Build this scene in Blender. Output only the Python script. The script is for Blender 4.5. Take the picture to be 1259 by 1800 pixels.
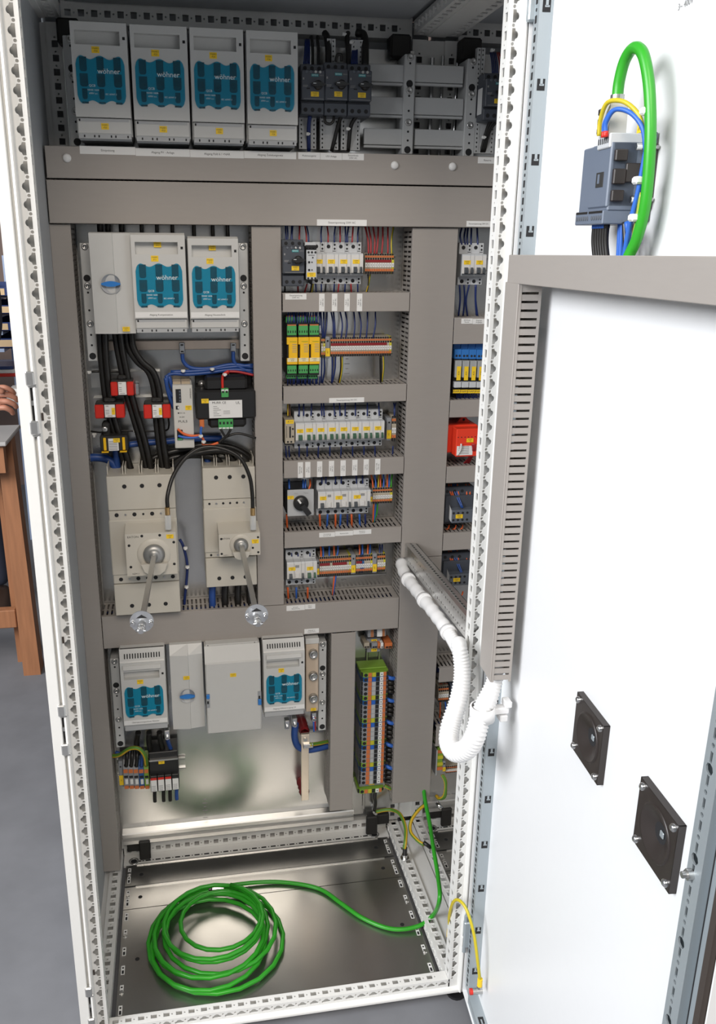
import bpy, math, random
from mathutils import Vector, Matrix
random.seed(7)
for _o in list(bpy.data.objects): bpy.data.objects.remove(_o)
S = 0.001                      # all modelling below is in millimetres
SC = bpy.context.scene
COL = SC.collection

# ------------------------------------------------------------------ camera
CAM = Vector((240.5, -1330.8, 1544.45))
RIGHT = Vector((0.98540795, -0.17009497, 0.00623404))
FWD = Vector((0.16446206, 0.94205973, -0.29236226))
UPV = Vector((0.04385651, 0.28912136, 0.95628732))
FPX, PX0, PY0 = 1480.03, 629.5 - 60.93, 900 - 18.29
_c = bpy.data.cameras.new('camera'); cam = bpy.data.objects.new('camera', _c); COL.objects.link(cam)
_m = Matrix.Identity(4)
for i in range(3):
    _m[i][0], _m[i][1], _m[i][2], _m[i][3] = RIGHT[i], UPV[i], -FWD[i], CAM[i]*S
cam.matrix_world = _m
_c.sensor_fit = 'VERTICAL'; _c.sensor_height = 36.0; _c.lens = 36.0*FPX/1800.0
_c.shift_x = 60.93/1800.0; _c.shift_y = -18.29/1800.0
_c.clip_start = 0.02; _c.clip_end = 60
SC.camera = cam

# ------------------------------------------------------------------ world and lights
w = bpy.data.worlds.new('workshop_light'); SC.world = w; w.use_nodes = True
w.node_tree.nodes['Background'].inputs[0].default_value = (0.93, 0.96, 1.0, 1)
w.node_tree.nodes['Background'].inputs[1].default_value = 0.17
def area(name, loc, target, sx, sy, power, col):
    l = bpy.data.lights.new(name, 'AREA'); l.shape = 'RECTANGLE'; l.size = sx; l.size_y = sy; l.energy = power; l.color = col
    o = bpy.data.objects.new(name, l); COL.objects.link(o)
    o.location = loc
    o.rotation_euler = (Vector(target)-Vector(loc)).to_track_quat('-Z', 'Y').to_euler()
    return o
area('window_daylight', (-3.4, -1.7, 3.1), (0.7, -0.2, 0.9), 3.2, 2.0, 295, (0.97, 0.98, 1.0))
area('hall_ceiling_light', (0.2, -3.5, 4.0), (0.4, 0.3, 0.6), 2.4, 1.6, 112, (1.0, 0.90, 0.79))
SC.view_settings.view_transform = 'Standard'
try: SC.view_settings.look = 'None'
except Exception: pass
SC.view_settings.gamma = 1.0
SC.view_settings.use_curve_mapping = False
SC.view_settings.exposure = 0.24

# ------------------------------------------------------------------ pixel -> point on a plane of known depth
def ray(u, v): return RIGHT*((u-PX0)/FPX) + FWD + UPV*(-(v-PY0)/FPX)
def P(u, v, Y):
    d = ray(u, v); return CAM + d*((Y-CAM.y)/d.y)
def PZ(u, v, Z):
    d = ray(u, v); return CAM + d*((Z-CAM.z)/d.z)
def RC(u0, v0, u1, v1, Y):
    um, vm = (u0+u1)/2, (v0+v1)/2
    return P(u0, vm, Y).x, P(u1, vm, Y).x, P(um, v1, Y).z, P(um, v0, Y).z     # x0 x1 z0 z1
DA = math.radians(4.2)
DO = Vector((799.5, -36.0, 0)); DE = Vector((-math.sin(DA), -math.cos(DA), 0)); DN = Vector((-math.cos(DA), math.sin(DA), 0))
def W2D(p):
    q = p-DO; return Vector((q.dot(DE), -q.dot(DN), p.z))          # world -> door frame
def D2W(p): return DO + DE*p[0] - DN*p[1] + Vector((0, 0, p[2]))

# ------------------------------------------------------------------ materials
MAT = {}
def mat(name, col, rough=0.5, metal=0.0, noise=0.0, scale=40.0, bump=0.0, stretch=None, coat=0.0, alpha=1.0, rnoise=0.0, trans=0.0):
    m = bpy.data.materials.new(name); m.use_nodes = True; nt = m.node_tree; b = nt.nodes['Principled BSDF']
    b.inputs['Base Color'].default_value = (*col, 1); b.inputs['Roughness'].default_value = rough; b.inputs['Metallic'].default_value = metal
    if coat: b.inputs['Coat Weight'].default_value = coat
    if alpha < 1: b.inputs['Alpha'].default_value = alpha
    if trans: b.inputs['Transmission Weight'].default_value = trans
    if noise or bump or rnoise:
        tc = nt.nodes.new('ShaderNodeTexCoord'); mp = nt.nodes.new('ShaderNodeMapping'); nz = nt.nodes.new('ShaderNodeTexNoise')
        nt.links.new(tc.outputs['Object'], mp.inputs['Vector']); nt.links.new(mp.outputs['Vector'], nz.inputs['Vector'])
        if stretch: mp.inputs['Scale'].default_value = stretch
        nz.inputs['Scale'].default_value = scale; nz.inputs['Detail'].default_value = 4
        if noise:
            mx = nt.nodes.new('ShaderNodeMix'); mx.data_type = 'RGBA'
            mx.inputs[6].default_value = (*[c*(1-noise) for c in col], 1); mx.inputs[7].default_value = (*[min(1, c*(1+noise)) for c in col], 1)
            nt.links.new(nz.outputs['Fac'], mx.inputs[0]); nt.links.new(mx.outputs[2], b.inputs['Base Color'])
        if rnoise:
            mr = nt.nodes.new('ShaderNodeMapRange'); mr.inputs['To Min'].default_value = rough-rnoise; mr.inputs['To Max'].default_value = rough+rnoise
            nt.links.new(nz.outputs['Fac'], mr.inputs['Value']); nt.links.new(mr.outputs['Result'], b.inputs['Roughness'])
        if bump:
            bp = nt.nodes.new('ShaderNodeBump'); bp.inputs['Strength'].default_value = bump; bp.inputs['Distance'].default_value = 0.001
            nt.links.new(nz.outputs['Fac'], bp.inputs['Height']); nt.links.new(bp.outputs['Normal'], b.inputs['Normal'])
    MAT[name] = m; return m
mat('white', (0.72, 0.72, 0.70), 0.38, noise=0.02, scale=90, bump=0.05)
mat('door_white', (0.80, 0.81, 0.82), 0.35, noise=0.01, scale=60, bump=0.04)
mat('panel_grey', (0.44, 0.46, 0.48), 0.45, noise=0.03, scale=60)
mat('duct', (0.335, 0.308, 0.285), 0.45, noise=0.03, scale=30, stretch=(1, 1, 6))
mat('duct_dark', (0.30, 0.275, 0.255), 0.5)
mat('zinc', (0.60, 0.60, 0.59), 0.24, 0.92, noise=0.10, scale=22, rnoise=0.07)
mat('zinc_floor', (0.42, 0.415, 0.40), 0.32, 0.95, noise=0.12, scale=9, rnoise=0.08)
mat('zinc_bright', (0.58, 0.58, 0.57), 0.30, 0.9, noise=0.06, scale=40)
mat('zinc_matt', (0.42, 0.47, 0.50), 0.45, 0.55, noise=0.06, scale=14, stretch=(1, 1, 0.3))
mat('steel', (0.52, 0.52, 0.51), 0.32, 0.95)
mat('disc_grey', (0.36, 0.36, 0.35), 0.42, 0.75)
mat('chrome', (0.72, 0.72, 0.72), 0.2, 1.0)
mat('disc_plate', (0.60, 0.62, 0.65), 0.3, 0.8)
mat('tin_copper', (0.72, 0.60, 0.50), 0.35, 0.9, noise=0.08, scale=20)
mat('tin_bar', (0.80, 0.70, 0.58), 0.32, 0.7, noise=0.06, scale=30)
mat('brass', (0.55, 0.36, 0.16), 0.35, 0.8)
mat('rubber', (0.012, 0.011, 0.010), 0.6)
mat('seal_brown', (0.045, 0.035, 0.03), 0.7)
mat('hole', (0.015, 0.015, 0.017), 0.8)
mat('busbar_grey', (0.53, 0.54, 0.54), 0.45, noise=0.03, scale=20, stretch=(0.3, 1, 6))
mat('woh', (0.56, 0.56, 0.545), 0.38, noise=0.02, scale=50)
mat('woh_grey', (0.42, 0.43, 0.44), 0.45)
mat('teal', (0.0, 0.27, 0.43), 0.45)
mat('teal_clear', (0.0, 0.23, 0.37), 0.38, alpha=0.14)
mat('teal_dark', (0.002, 0.018, 0.03), 0.4)
mat('blue_knob', (0.03, 0.20, 0.58), 0.35)
mat('cream', (0.56, 0.53, 0.465), 0.42, noise=0.02, scale=40)
mat('cream_warm', (0.55, 0.45, 0.35), 0.45)
mat('siemens', (0.060, 0.068, 0.085), 0.42, noise=0.05, scale=60)
mat('siemens_mid', (0.11, 0.125, 0.15), 0.4)
mat('siemens_blue', (0.135, 0.165, 0.22), 0.38, noise=0.03, scale=40)
mat('black', (0.013, 0.013, 0.014), 0.38)
mat('black_matt', (0.02, 0.019, 0.018), 0.6)
mat('petrol', (0.02, 0.28, 0.30), 0.4)
mat('mcb', (0.55, 0.57, 0.59), 0.4)
mat('mcb_white', (0.68, 0.67, 0.65), 0.38)
mat('mcb_dark', (0.075, 0.085, 0.095), 0.4)
mat('mcb_green', (0.05, 0.12, 0.075), 0.4)
mat('yellow', (0.90, 0.60, 0.02), 0.45)
mat('yellow_relay', (0.90, 0.52, 0.01), 0.4)
mat('cream_label', (0.80, 0.72, 0.45), 0.4)
mat('paper', (0.78, 0.78, 0.77), 0.5)
mat('ink', (0.03, 0.03, 0.03), 0.6)
mat('ink_grey', (0.28, 0.28, 0.28), 0.6)
mat('ink_white', (0.75, 0.80, 0.82), 0.5)
mat('grn_plug', (0.07, 0.36, 0.10), 0.4)
mat('orange', (0.62, 0.17, 0.05), 0.4)
mat('orange_dull', (0.42, 0.16, 0.06), 0.45)
mat('dark_red', (0.25, 0.015, 0.02), 0.4)
mat('red', (0.62, 0.025, 0.015), 0.35)
mat('red_bright', (0.80, 0.05, 0.02), 0.35)
mat('term_grey', (0.26, 0.27, 0.29), 0.45)
mat('term_beige', (0.42, 0.37, 0.29), 0.45)
mat('term_blue', (0.015, 0.09, 0.28), 0.4)
mat('term_green', (0.20, 0.36, 0.04), 0.4)
mat('term_yellow', (0.55, 0.50, 0.03), 0.4)
mat('relay_blue', (0.03, 0.17, 0.50), 0.4)
mat('w_blue', (0.012, 0.028, 0.14), 0.4)
mat('w_bblue', (0.03, 0.13, 0.52), 0.4)
mat('w_mblue', (0.02, 0.07, 0.28), 0.4)
mat('w_red', (0.38, 0.02, 0.025), 0.4)
mat('w_orange', (0.75, 0.13, 0.03), 0.4)
mat('w_black', (0.012, 0.011, 0.010), 0.36)
mat('w_green', (0.035, 0.33, 0.02), 0.36)
mat('w_white', (0.7, 0.7, 0.68), 0.4)
mat('w_brown', (0.13, 0.05, 0.025), 0.4)
mat('cable_green', (0.03, 0.34, 0.02), 0.33, noise=0.05, scale=60)
mat('hose', (0.78, 0.78, 0.78), 0.35)
mat('tie', (0.78, 0.78, 0.76), 0.4)
mat('switch_grey', (0.45, 0.46, 0.47), 0.4)
mat('clear', (0.8, 0.82, 0.82), 0.1, alpha=0.45)
mat('psu', (0.60, 0.59, 0.555), 0.4)
mat('psu_wood', (0.42, 0.34, 0.24), 0.6)
mat('vent_black', (0.028, 0.022, 0.020), 0.38)
mat('concrete', (0.165, 0.17, 0.185), 0.75, noise=0.22, scale=9, bump=0.2)
mat('wood', (0.32, 0.14, 0.065), 0.5, noise=0.3, scale=9, stretch=(9, 9, 0.7))
mat('wood_top', (0.40, 0.22, 0.12), 0.5, noise=0.3, scale=8, stretch=(0.7, 9, 9))
mat('bin_blue', (0.02, 0.045, 0.17), 0.4)
mat('bin_shelf', (0.42, 0.52, 0.72), 0.4)
mat('bin_card', (0.72, 0.52, 0.30), 0.6)
mat('wall_paint', (0.22, 0.16, 0.14), 0.8, noise=0.2, scale=3)
mat('grey_sheet', (0.42, 0.41, 0.40), 0.45)
mat('skin', (0.45, 0.20, 0.13), 0.5, noise=0.08, scale=60)
mat('cloth', (0.03, 0.035, 0.06), 0.85)
mat('leather', (0.05, 0.03, 0.022), 0.45)
# yellow-green striped protective-earth insulation: stripes painted along the run
def stripe(name, a, b_, freq=1.0):
    m = bpy.data.materials.new(name); m.use_nodes = True; nt = m.node_tree; b = nt.nodes['Principled BSDF']; b.inputs['Roughness'].default_value = 0.38
    at = nt.nodes.new('ShaderNodeUVMap'); sx = nt.nodes.new('ShaderNodeSeparateXYZ'); gt = nt.nodes.new('ShaderNodeMath'); gt.operation = 'GREATER_THAN'; gt.inputs[1].default_value = freq
    nt.links.new(at.outputs['UV'], sx.inputs[0]); nt.links.new(sx.outputs['X'], gt.inputs[0])
    mx = nt.nodes.new('ShaderNodeMix'); mx.data_type = 'RGBA'; mx.inputs[6].default_value = (*a, 1); mx.inputs[7].default_value = (*b_, 1)
    nt.links.new(gt.outputs[0], mx.inputs[0]); nt.links.new(mx.outputs[2], b.inputs['Base Color']); MAT[name] = m
stripe('pe', (0.66, 0.42, 0.02), (0.10, 0.24, 0.03), 0.72)
stripe('pe_bright', (0.55, 0.44, 0.02), (0.25, 0.40, 0.05), 0.85)

# ------------------------------------------------------------------ mesh builder
def ang(p): return math.atan2(p[1], p[0])
class MB:
    def __init__(s): s.v = []; s.f = []; s.mi = []; s.sm = []; s.mats = []; s.cur = 0; s.uv = {}
    def m(s, name):
        if name not in s.mats: s.mats.append(name)
        s.cur = s.mats.index(name); return s
    def add(s, vs, fs, smooth=False):
        o = len(s.v); s.v.extend([tuple(p) for p in vs])
        for f in fs: s.f.append(tuple(o+i for i in f)); s.mi.append(s.cur); s.sm.append(smooth)
        return o
    def box(s, x0, x1, y0, y1, z0, z1):
        s.add([(x0,y0,z0),(x1,y0,z0),(x1,y1,z0),(x0,y1,z0),(x0,y0,z1),(x1,y0,z1),(x1,y1,z1),(x0,y1,z1)],
              [(0,3,2,1),(4,5,6,7),(0,1,5,4),(1,2,6,5),(2,3,7,6),(3,0,4,7)]); return s
    def cbox(s, x0, x1, y0, y1, z0, z1, c=1.5):
        c = min(c, (x1-x0)*.45, (y1-y0)*.45, (z1-z0)*.45)
        lo = (x0,y0,z0); hi = (x1,y1,z1); cen = [(a+b)/2 for a, b in zip(lo, hi)]
        vs = []; idx = {}
        for sx in (0,1):
            for sy in (0,1):
                for sz in (0,1):
                    sg = (sx,sy,sz)
                    for a in range(3):
                        p = [0,0,0]
                        for k in range(3):
                            e = hi[k] if sg[k] else lo[k]
                            p[k] = e if k == a else (e-c if sg[k] else e+c)
                        idx[(sg,a)] = len(vs); vs.append(tuple(p))
        fs = []
        for a in range(3):
            b, d = [k for k in range(3) if k != a]
            for sa in (0,1):
                q = []
                for sb, sd in ((0,0),(1,0),(1,1),(0,1)):
                    sg = [0,0,0]; sg[a] = sa; sg[b] = sb; sg[d] = sd; q.append(idx[(tuple(sg),a)])
                fs.append(q)
        for a in range(3):
            b, d = [k for k in range(3) if k != a]
            for sb in (0,1):
                for sd in (0,1):
                    q = []
                    for sa, ty in ((0,b),(1,b),(1,d),(0,d)):
                        sg = [0,0,0]; sg[a] = sa; sg[b] = sb; sg[d] = sd; q.append(idx[(tuple(sg),ty)])
                    fs.append(q)
        for sx in (0,1):
            for sy in (0,1):
                for sz in (0,1): fs.append([idx[((sx,sy,sz),a)] for a in range(3)])
        out = []
        for q in fs:
            a, b, d = Vector(vs[q[0]]), Vector(vs[q[1]]), Vector(vs[q[2]])
            n = (b-a).cross(d-a); mid = sum((Vector(vs[i]) for i in q), Vector())/len(q)
            out.append(q if n.dot(mid-Vector(cen)) > 0 else q[::-1])
        s.add(vs, out); return s
    def prism(s, poly, a0, a1, axis='y', smooth=False):
        n = len(poly)
        def pt(p, a): return {'y': (p[0], a, p[1]), 'x': (a, p[0], p[1]), 'z': (p[0], p[1], a)}[axis]
        ar = sum(poly[i][0]*poly[(i+1)%n][1]-poly[(i+1)%n][0]*poly[i][1] for i in range(n))
        if (ar > 0) == (axis == 'y'): poly = poly   # winding handled below
        vs = [pt(p, a0) for p in poly]+[pt(p, a1) for p in poly]
        flip = (ar > 0) != (axis == 'y')
        side = [(i, (i+1)%n, n+(i+1)%n, n+i) for i in range(n)]; c0 = tuple(range(n)); c1 = tuple(range(2*n-1, n-1, -1))
        if flip: side = [f[::-1] for f in side]; c0 = c0[::-1]; c1 = c1[::-1]
        if axis == 'y': side = [f for f in side]
        o = s.add(vs, [c0, c1]); 
        for f in side: s.f.append(tuple(o+i for i in f)); s.mi.append(s.cur); s.sm.append(smooth)
        return s
    def cyl(s, c, r, a0, a1, axis='y', n=14, r1=None, cap=True):
        r1 = r if r1 is None else r1
        vs = []
        for a, rr in ((a0, r), (a1, r1)):
            for i in range(n):
                t = 2*math.pi*i/n; p = (c[0]+rr*math.cos(t), c[1]+rr*math.sin(t))
                vs.append({'y': (p[0], a, p[1]), 'x': (a, p[0], p[1]), 'z': (p[0], p[1], a)}[axis])
        fs = [(i, (i+1)%n, n+(i+1)%n, n+i) for i in range(n)]
        s.add(vs, fs, True)
        if cap: s.add(vs[:n], [tuple(range(n))]); s.add(vs[n:], [tuple(range(n-1,-1,-1))])
        return s
    def lathe(s, c, prof, axis='y', n=20):
        vs = []
        for a, r in prof:
            for i in range(n):
                t = 2*math.pi*i/n; p = (c[0]+r*math.cos(t), c[1]+r*math.sin(t))
                vs.append({'y': (p[0], a, p[1]), 'x': (a, p[0], p[1]), 'z': (p[0], p[1], a)}[axis])
        fs = []
        for k in range(len(prof)-1):
            for i in range(n): fs.append((k*n+i, k*n+(i+1)%n, (k+1)*n+(i+1)%n, (k+1)*n+i))
        s.add(vs, fs, True); return s
    def tube(s, pts, r, n=8, cap=True, radii=None):
        pts = [Vector(p) for p in pts]; N = len(pts); rings = []
        t0 = (pts[1]-pts[0]).normalized(); up = Vector((0,0,1)) if abs(t0.z) < .9 else Vector((1,0,0))
        nx = t0.cross(up).normalized()
        base = len(s.v)
        for i in range(N):
            t = (pts[min(i+1,N-1)]-pts[max(i-1,0)])
            if t.length < 1e-6: t = t0
            t.normalize(); nx = (nx-t*nx.dot(t))
            if nx.length < 1e-6: nx = t.orthogonal()
            nx.normalize(); ny = t.cross(nx); rr = radii[i] if radii else r
            for k in range(n):
                a = 2*math.pi*k/n; s.v.append(tuple(pts[i]+nx*(rr*math.cos(a))+ny*(rr*math.sin(a))))
        for i in range(N-1):
            for k in range(n):
                s.uv[len(s.f)] = k/n
                s.f.append((base+i*n+k, base+i*n+(k+1)%n, base+(i+1)*n+(k+1)%n, base+(i+1)*n+k)); s.mi.append(s.cur); s.sm.append(True)
        if cap:
            s.f.append(tuple(base+k for k in range(n-1,-1,-1))); s.mi.append(s.cur); s.sm.append(False)
            s.f.append(tuple(base+(N-1)*n+k for k in range(n))); s.mi.append(s.cur); s.sm.append(False)
        return s
    def quad(s, a, b, c, d): s.add([a,b,c,d], [(0,1,2,3)]); return s
    def holed(s, O, U, V, rect, hole, depth=1.5, back=None):
        """flat cell rect=(u0,u1,v0,v1) of the plane O+uU+vV with a star-shaped hole, hole walls going along U x V"""
        O, U, V = Vector(O), Vector(U), Vector(V); Nn = U.cross(V).normalized()
        u0,u1,v0,v1 = rect; cx = sum(p[0] for p in hole)/len(hole); cy = sum(p[1] for p in hole)/len(hole)
        rp = [(u0,v0),(u1,v0),(u1,v1),(u0,v1)]
        A = sorted(set([round(ang((p[0]-cx,p[1]-cy)),6) for p in hole]+[round(ang((p[0]-cx,p[1]-cy)),6) for p in rp]))
        def hit(poly, a):
            dx, dy = math.cos(a), math.sin(a); best = None
            for i in range(len(poly)):
                p, q = poly[i], poly[(i+1)%len(poly)]; ex, ey = q[0]-p[0], q[1]-p[1]; den = dx*ey-dy*ex
                if abs(den) < 1e-12: continue
                px, py = p[0]-cx, p[1]-cy; t = (px*ey-py*ex)/den; w_ = (px*dy-py*dx)/den
                if t > 1e-9 and -1e-4 <= w_ <= 1+1e-4 and (best is None or t > best): best = t
            best = best or 0.0
            return (cx+dx*best, cy+dy*best)
        inn = [hit(hole, a) for a in A]; out = [hit(rp, a) for a in A]; n = len(A)
        g = lambda p, d=0: tuple(O+U*p[0]+V*p[1]+Nn*d)
        s.add([g(p) for p in out]+[g(p) for p in inn], [(i,(i+1)%n,n+(i+1)%n,n+i) for i in range(n)])
        s.add([g(p) for p in inn]+[g(p,depth) for p in inn], [(i,(i+1)%n,n+(i+1)%n,n+i) for i in range(n)])
        if back:
            k = s.cur; s.m(back); s.add([g(p,depth) for p in inn], [tuple(range(n))]); s.cur = k
        return s
    def mesh(s, name, org=(0,0,0)):
        me = bpy.data.meshes.new(name); ox, oy, oz = org
        me.from_pydata([((x-ox)*S,(y-oy)*S,(z-oz)*S) for x,y,z in s.v], [], s.f)
        for k in (s.mats or ['white']): me.materials.append(MAT[k])
        me.polygons.foreach_set('material_index', s.mi); me.polygons.foreach_set('use_smooth', s.sm)
        if s.uv:
            L = me.uv_layers.new(name='UVMap')
            for fi, val in s.uv.items():
                for li in me.polygons[fi].loop_indices: L.data[li].uv = (val, 0)
        me.update(); return me

# ------------------------------------------------------------------ scene graph
ORG = {}
def tag(o, label=None, cat=None, group=None, kind=None):
    if label: o['label'] = label
    if cat: o['category'] = cat
    if group: o['group'] = group
    if kind: o['kind'] = kind
    return o
def place(o, org, door):
    if door:
        o.location = D2W(org)*S; o.rotation_euler = (0, 0, math.atan2(DE.y, DE.x))
    else: o.location = Vector(org)*S
def thing(name, label, cat, org=(0,0,0), group=None, door=False, kind=None):
    o = bpy.data.objects.new(name, None); COL.objects.link(o); o.empty_display_size = 0.02
    place(o, org, door); ORG[o.name] = org
    return tag(o, label, cat, group, kind)
def part(name, mb, parent, label=None, kind=None):
    org = ORG[parent.name]; o = bpy.data.objects.new(name, mb.mesh(name, org)); COL.objects.link(o); o.parent = parent; ORG[o.name] = org
    return tag(o, label, None, None, kind)
def solo(name, mb, label=None, cat=None, group=None, kind=None, door=False, org=None):
    if org is None:
        xs, ys, zs = zip(*mb.v); org = ((min(xs)+max(xs))/2, (min(ys)+max(ys))/2, min(zs))
    o = bpy.data.objects.new(name, mb.mesh(name, org)); COL.objects.link(o); place(o, org, door); ORG[o.name] = org
    return tag(o, label, cat, group, kind)
def inst(name, me, loc, label=None, cat=None, group=None, parent=None):
    o = bpy.data.objects.new(name, me); COL.objects.link(o)
    if parent: o.parent = parent; o.location = (Vector(loc)-Vector(ORG[parent.name]))*S; ORG[o.name] = ORG[parent.name]
    else: o.location = Vector(loc)*S; ORG[o.name] = loc
    return tag(o, label, cat, group)

# ------------------------------------------------------------------ lettering
_tx = {}
def glyphs(t):
    if t not in _tx:
        c = bpy.data.curves.new('t', 'FONT'); c.body = t; c.size = 1.0; c.resolution_u = 2; c.align_x = 'CENTER'; c.align_y = 'CENTER'
        o = bpy.data.objects.new('t', c); COL.objects.link(o); dg = bpy.context.evaluated_depsgraph_get(); e = o.evaluated_get(dg); me = e.to_mesh()
        _tx[t] = ([tuple(v.co) for v in me.vertices], [tuple(p.vertices) for p in me.polygons]); e.to_mesh_clear()
        bpy.data.objects.remove(o); bpy.data.curves.remove(c)
    return _tx[t]
def put_text(mb, t, x, y, z, h, ink='ink', rot=0, sx=1.0):
    v, f = glyphs(t); mb.m(ink); c, s_ = math.cos(rot), math.sin(rot)
    mb.add([(x+h*(a*sx*c-b*s_), y, z+h*(a*sx*s_+b*c)) for a, b, _ in v], f)
def label_plate(parent, x, z, w_, h, y, lines, bg='yellow', ink='ink', name='label_plate', rot=0, fs=None, th=0.5):
    mb = MB(); mb.m(bg).box(x-w_/2, x+w_/2, y-th, y, z-h/2, z+h/2)
    n = len(lines); fs = fs or (0.78*(h if not rot else w_)/n)
    for i, t in enumerate(lines):
        d = ((n-1)/2-i)*fs*1.05
        if rot: put_text(mb, t, x-d, y-th-.15, z, fs, ink, math.pi/2)
        else: put_text(mb, t, x, y-th-.15, z+d, fs, ink)
    return part(name, mb, parent)

# ------------------------------------------------------------------ splines and wires
def smooth_path(pts, n=6):
    pts = [Vector(p) for p in pts]
    if len(pts) == 2: return [pts[0].lerp(pts[1], i/3) for i in range(4)]
    q = [pts[0]*2-pts[1]]+pts+[pts[-1]*2-pts[-2]]; out = []
    for i in range(1, len(q)-2):
        a, b, c, d = q[i-1:i+3]
        for k in range(n):
            t = k/n; out.append(0.5*((2*b)+(c-a)*t+(2*a-5*b+4*c-d)*t*t+(3*b-a-3*c+d)*t**3))
    out.append(pts[-1]); return out
def wire(pts, r, m, label, group=None, name='wire', n=6, sub=6, cat='wire', px=True):
    pp = [P(*p) for p in pts] if px else pts
    mb = MB(); mb.m(m).tube(smooth_path(pp, sub), r, n)
    return solo(name, mb, label, cat, group)
def circ(cx, cy, r, n=10): return [(cx+r*math.cos(2*math.pi*i/n), cy+r*math.sin(2*math.pi*i/n)) for i in range(n)]
def rect(cx, cy, w_, h): return [(cx-w_/2,cy-h/2),(cx+w_/2,cy-h/2),(cx+w_/2,cy+h/2),(cx-w_/2,cy+h/2)]
PLATE, DUCT = 535.0, 455.0
NTH = ['first','second','third','fourth','fifth','sixth','seventh','eighth','ninth','tenth','eleventh','twelfth','thirteenth','fourteenth','fifteenth','sixteenth','seventeenth','eighteenth','nineteenth','twentieth','twenty-first','twenty-second','twenty-third','twenty-fourth','twenty-fifth','twenty-sixth','twenty-seventh','twenty-eighth']
def nth(i, n): return 'leftmost' if i == 0 else 'rightmost' if i == n-1 else NTH[i]
# ================================================================== THE SETTING
mb = MB(); mb.m('concrete').box(-5000, 4000, -5000, 5200, -12, 8); solo('floor', mb, kind='structure')
mb = MB(); mb.m('wall_paint').box(-4200, 3800, 4300, 4420, 8, 3400); solo('wall_back', mb, kind='structure')

# ================================================================== ENCLOSURES
bay1 = thing('switch_cabinet', 'tall open light-grey cabinet with the fuse switches and its door swung right', 'cabinet', (400, 300, 8))
TREF_L = [(-5.6,0),(-5.1,2.3),(-3.7,4.2),(-1.6,5.1),(0.2,5.2),(0.0,8.7),(4.8,8.7),(4.8,-8.7),(0.0,-8.7),(0.2,-5.2),(-1.6,-5.1),(-3.7,-4.2),(-5.1,-2.3)]
Z0, Z1 = 30.0, 1992.0
def front_post(mir):
    mb = MB(); mb.m('white'); X = (lambda x: 800-x) if mir else (lambda x: x)
    sg = -1 if mir else 1
    # outer band, groove and rounded bead (closed cross-section extruded in z)
    prof = [(0,0),(17,0),(18,1.5),(18.5,9),(22,9),(22.3,2),(23.5,0),(26,-1),(28,0.5),(29.3,4),(29.6,11)]
    for (a, b) in zip(prof[:-1], prof[1:]):
        mb.quad((X(a[0]),a[1],Z0),(X(b[0]),b[1],Z0),(X(b[0]),b[1],Z1),(X(a[0]),a[1],Z1))
    # flange with system punchings at 25 mm
    nrow = 77
    zt = 1846.3+25*5
    for i in range(nrow):
        z = zt-25*i
        if z < Z0+9: break
        h = [(sg*p[0]+X(38.3), p[1]+z) for p in TREF_L]
        xs = sorted((X(29.6), X(49.5)))
        mb.holed((0,11,0),(1,0,0),(0,0,1),(xs[0],xs[1],z-9.2,z+9.2), h, -2.2)
        mb.holed((0,11,0),(1,0,0),(0,0,1),(xs[0],xs[1],z-15.8,z-9.2), circ(X(41.5), z-12.5, 2.5, 8), -2.2)
        # inner side face with slots
        mb.holed((X(49.5),0,0),(0,1,0),(0,0,1),(11,33,z-9.2,z+9.2), rect(21.5,z,9.5,13), -2.2*sg)
        mb.holed((X(49.5),0,0),(0,1,0),(0,0,1),(11,33,z-15.8,z-9.2), circ(24,z-12.5,1.7,6), -2.2*sg)
    zb = z-15.8 if z >= Z0+9 else z+25-15.8
    xs = sorted((X(29.6), X(49.5)))
    for za, zz in ((Z0, zb), (zt+9.2, Z1)):
        mb.quad((xs[0],11,za),(xs[1],11,za),(xs[1],11,zz),(xs[0],11,zz)); mb.quad((X(49.5),11,za),(X(49.5),33,za),(X(49.5),33,zz),(X(49.5),11,zz))
    xs = sorted((X(0), X(49.5))); mb.box(xs[0], xs[1], 33, 36, Z0, Z1); xs = sorted((X(0), X(2))); mb.box(xs[0], xs[1], 0.2, 34, Z0, Z1)
    return mb
def keeper(parent, z):
    m_ = MB(); m_.m('zinc_bright')
    for dz in (38, -38): m_.cbox(14, 27, -4, 7, z+dz-11, z+dz+11, 2); m_.cbox(16, 29, -1, 8, z+dz-14, z+dz-9, 1)
    m_.m('black').box(18.6, 21.5, 5, 8.5, z-28, z+28); m_.m('steel').cyl((20.5, z), 4, 2, 6, n=10)
    return part('lock_keeper', m_, parent)
pl = part('front_post', front_post(False), bay1); pr_ = part('front_post', front_post(True), bay1)
for z in (1309, 740, 128): keeper(pl, z)
m_ = MB(); m_.m('seal_brown')
for z in (1286, 905, 200): m_.box(30.2, 33.5, 9.8, 11.2, z-6, z+6)
part('slot_mark', m_, pl, kind='stuff')

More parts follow.
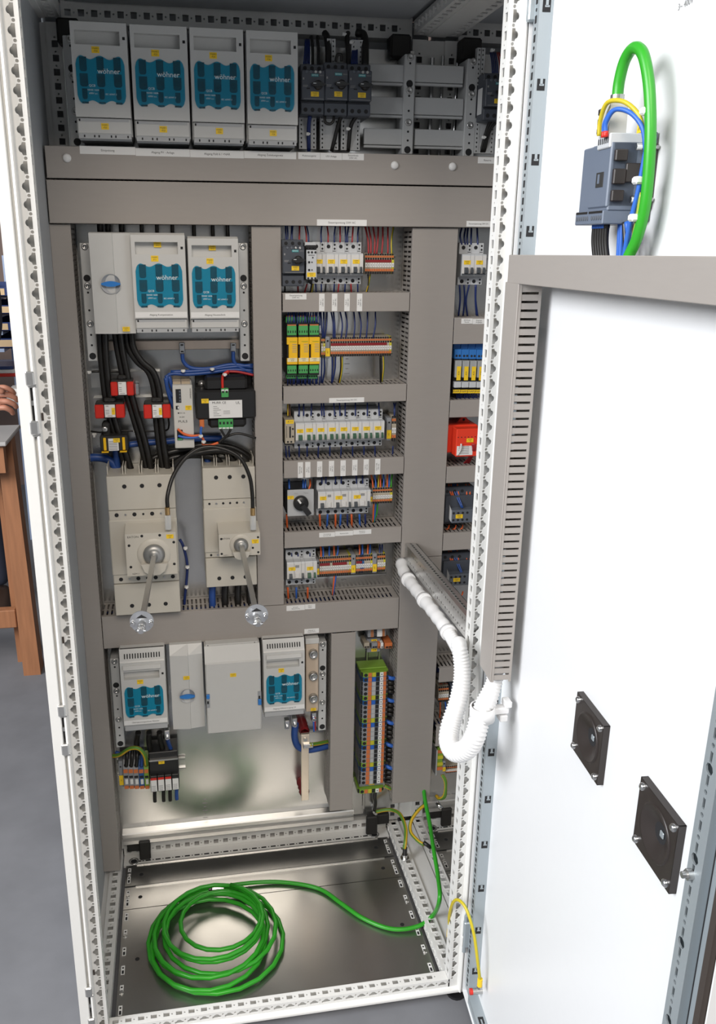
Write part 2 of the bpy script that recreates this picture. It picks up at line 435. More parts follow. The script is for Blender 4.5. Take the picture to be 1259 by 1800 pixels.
def rail_strip(mb, O, U, V, length, width, hole_w, hole_h, first, pitch=25.0, off=0.0, small=2.0, small_off=0.0, depth=-2.2, start=0.0):
    """flat rail face: cells along U, width along V, rectangular punchings plus a small round one between"""
    u = first; n = 0
    if first-pitch/2 > start: mb.quad(*[tuple(Vector(O)+Vector(U)*a+Vector(V)*b) for a, b in ((start,0),(first-pitch/2,0),(first-pitch/2,width),(start,width))])
    while u+pitch/2 <= length+.1:
        mb.holed(O, U, V, (u-pitch/2, u+pitch/2-6, 0, width), rect(u-1.5, width/2+off, hole_w, hole_h), depth)
        mb.holed(O, U, V, (u+pitch/2-6, u+pitch/2, 0, width), circ(u+pitch/2-2.6, width/2+small_off, small, 6), depth)
        u += pitch
    e = u-pitch/2
    if e < length: mb.quad(*[tuple(Vector(O)+Vector(U)*a+Vector(V)*b) for a, b in ((e,0),(length,0),(length,width),(e,width))])
for fx in (28, 772):
    for fy in (20, 574):
        m_ = MB(); m_.m('black').cyl((fx, fy), 20, 8, 14, 'z', 14).cyl((fx, fy), 8, 14, 30, 'z', 10); part('levelling_foot', m_, bay1)
# bottom front rail: top face with squares, front flange with trefoils
mb = MB(); mb.m('white')
rail_strip(mb, (50,12,57.5), (1,0,0), (0,1,0), 700, 22, 12, 9, 14.0)
u = 12.5
while u < 700:
    hp = [(p[1]+50+u, -p[0]*0.9+47.5) for p in TREF_L]
    mb.holed((0,11,0),(1,0,0),(0,0,1),(50+u-9.2,50+u+9.2,38,57.5), hp, -2.2)
    mb.holed((0,11,0),(1,0,0),(0,0,1),(50+u+9.2,50+u+15.8,38,57.5), circ(50+u+12.5,50.5,2.2,8), -2.2); u += 25
mb.quad((50,11,38),(53.3,11,38),(53.3,11,57.5),(50,11,57.5))
for a, b in (((11,38),(8,36)),((8,36),(3,35)),((3,35),(2,33)),((2,33),(2,29)),((2,29),(34,29)),((34,29),(34,57.5)),((12,57.5),(11,57.5))):
    mb.quad((18,a[0],a[1]),(782,a[0],a[1]),(782,b[0],b[1]),(18,b[0],b[1]))
part('bottom_front_rail', mb, bay1)
def side_rail(mir, top=False):
    mb = MB(); mb.m('white'); zf = 41.7 if not top else 2000-41.7; s_ = 1 if not top else -1
    X = (lambda x: 800-x) if mir else (lambda x: x)
    x0 = min(X(20), X(48))
    rail_strip(mb, (x0, 36, zf), (0,1,0), (1,0,0), 516, 28, 12, 12, 26.5, off=(-.4 if mir else .4))
    xa = X(48)
    rail_strip(mb, (xa, 36, zf-26*s_ if s_ > 0 else zf), (0,1,0), (0,0,1), 516, 26, 5, 12, 26.5, small=1.2)
    xb = min(X(0), X(20)); mb.box(xb, xb+20, 36, 552, min(zf, zf-26*s_)-2, max(zf, zf-26*s_)-(6 if not top else -6))
    mb.box(min(X(20),X(48))+.5, max(X(20),X(48))-.5, 36, 552, (zf-27) if not top else (zf+24), (zf-24) if not top else (zf+27))
    return mb
for mir in (False, True):
    part('bottom_side_rail', side_rail(mir), bay1); part('top_side_rail', side_rail(mir, True), bay1)
# back rails
for top in (False, True):
    mb = MB(); mb.m('white'); zc = 31 if not top else 1969
    rail_strip(mb, (50,557,zc-13), (1,0,0), (0,0,1), 700, 27, 12, 12, 14.0)
    zz = zc-13 if not top else zc+14
    mb.m('white').box(50, 750, 557.3 if top else 520, 598, zz-8 if not top else zz, zz-.5 if not top else zz+8)
    mb.box(50, 750, 557, 598, zc+14 if not top else zc-18, zc+18 if not top else zc-13)
    if not top:
        mb.m('hole'); u = 80
        while u < 700: mb.box(u, u+13, 528, 532, 17.6, 18.2); mb.box(u+18, u+20.5, 528.5, 531.5, 17.6, 18.2); u += 25
        for x in (75, 712): mb.m('zinc').lathe((x, 532), [(17.4, 13), (18.6, 13), (18.6, 9), (10, 8)], 'z', 16); mb.m('hole').cyl((x, 532), 8, 17.3, 17.8, 'z', 14)
    part('top_back_rail' if top else 'bottom_back_rail', mb, bay1)
for mir in (False, True):
    mb = MB(); mb.m('white'); X = (lambda x: 800-x) if mir else (lambda x: x)
    rail_strip(mb, (min(X(20),X(50)), 550, 45), (0,0,1), (1,0,0), 1905, 30, 12, 12, 18.9+.0, depth=2.2)
    xa = sorted((X(0),X(20))); mb.box(xa[0], xa[1], 556, 598, 45, 1950); mb.quad((X(50),550,45),(X(50),598,45),(X(50),598,1950),(X(50),550,1950))
    mb.quad((X(20),550,45),(X(20),558,45),(X(20),558,1950),(X(20),550,1950))
    part('back_post', mb, bay1)
mb = MB(); mb.m('panel_grey').box(5, 8, 36, 596, 34, 1990); sp = part('side_panel', mb, bay1)
mb = MB(); mb.m('panel_grey').box(3, 797, 598, 600, 30, 1992); part('back_panel', mb, bay1)
mb = MB(); mb.m('panel_grey').box(1, 799, 2, 600, 1993, 1998).box(60, 740, 60, 540, 1984, 1993); part('roof', mb, bay1)
mb = MB(); mb.m('white'); mb.cbox(18, 782, 3, 34, 1950, 1992, 2); part('top_front_rail', mb, bay1)
# mounting plate with folded foot, support feet
mb = MB(); mb.m('zinc').box(50, 750, PLATE, PLATE+3, 86, 1925); mp_ = part('mounting_plate', mb, bay1)
mb = MB(); mb.m('zinc_bright')
mb.prism([(534.5,118),(516,116),(514,113),(514,106),(520,104),(520,96),(514,94),(514,84),(518,82),(534.5,82)], 53, 650, 'x'); part('c_rail', mb, mp_)
for x in (62, 690):
    mb = MB(); mb.m('rubber').cbox(x, x+58, 518, 534, 58, 88, 2); mb.cbox(x+30 if x < 100 else x-6, x+58 if x < 100 else x+24, 508, 520, 36, 92, 3); part('plate_foot', mb, mp_)
for x in (62, 712):
    mb = MB(); mb.m('rubber').cbox(x-18, x+24, 508, 548, 1906, 1950, 4); part('plate_foot', mb, mp_)
for x, z in ((688,1876),(735,1880)):
    mb = MB(); mb.m('hole').cyl((x, z), 9, PLATE-1, PLATE, n=14); mb.m('steel').cyl((x,z-2), 5, PLATE-8, PLATE, n=10); part('keyhole', mb, mp_)
mb = MB(); mb.m('ink_grey')
for zc, xc in ((1540,618),(1430,618),(1290,618),(1180,618),(790,618),(150,262)):
    for k in range(6): mb.box(xc-(6 if k % 2 == 0 else 3), xc+(6 if k % 2 == 0 else 3), PLATE-.4, PLATE, zc-25+k*11, zc-24+k*11)
part('scale_mark', mb, mp_, kind='stuff')
# floor (gland) plates
for a, b, nm in ((60, 362, 3), (364, 436, 2), (441, 514, 1)):
    mb = MB(); mb.m('zinc_floor').box(57, 743, a, b, 18.5, 20.0)
    mb.m('zinc_bright').box(84, 716, b-2.5 if b > 400 else a, b if b > 400 else a+2.5, 20, 23 if b > 400 else 27)
    g = part('gland_plate', mb, bay1)
    mb = MB(); mb.m('paper')
    zs = [a+22+ (b-a-44)*k/max(1, (5 if nm == 3 else 1)) for k in range((6 if nm == 3 else 2))]
    for x in (66, 734):
        for k, y in enumerate(zs):
            mb.m('paper').box(x-4, x+4, y-12, y+12, 20.0, 20.4); mb.m('hole').box(x-2.2, x+2.2, y-10, y-1, 20.4, 20.7).cyl((x, y+6), 2.2, 20.4, 20.7, 'z', 8)
            if k % 3 == 1: mb.m('steel').cyl((x, y-8), 4, 20.4, 24, 'z', 8)
        mb.m('hole').cyl((x+(30 if x < 400 else -30), (a+b)/2), 5, 20, 20.5, 'z', 10)
    part('fixing_slot', mb, g, kind='stuff')
# neighbouring bay: same frame one width further right
bay2 = thing('switch_cabinet', 'adjoining second cabinet bay seen behind the right front post, with blue relays and contactors', 'cabinet', (1200, 300, 8))
for o in list(bay1.children):
    if o.name.split('.')[0] in ('side_panel',): continue
    c = o.copy(); COL.objects.link(c); c.parent = bay2; ORG[c.name] = ORG['switch_cabinet']
    for g in o.children:
        if g.name.split('.')[0] in ('scale_mark', 'lock_keeper', 'slot_mark'): continue
        d = g.copy(); COL.objects.link(d); d.parent = c
    for k in c.keys():
        pass
mb = MB(); mb.m('panel_grey').box(1592, 1595, 36, 596, 34, 1990); part('side_panel', mb, bay2)
for b in ((794, 806, 575, 596, 45, 1955), (793, 807, 40, 580, 24, 30), (793, 807, 40, 580, 1962, 1972)):
    mb = MB(); mb.m('seal_brown').box(*b); part('bay_seal', mb, bay1)

# ================================================================== DOOR (part of the first cabinet)
def dpart(name, mb, parent):
    """mesh given in door-frame millimetres (x along door, -y = inner side) under a cabinet-frame parent"""
    m2 = MB(); m2.__dict__.update({k: v for k, v in mb.__dict__.items()}); m2.v = [tuple(D2W(p)) for p in mb.v]
    return part(name, m2, parent)
DZ0, DZ1 = 36.0, 1985.0
DW = 735.0
mb = MB(); mb.m('door_white').box(-34, DW, 0, 3, DZ0, DZ1)
mb.box(-34, -32, -24, 1, DZ0, DZ1).box(DW-2, DW, -24, 1, DZ0, DZ1).box(-34, DW, -24, 1, DZ0, DZ0+2).box(-34, DW, -24, 1, DZ1-2, DZ1)
door = dpart('door', mb, bay1); tag(door, 'bright white inner face of the open door')
def c_slot(mb, O, U, V):
    O, U, V = Vector(O), Vector(U), Vector(V); nn = U.cross(V)
    def bq(a0, a1, b0, b1, m, d):
        mb.m(m); mb.quad(*[tuple(O+U*a+V*b+nn*d) for a, b in ((a0,b0),(a1,b0),(a1,b1),(a0,b1))])
    bq(-6,6,-8,8,'hole',.25); bq(-1.5,2.5,0,8,'zinc_matt',.5); bq(-2.5,4.5,-1.5,1,'zinc_matt',.5)
mb = MB(); mb.m('zinc_matt').box(-23, 0, -21, -0.2, DZ0+22, DZ1-22)
z = 1875.0
while z > 80: c_slot(mb, (0, -10.5, z), (0,-1,0), (0,0,1)) if False else c_slot(mb, (0.1, -10.5, z), (0,1,0), (0,0,1)); z -= 103.2
mb.m('hole'); z = 1960
while z > 70: mb.box(-16, -9, -21.5, -20.9, z-5, z+5); mb.cyl((-12.5, z-12.5), 2.5, -21.5, -20.9, n=8); z -= 25
dpart('hinge_side_rail', mb, door)
mb = MB(); mb.m('zinc_matt').box(0, DW-70, -21, -0.2, DZ0+2, DZ0+22); s_ = 60
while s_ < 620: mb.m('hole').box(s_-8, s_+8, -16, -5, DZ0+22, DZ0+22.4); mb.m('zinc_matt').box(s_-2, s_+8, -12, -9, DZ0+22.4, DZ0+22.7); s_ += 100
dpart('lower_rail', mb, door)
mb = MB(); mb.m('zinc_matt').box(0, DW-70, -21, -0.2, DZ1-22, DZ1-2); dpart('upper_rail', mb, door)
mb = MB(); mb.m('zinc_matt'); z = 1960.0; k = 0
while z > 60:
    hole = rect(671.5, z, 4, 12) if k % 2 == 0 else circ(671.5, z, 2.6 if k % 8 != 5 else 6.2, 8)
    mb.holed((0,-21,0),(1,0,0),(0,0,1),(661,684,z-6.5,z+6.5), hole, -2); z -= 13.0; k += 1
mb.box(684, 686, -21, -.2, 50, 1970).box(661, 662, -20.8, -.2, 50, 1970).m('hole').box(686, 686.6, -10.5, -9.6, 50, 1970)
mb.m('zinc_matt').box(686, 700, -9.5, -.2, 50, 1970); dpart('lock_side_rail', mb, door)
mb = MB(); mb.m('zinc_bright').cyl((671, 940), 6, -27, -21, n=6); mb.cyl((671,940), 3.5, -32, -27, n=8); dpart('rail_bolt', mb, door)
mb = MB(); mb.m('seal_brown').box(DW-12, DW-3, -30, -2, DZ0, DZ1); dpart('door_seal', mb, door)
mb = MB(); mb.m('zinc_matt')
for z in (190,): mb.cbox(-33, -22, -32, -18, z-32, z+32, 2); mb.m('white').cbox(-31, -24, -36, -31, z-30, z-4, 2); mb.m('zinc_matt').cyl((-28, -28), 4, z-46, z+46, 'z', 8)
dpart('hinge', mb, door)
mb = MB(); mb.m('zinc_matt').cbox(-33, -20, -30, -18, 1860, 1910, 2); dpart('hinge', mb, door)
mb = MB(); mb.m('steel').cyl((22, 92), 6, -20, 0, n=8); mb.m('red').cyl((22,92), 6.5, -26, -20, n=8); dpart('earthing_stud', mb, door)

# ================================================================== CABLE DUCTS
def wall_fingers(mb, axis, c, a0, a1, y0, y1, t=1.4, pitch=10.0, gap=4.2):
    """slotted duct wall: plane at c on the given axis, run a0..a1"""
    def bx(p0, p1, ya, yb):
        if axis == 'x': mb.box(c-t/2, c+t/2, ya, yb, p0, p1)
        else: mb.box(p0, p1, ya, yb, c-t/2, c+t/2)
    bx(a0, a1, y1-10, y1-2); bx(a0, a1, y0+2.2, y0+11)
    n = int((a1-a0)/pitch); mid = (y0+y1)/2
    for i in range(n):
        p = a0+i*pitch
        bx(p+gap, p+pitch, y0+11, y1-10)
        bx(p, p+gap, mid-1.5, mid+1.5)
    bx(a0+n*pitch, a1, y0+11, y1-10)
def duct(label, x0, x1, z0, z1, y0=DUCT, y1=PLATE, vert=False, door=False, splits=(), group=None, one=None):
    t = thing('cable_duct', label, 'cable duct', ((x0+x1)/2, y1, z0), group, door)
    mb = MB(); mb.m('duct_dark').box(x0+1, x1-1, y1-2, y1-.2, z0+1, z1-1); mb.m('duct')
    if vert: wall_fingers(mb, 'x', x0+1.2, z0, z1, y0, y1); wall_fingers(mb, 'x', x1-1.2, z0, z1, y0, y1)
    else: wall_fingers(mb, 'z', z0+1.2, x0, x1, y0, y1); wall_fingers(mb, 'z', z1-1.2, x0, x1, y0, y1)
    part('slotted_body', mb, t)
    mb = MB(); rr_ = random.Random(int(x0*7+z0)); L0, L1 = (z0+6, z1-6) if vert else (x0+6, x1-6); wd = (x1-x0) if vert else (z1-z0)
    for k in range(max(4, int(wd/9))):
        mb.m(rr_.choice(['w_blue', 'w_black', 'w_black', 'w_blue'])); c = 9+(wd-18)*rr_.random(); yy = (y0+y1)/2+rr_.uniform(-12, 22); r = rr_.uniform(6, 9)
        pts = []
        for q in range(9):
            a = L0+(L1-L0)*q/8; b = (x0 if vert else z0)+min(max(c+rr_.uniform(-5, 5), r+2), wd-r-2); pts.append((b, yy+rr_.uniform(-4, 4), a) if vert else (a, yy+rr_.uniform(-4, 4), b))
        mb.tube(pts, r, 6)
    part('cable_fill', mb, t, kind='stuff')
    cuts = [z0 if vert else x0]+list(splits)+[z1 if vert else x1]
    for a, b in zip(cuts[:-1], cuts[1:]):
        mb = MB(); mb.m('duct'); g = .5
        if vert: mb.cbox(x0, x1, y0, y0+2.2, a+g, b-g, .8).box(x0, x0+1, y0+2, y0+9, a+g, b-g).box(x1-1, x1, y0+2, y0+9, a+g, b-g)
        else: mb.cbox(a+g, b-g, y0, y0+2.2, z0, z1, .8).box(a+g, b-g, y0+2, y0+9, z0, z0+1).box(a+g, b-g, y0+2, y0+9, z1-1, z1)
        part('cover', mb, t)
    return t
D1 = duct('wide grey duct cover carrying three white rivets directly under the top row of devices', 12, 1588, 1662, 1719, DUCT-8)
D2 = duct('widest grey horizontal duct just above both columns of lower devices', 10, 1590, 1580, 1659, DUCT-8)
D3 = duct('narrow vertical duct running down the far left side wall', 8, 48, 58, 1579, vert=True)
V4 = duct('vertical duct between the large breakers and the rows of miniature breakers', 401, 461, 744, 1579, vert=True)
V5 = duct('broad vertical duct between the two cabinet bays', 738, 837, 168, 1579, vert=True, splits=(843,))
V6 = duct('short vertical duct beside the colourful vertical terminal strip', 574, 633, 165, 662, vert=True)
H1 = duct('horizontal duct under the top row of miniature breakers', 463, 737, 1408, 1447)
H2 = duct('horizontal duct under the yellow and green safety relays', 463, 737, 1214, 1252)
H3 = duct('horizontal duct with eight upright white labels', 463, 737, 1048, 1087)
H4 = duct('horizontal duct under the black rotary switch row', 463, 737, 883, 921)
H5 = duct('long wide horizontal duct under the two cream breakers', 49, 737, 664, 743)
R1 = duct('short duct piece under the pair of miniature breakers right of the broad duct', 838, 1545, 1337, 1394)
R2 = duct('duct piece between the blue relays and the red transformer', 838, 1545, 1174, 1213)
R3 = duct('duct piece between the red transformer and the upper contactor', 838, 1545, 1021, 1060)
R4 = duct('duct piece between the upper and lower contactor', 838, 1545, 856, 899)
R5 = duct('duct piece behind the white hose below the bracket', 845, 1545, 508, 547)
R6 = duct('lowest duct piece behind the loop of the white hose', 845, 1545, 326, 384)
for d, xs in ((D1, (52, 693, 815)),):
    for x in xs:
        mb = MB(); mb.m('paper').lathe((x, 1698), [(DUCT-8, 8), (DUCT-11, 7.5), (DUCT-13, 5), (DUCT-13.5, .1)], 'y', 16); part('rivet', mb, d)
def strip(d, u0, v0, u1, v1, texts, Y=DUCT, rot=0, fs=None):
    x0, x1, z0, z1 = RC(u0, v0, u1, v1, Y); n = len(texts); w_ = (x1-x0)/n
    for i, t in enumerate(texts):
        label_plate(d, x0+w_*(i+.5), (z0+z1)/2, w_-.6, z1-z0, Y, t, 'paper', 'ink', 'label_strip', rot, fs)
for (ua, va, ub, vb, t) in ((140,257.5,238.3,271.5,['Einspeisung']),(238.3,261.5,334,275,['Abgang PV - Anlage']),(334,264.5,429,277.5,['Abgang Feld 6 / +NAR']),(429,266.5,521,279,['Abgang Zuleitungsnetz'])):
    strip(D1, ua, va, ub, vb, [t], DUCT-8, fs=5.5)
for (ua, va, ub, vb, t) in ((524,268,563,280,['Multimessgerät']),(563,269,601.5,281,['USV Anlage']),(601.5,270,640,281.5,['Steuerkreis','230V AC'])):
    strip(D1, ua, va, ub, vb, [t], DUCT-8, fs=4.6)
strip(D1, 840, 276.5, 874, 287.5, [['Reserve']], DUCT-8, fs=5)
strip(D2, 557, 386, 645, 397, [['Steuerspannung 230V AC']], DUCT-8, fs=5.5)
strip(D2, 820, 388.5, 863, 398.5, [['Steuerspannung 24V DC']], DUCT-8, fs=4.4)
strip(H1, 501.3, 516, 539, 526.5, [['Steuerspannung','230V AC']], fs=4.2)
for i, u in enumerate((565.8, 588.2, 610.2, 632.2)): strip(H1, u-5, 516, u+5, 547, [['Feld %d' % (i+1), '230V AC']], rot=1, fs=4.4)
strip(H2, 578.5, 699, 640.5, 707.5, [['Steuerspannung 24V DC']], fs=4.6)
for i, u in enumerate((528.2, 541.2, 562, 582.8, 603.2, 623.8, 643.8, 664)):
    v = 812.5-(u-528)*0.045
    strip(H3, u-4.8, v, u+4.8, v+27.5, [[('Steuerung' if i == 0 else 'Feld 7 SPS' if i == 7 else 'Feld %d' % i), '24V DC']], rot=1, fs=4.2)
strip(H4, 561, 936, 589, 944, [['Versorgung','Schrank 24V']], fs=3.6); strip(H4, 589, 933.5, 621, 941.5, [['Raumtechnik']], fs=3.8); strip(H4, 621, 931, 653, 939, [['Klemmen-','Leuchten']], fs=3.6)
strip(H5, 503.5, 1064, 536, 1073, [['Schrank-','Beleuchtung']], fs=3.8); strip(H5, 536, 1062, 554.5, 1070.5, [['Filter-','lüfter']], fs=3.8)
strip(H5, 535, 1105, 561, 1113, [['Abgänge zu','Hauptschalter']], fs=3.6)
strip(R1, 811, 560, 831, 569, [['SPS/Panel','Router']], fs=3.8); strip(R1, 831, 560.5, 853, 569.5, [['Eingänge','Ausgänge']], fs=3.8)
# DIN rails
def din(label, x0, x1, z, y=PLATE, n=None):
    mb = MB(); mb.m('zinc_bright'); mb.box(x0, x1, y-7.5, y-6.5, z+12.5, z+17.5).box(x0, x1, y-7.5, y-6.5, z-17.5, z-12.5).box(x0, x1, y-1.2, y-.2, z-13.5, z+13.5).box(x0, x1, y-7.5, y-.3, z+12.5, z+13.5).box(x0, x1, y-7.5, y-.3, z-13.5, z-12.5)
    return solo('mounting_rail', mb, label, 'mounting rail')
# ================================================================== FUSE SWITCH DISCONNECTORS ON THE BUSBARS
def wavy(x0, x1, z0, z1, n=40):
    """outline of the scalloped inspection window: three bumps on top and bottom, rounded corners"""
    W_, H_ = x1-x0, z1-z0; amp = H_*0.038; r = W_*0.13; top = []
    for i in range(n+1):
        t = i/n; e = min(t, 1-t)*W_
        rr = 0 if e >= r else (r-math.sqrt(max(0, r*r-(r-e)**2)))
        top.append((x0+W_*t, z1-amp+amp*math.cos(2*math.pi*(2.5*(t-.5)))-rr))
    return top+[(p[0], z0+z1-p[1]) for p in top[::-1]]
def nh_switch(label, u0, v0, u1, v1, Y, tags, low=None, vent=False, strip_text=None, extra=None, cover=0.19, back=None, group=None):
    x0, x1, z0, z1 = RC(u0, v0, u1, v1, Y); W_, H_ = x1-x0, z1-z0; back = back or Y+115
    t = thing('fuse_switch', label, 'fuse switch', ((x0+x1)/2, back, z0), group)
    F = lambda fx: x0+W_*fx
    G = lambda fz: z1-H_*fz
    zc = G(1-cover)
    mb = MB(); mb.m('woh').cbox(x0, x1, Y+14, back, z0+6, z1, 2); mb.m('woh_grey').box(x0+3, x1-3, Y+30, back-2, z0, z0+8)
    part('body', mb, t)
    mb = MB(); mb.m('woh'); r0, r1 = (0.075, 0.195) if not vent else (0.24, 0.335)
    top = z1-1 if not vent else G(0.135)
    hz = ((G(r0)+G(r1))/2, G(r0)-G(r1))
    mb.holed((0,Y,0),(1,0,0),(0,0,1),(x0+1, x1-1, zc, top), rect(F(.47), hz[0], W_*.78, hz[1]), -16, 'woh_grey')
    mb.box(x0+1, x1-1, Y+.2, Y+15, zc-.2, zc+.2); mb.quad((x0+1,Y,zc),(x0+1,Y,top),(x0+1,Y+15,top),(x0+1,Y+15,zc)); mb.quad((x1-1,Y,zc),(x1-1,Y+15,zc),(x1-1,Y+15,top),(x1-1,Y,top))
    mb.prism([(Y,top),(Y+15,top+4),(Y+15,top)], x0+1, x1-1, 'x')
    pan = part('front_panel', mb, t)
    mb = MB(); mb.m('hole').box(F(.91), F(.955), Y-.4, Y, hz[0]-2, hz[0]+3); part('latch_mark', mb, pan)
    if vent:
        mb = MB(); mb.m('woh'); n = 14
        zt0, zt1 = G(0.035), z1
        mb.prism([(Y+1, G(.135)),(Y+3, G(.12)),(Y+12,G(.02)),(Y+14, z1),(Y+20,z1),(Y+20,G(.135))], x0+1, x1-1, 'x')
        mb.m('hole')
        for k in range(n):
            x = F(.12+.76*k/(n-1)); za, zb = G(.095), G(.045); ya = lambda z: Y+3+9*(z-G(.12))/(G(.02)-G(.12))
            mb.add([(x-1.3,ya(za)-.5,za),(x+1.3,ya(za)-.5,za),(x+1.3,ya(zb)-.5,zb),(x-1.3,ya(zb)-.5,zb)], [(0,1,2,3)])
        part('vent_hood', mb, t)
        mb = MB(); mb.m('woh').prism([(Y-1,G(.21)),(Y-6,G(.205)),(Y-3,G(.165)),(Y+1,G(.16))], F(.08), F(.9), 'x'); part('pull_lip', mb, t)
    # scalloped window with the fuse links behind it
    wz0, wz1 = (G(.80-.055), G(.37-.055)) if not vent else (G(.80), G(.42))
    if not vent: wz0, wz1 = G(1-cover-.11), G(.285)
    xa, xb = F(.065), F(.925)
    mb = MB(); mb.m('teal').prism(wavy(xa+.4, xb-.4, wz0+.4, wz1-.4), Y-.5, Y-.05); part('window_backing', mb, t)
    mb = MB(); mb.m('teal_dark'); ww = (xb-xa)/3
    for k in range(3):
        xc = xa+ww*(.5+k*1.0)+(k-1)*ww*.04
        for fa, fb, fw in ((.03,.33,.44),(.37,.64,.50),(.68,.90,.32)):
            za, zb = wz1-(wz1-wz0)*fb, wz1-(wz1-wz0)*fa
            mb.prism([(xc-ww*fw*.5,za+3),(xc-ww*fw*.3,za),(xc+ww*fw*.3,za),(xc+ww*fw*.5,za+3),(xc+ww*fw*.5,zb),(xc-ww*fw*.5,zb)], Y-1.2, Y-.2)
        mb.m('hole').cyl((xc, wz1-(wz1-wz0)*.5), ww*.2, Y-1.9, Y-1.2, n=14); mb.m('teal_dark')
        mb.box(xc-ww*.2, xc+ww*.2, Y-1.2, Y-.2, wz0+1, wz0+4)
    links = part('fuse_link', mb, t, kind='stuff')
    mb = MB(); mb.m('teal_clear').prism(wavy(xa, xb, wz0, wz1), Y-2.6, Y-2.0); win = part('inspection_window', mb, t, 'scalloped teal see-through window')
    hh = wz1-wz0
    mb = MB(); put_text(mb, 'wöhner', F(.64), Y-2.9, wz1-hh*.32, W_*.125, 'ink_white', sx=1.0)
    put_text(mb, 'QCB', F(.335), Y-2.9, wz1-hh*.62, W_*.055, 'ink_white')
    put_text(mb, 'NH00 160A', F(.35), Y-2.9, wz1-hh*.71, W_*.042, 'ink_white'); put_text(mb, '690V a.c.', F(.35), Y-2.9, wz1-hh*.78, W_*.042, 'ink_white'); put_text(mb, 'IEC 60947-3', F(.66), Y-2.9, wz1-hh*.79, W_*.04, 'ink_white')
    part('lettering', mb, win)
    lw, lh = W_*.135, W_*.105
    label_plate(t, F(.43), G(r1)-lh*.75 if not vent else G(r1)-lh*.65, lw, lh, Y, tags)
    if extra: label_plate(t, F(.49), G(r0)-lh*.4, lw, lh, Y+12, extra)
    # lower terminal cover
    mb = MB(); yc = Y+5
    mb.m('woh' if not vent else 'woh_grey').cbox(x0+2, x1-2, yc, back-20, z0+(9 if cover > .12 else 4), zc-1, 1.5)
    if cover > .12:
        mb.m('woh_grey').box(x0+6, x1-6, yc-.6, yc, zc-7, zc-2); mb.m('hole').box(x0+5, x0+8, yc-.9, yc, zc-7, zc-3)
        mb.m('woh_grey').box(x0+3, x1-3, yc+2, yc+8, z0+1, z0+9); mb.m('hole')
        for k in (.12,.3,.38,.6,.68,.9): mb.box(F(k), F(k)+2.5, yc+1.5, yc+2, z0+3, z0+7)
    tc = part('terminal_cover', mb, t)
    if low: label_plate(t, F(.51), (zc+z0+9)/2-1, lw, lh, yc-.2, low)
    if strip_text:
        mb = MB(); mb.m('paper').box(x0+2, x1-2, Y-.5, Y, zc+2, zc+12.5); put_text(mb, strip_text, F(.5), Y-.7, zc+7, 5.0, 'ink'); part('label_strip', mb, t)
    return t
YT = 415
for i, (ua, ub, v0, v1, lab) in enumerate(((128, 228, 38, 244, 'leftmost of four fuse switches in the top row, above the Einspeisung label'), (232, 332.5, 44, 249, 'second fuse switch from the left in the top row'), (335.5, 430, 49, 252, 'third fuse switch from the left in the top row'), (433.5, 524.5, 54, 255.5, 'fourth fuse switch of the top row, beside the dark motor starters'))):
    nh_switch(lab, ua, v0, ub, v1, YT, ['+NAR1', '-F2%d' % (i*2)], low=['+NAR1', '-F2%d' % (i*2)], group='fuse switches in the top row')
YM = 400
nh_switch('fuse switch labelled Abgang Kompensation, beside the blank cover with blue knob', 233, 412, 328.5, 586, YM, ['+NAR1','-F11'], strip_text='Abgang Kompensation', extra=['+NAR1','-F11'], cover=.155)
nh_switch('fuse switch labelled Abgang Haustechnik, right one of the middle pair', 332, 418.5, 421, 585, YM, ['+NAR1','-F12'], strip_text='Abgang Haustechnik', extra=['+NAR1','-F12'], cover=.155)
YB = 420
nh_switch('fuse switch with slotted hood at the lower left, above the surge arrester', 213, 1144, 293, 1288, YB, ['+NAR1','-F1'], strip_text='Überspannungsschutz Ableiter', vent=True, cover=.105)
nh_switch('fuse switch with slotted hood at lower right, beside three round fuse caps', 463, 1127, 536.5, 1263, YB, ['+NAR1','-F5'], strip_text='Abgang Hilfsversorgung 24', vent=True, cover=.105)

# blank covers with blue indicator, large cover box, screw-cap fuse base
def knob_cover(label, u0, v0, u1, v1, Y, ku, kv, kr, tagpos, tags, slope):
    x0, x1, z0, z1 = RC(u0, v0, u1, v1, Y); t = thing('busbar_cover', label, 'busbar cover', ((x0+x1)/2, Y+110, z0))
    W_ = x1-x0; xs = x0+W_*.55
    mb = MB(); mb.m('woh'); zz = z1-(z1-z0)*slope
    # two shallow facets meeting on a ridge line
    for a, b, ya, yb in ((x0, xs, Y+5, Y), (xs, xs+W_*.02, Y, Y+2.5), (xs+W_*.02, x1, Y+2.5, Y+7)):
        mb.quad((a,ya,z0),(b,yb,z0),(b,yb,zz),(a,ya,zz)); mb.quad((a,ya,zz),(b,yb,zz),(b,Y+18,z1),(a,Y+18,z1))
    mb.box(x0, x1, Y+7, Y+110, z0, zz); mb.box(x0, x1, Y+18, Y+110, zz-2, z1); mb.quad((x0,Y+5,z0),(x0,Y+7,z0),(x0,Y+7,zz),(x0,Y+5,zz))
    part('body', mb, t)
    k = P(ku, kv, Y); mb = MB(); mb.m('woh_grey').lathe((k.x, k.z), [(Y-1.5, kr), (Y-1.5, kr-1), (Y+1, kr-1.5), (Y+4, .1)], 'y', 28)
    kp = part('indicator_recess', mb, t)
    mb = MB(); mb.m('blue_knob'); n = 16; h = kr*.28
    top = [(k.x-kr*.95+1.9*kr*i/n, k.z+h*(.25+.75*math.sin(math.pi*i/n))) for i in range(n+1)]; bot = [(p[0], 2*k.z-p[1]) for p in top[::-1]]
    mb.prism(top+bot, Y-6, Y-1); part('indicator_knob', mb, kp)
    q = P(*tagpos, Y); label_plate(t, q.x, q.z, 14, 9, Y-.3, tags); return t
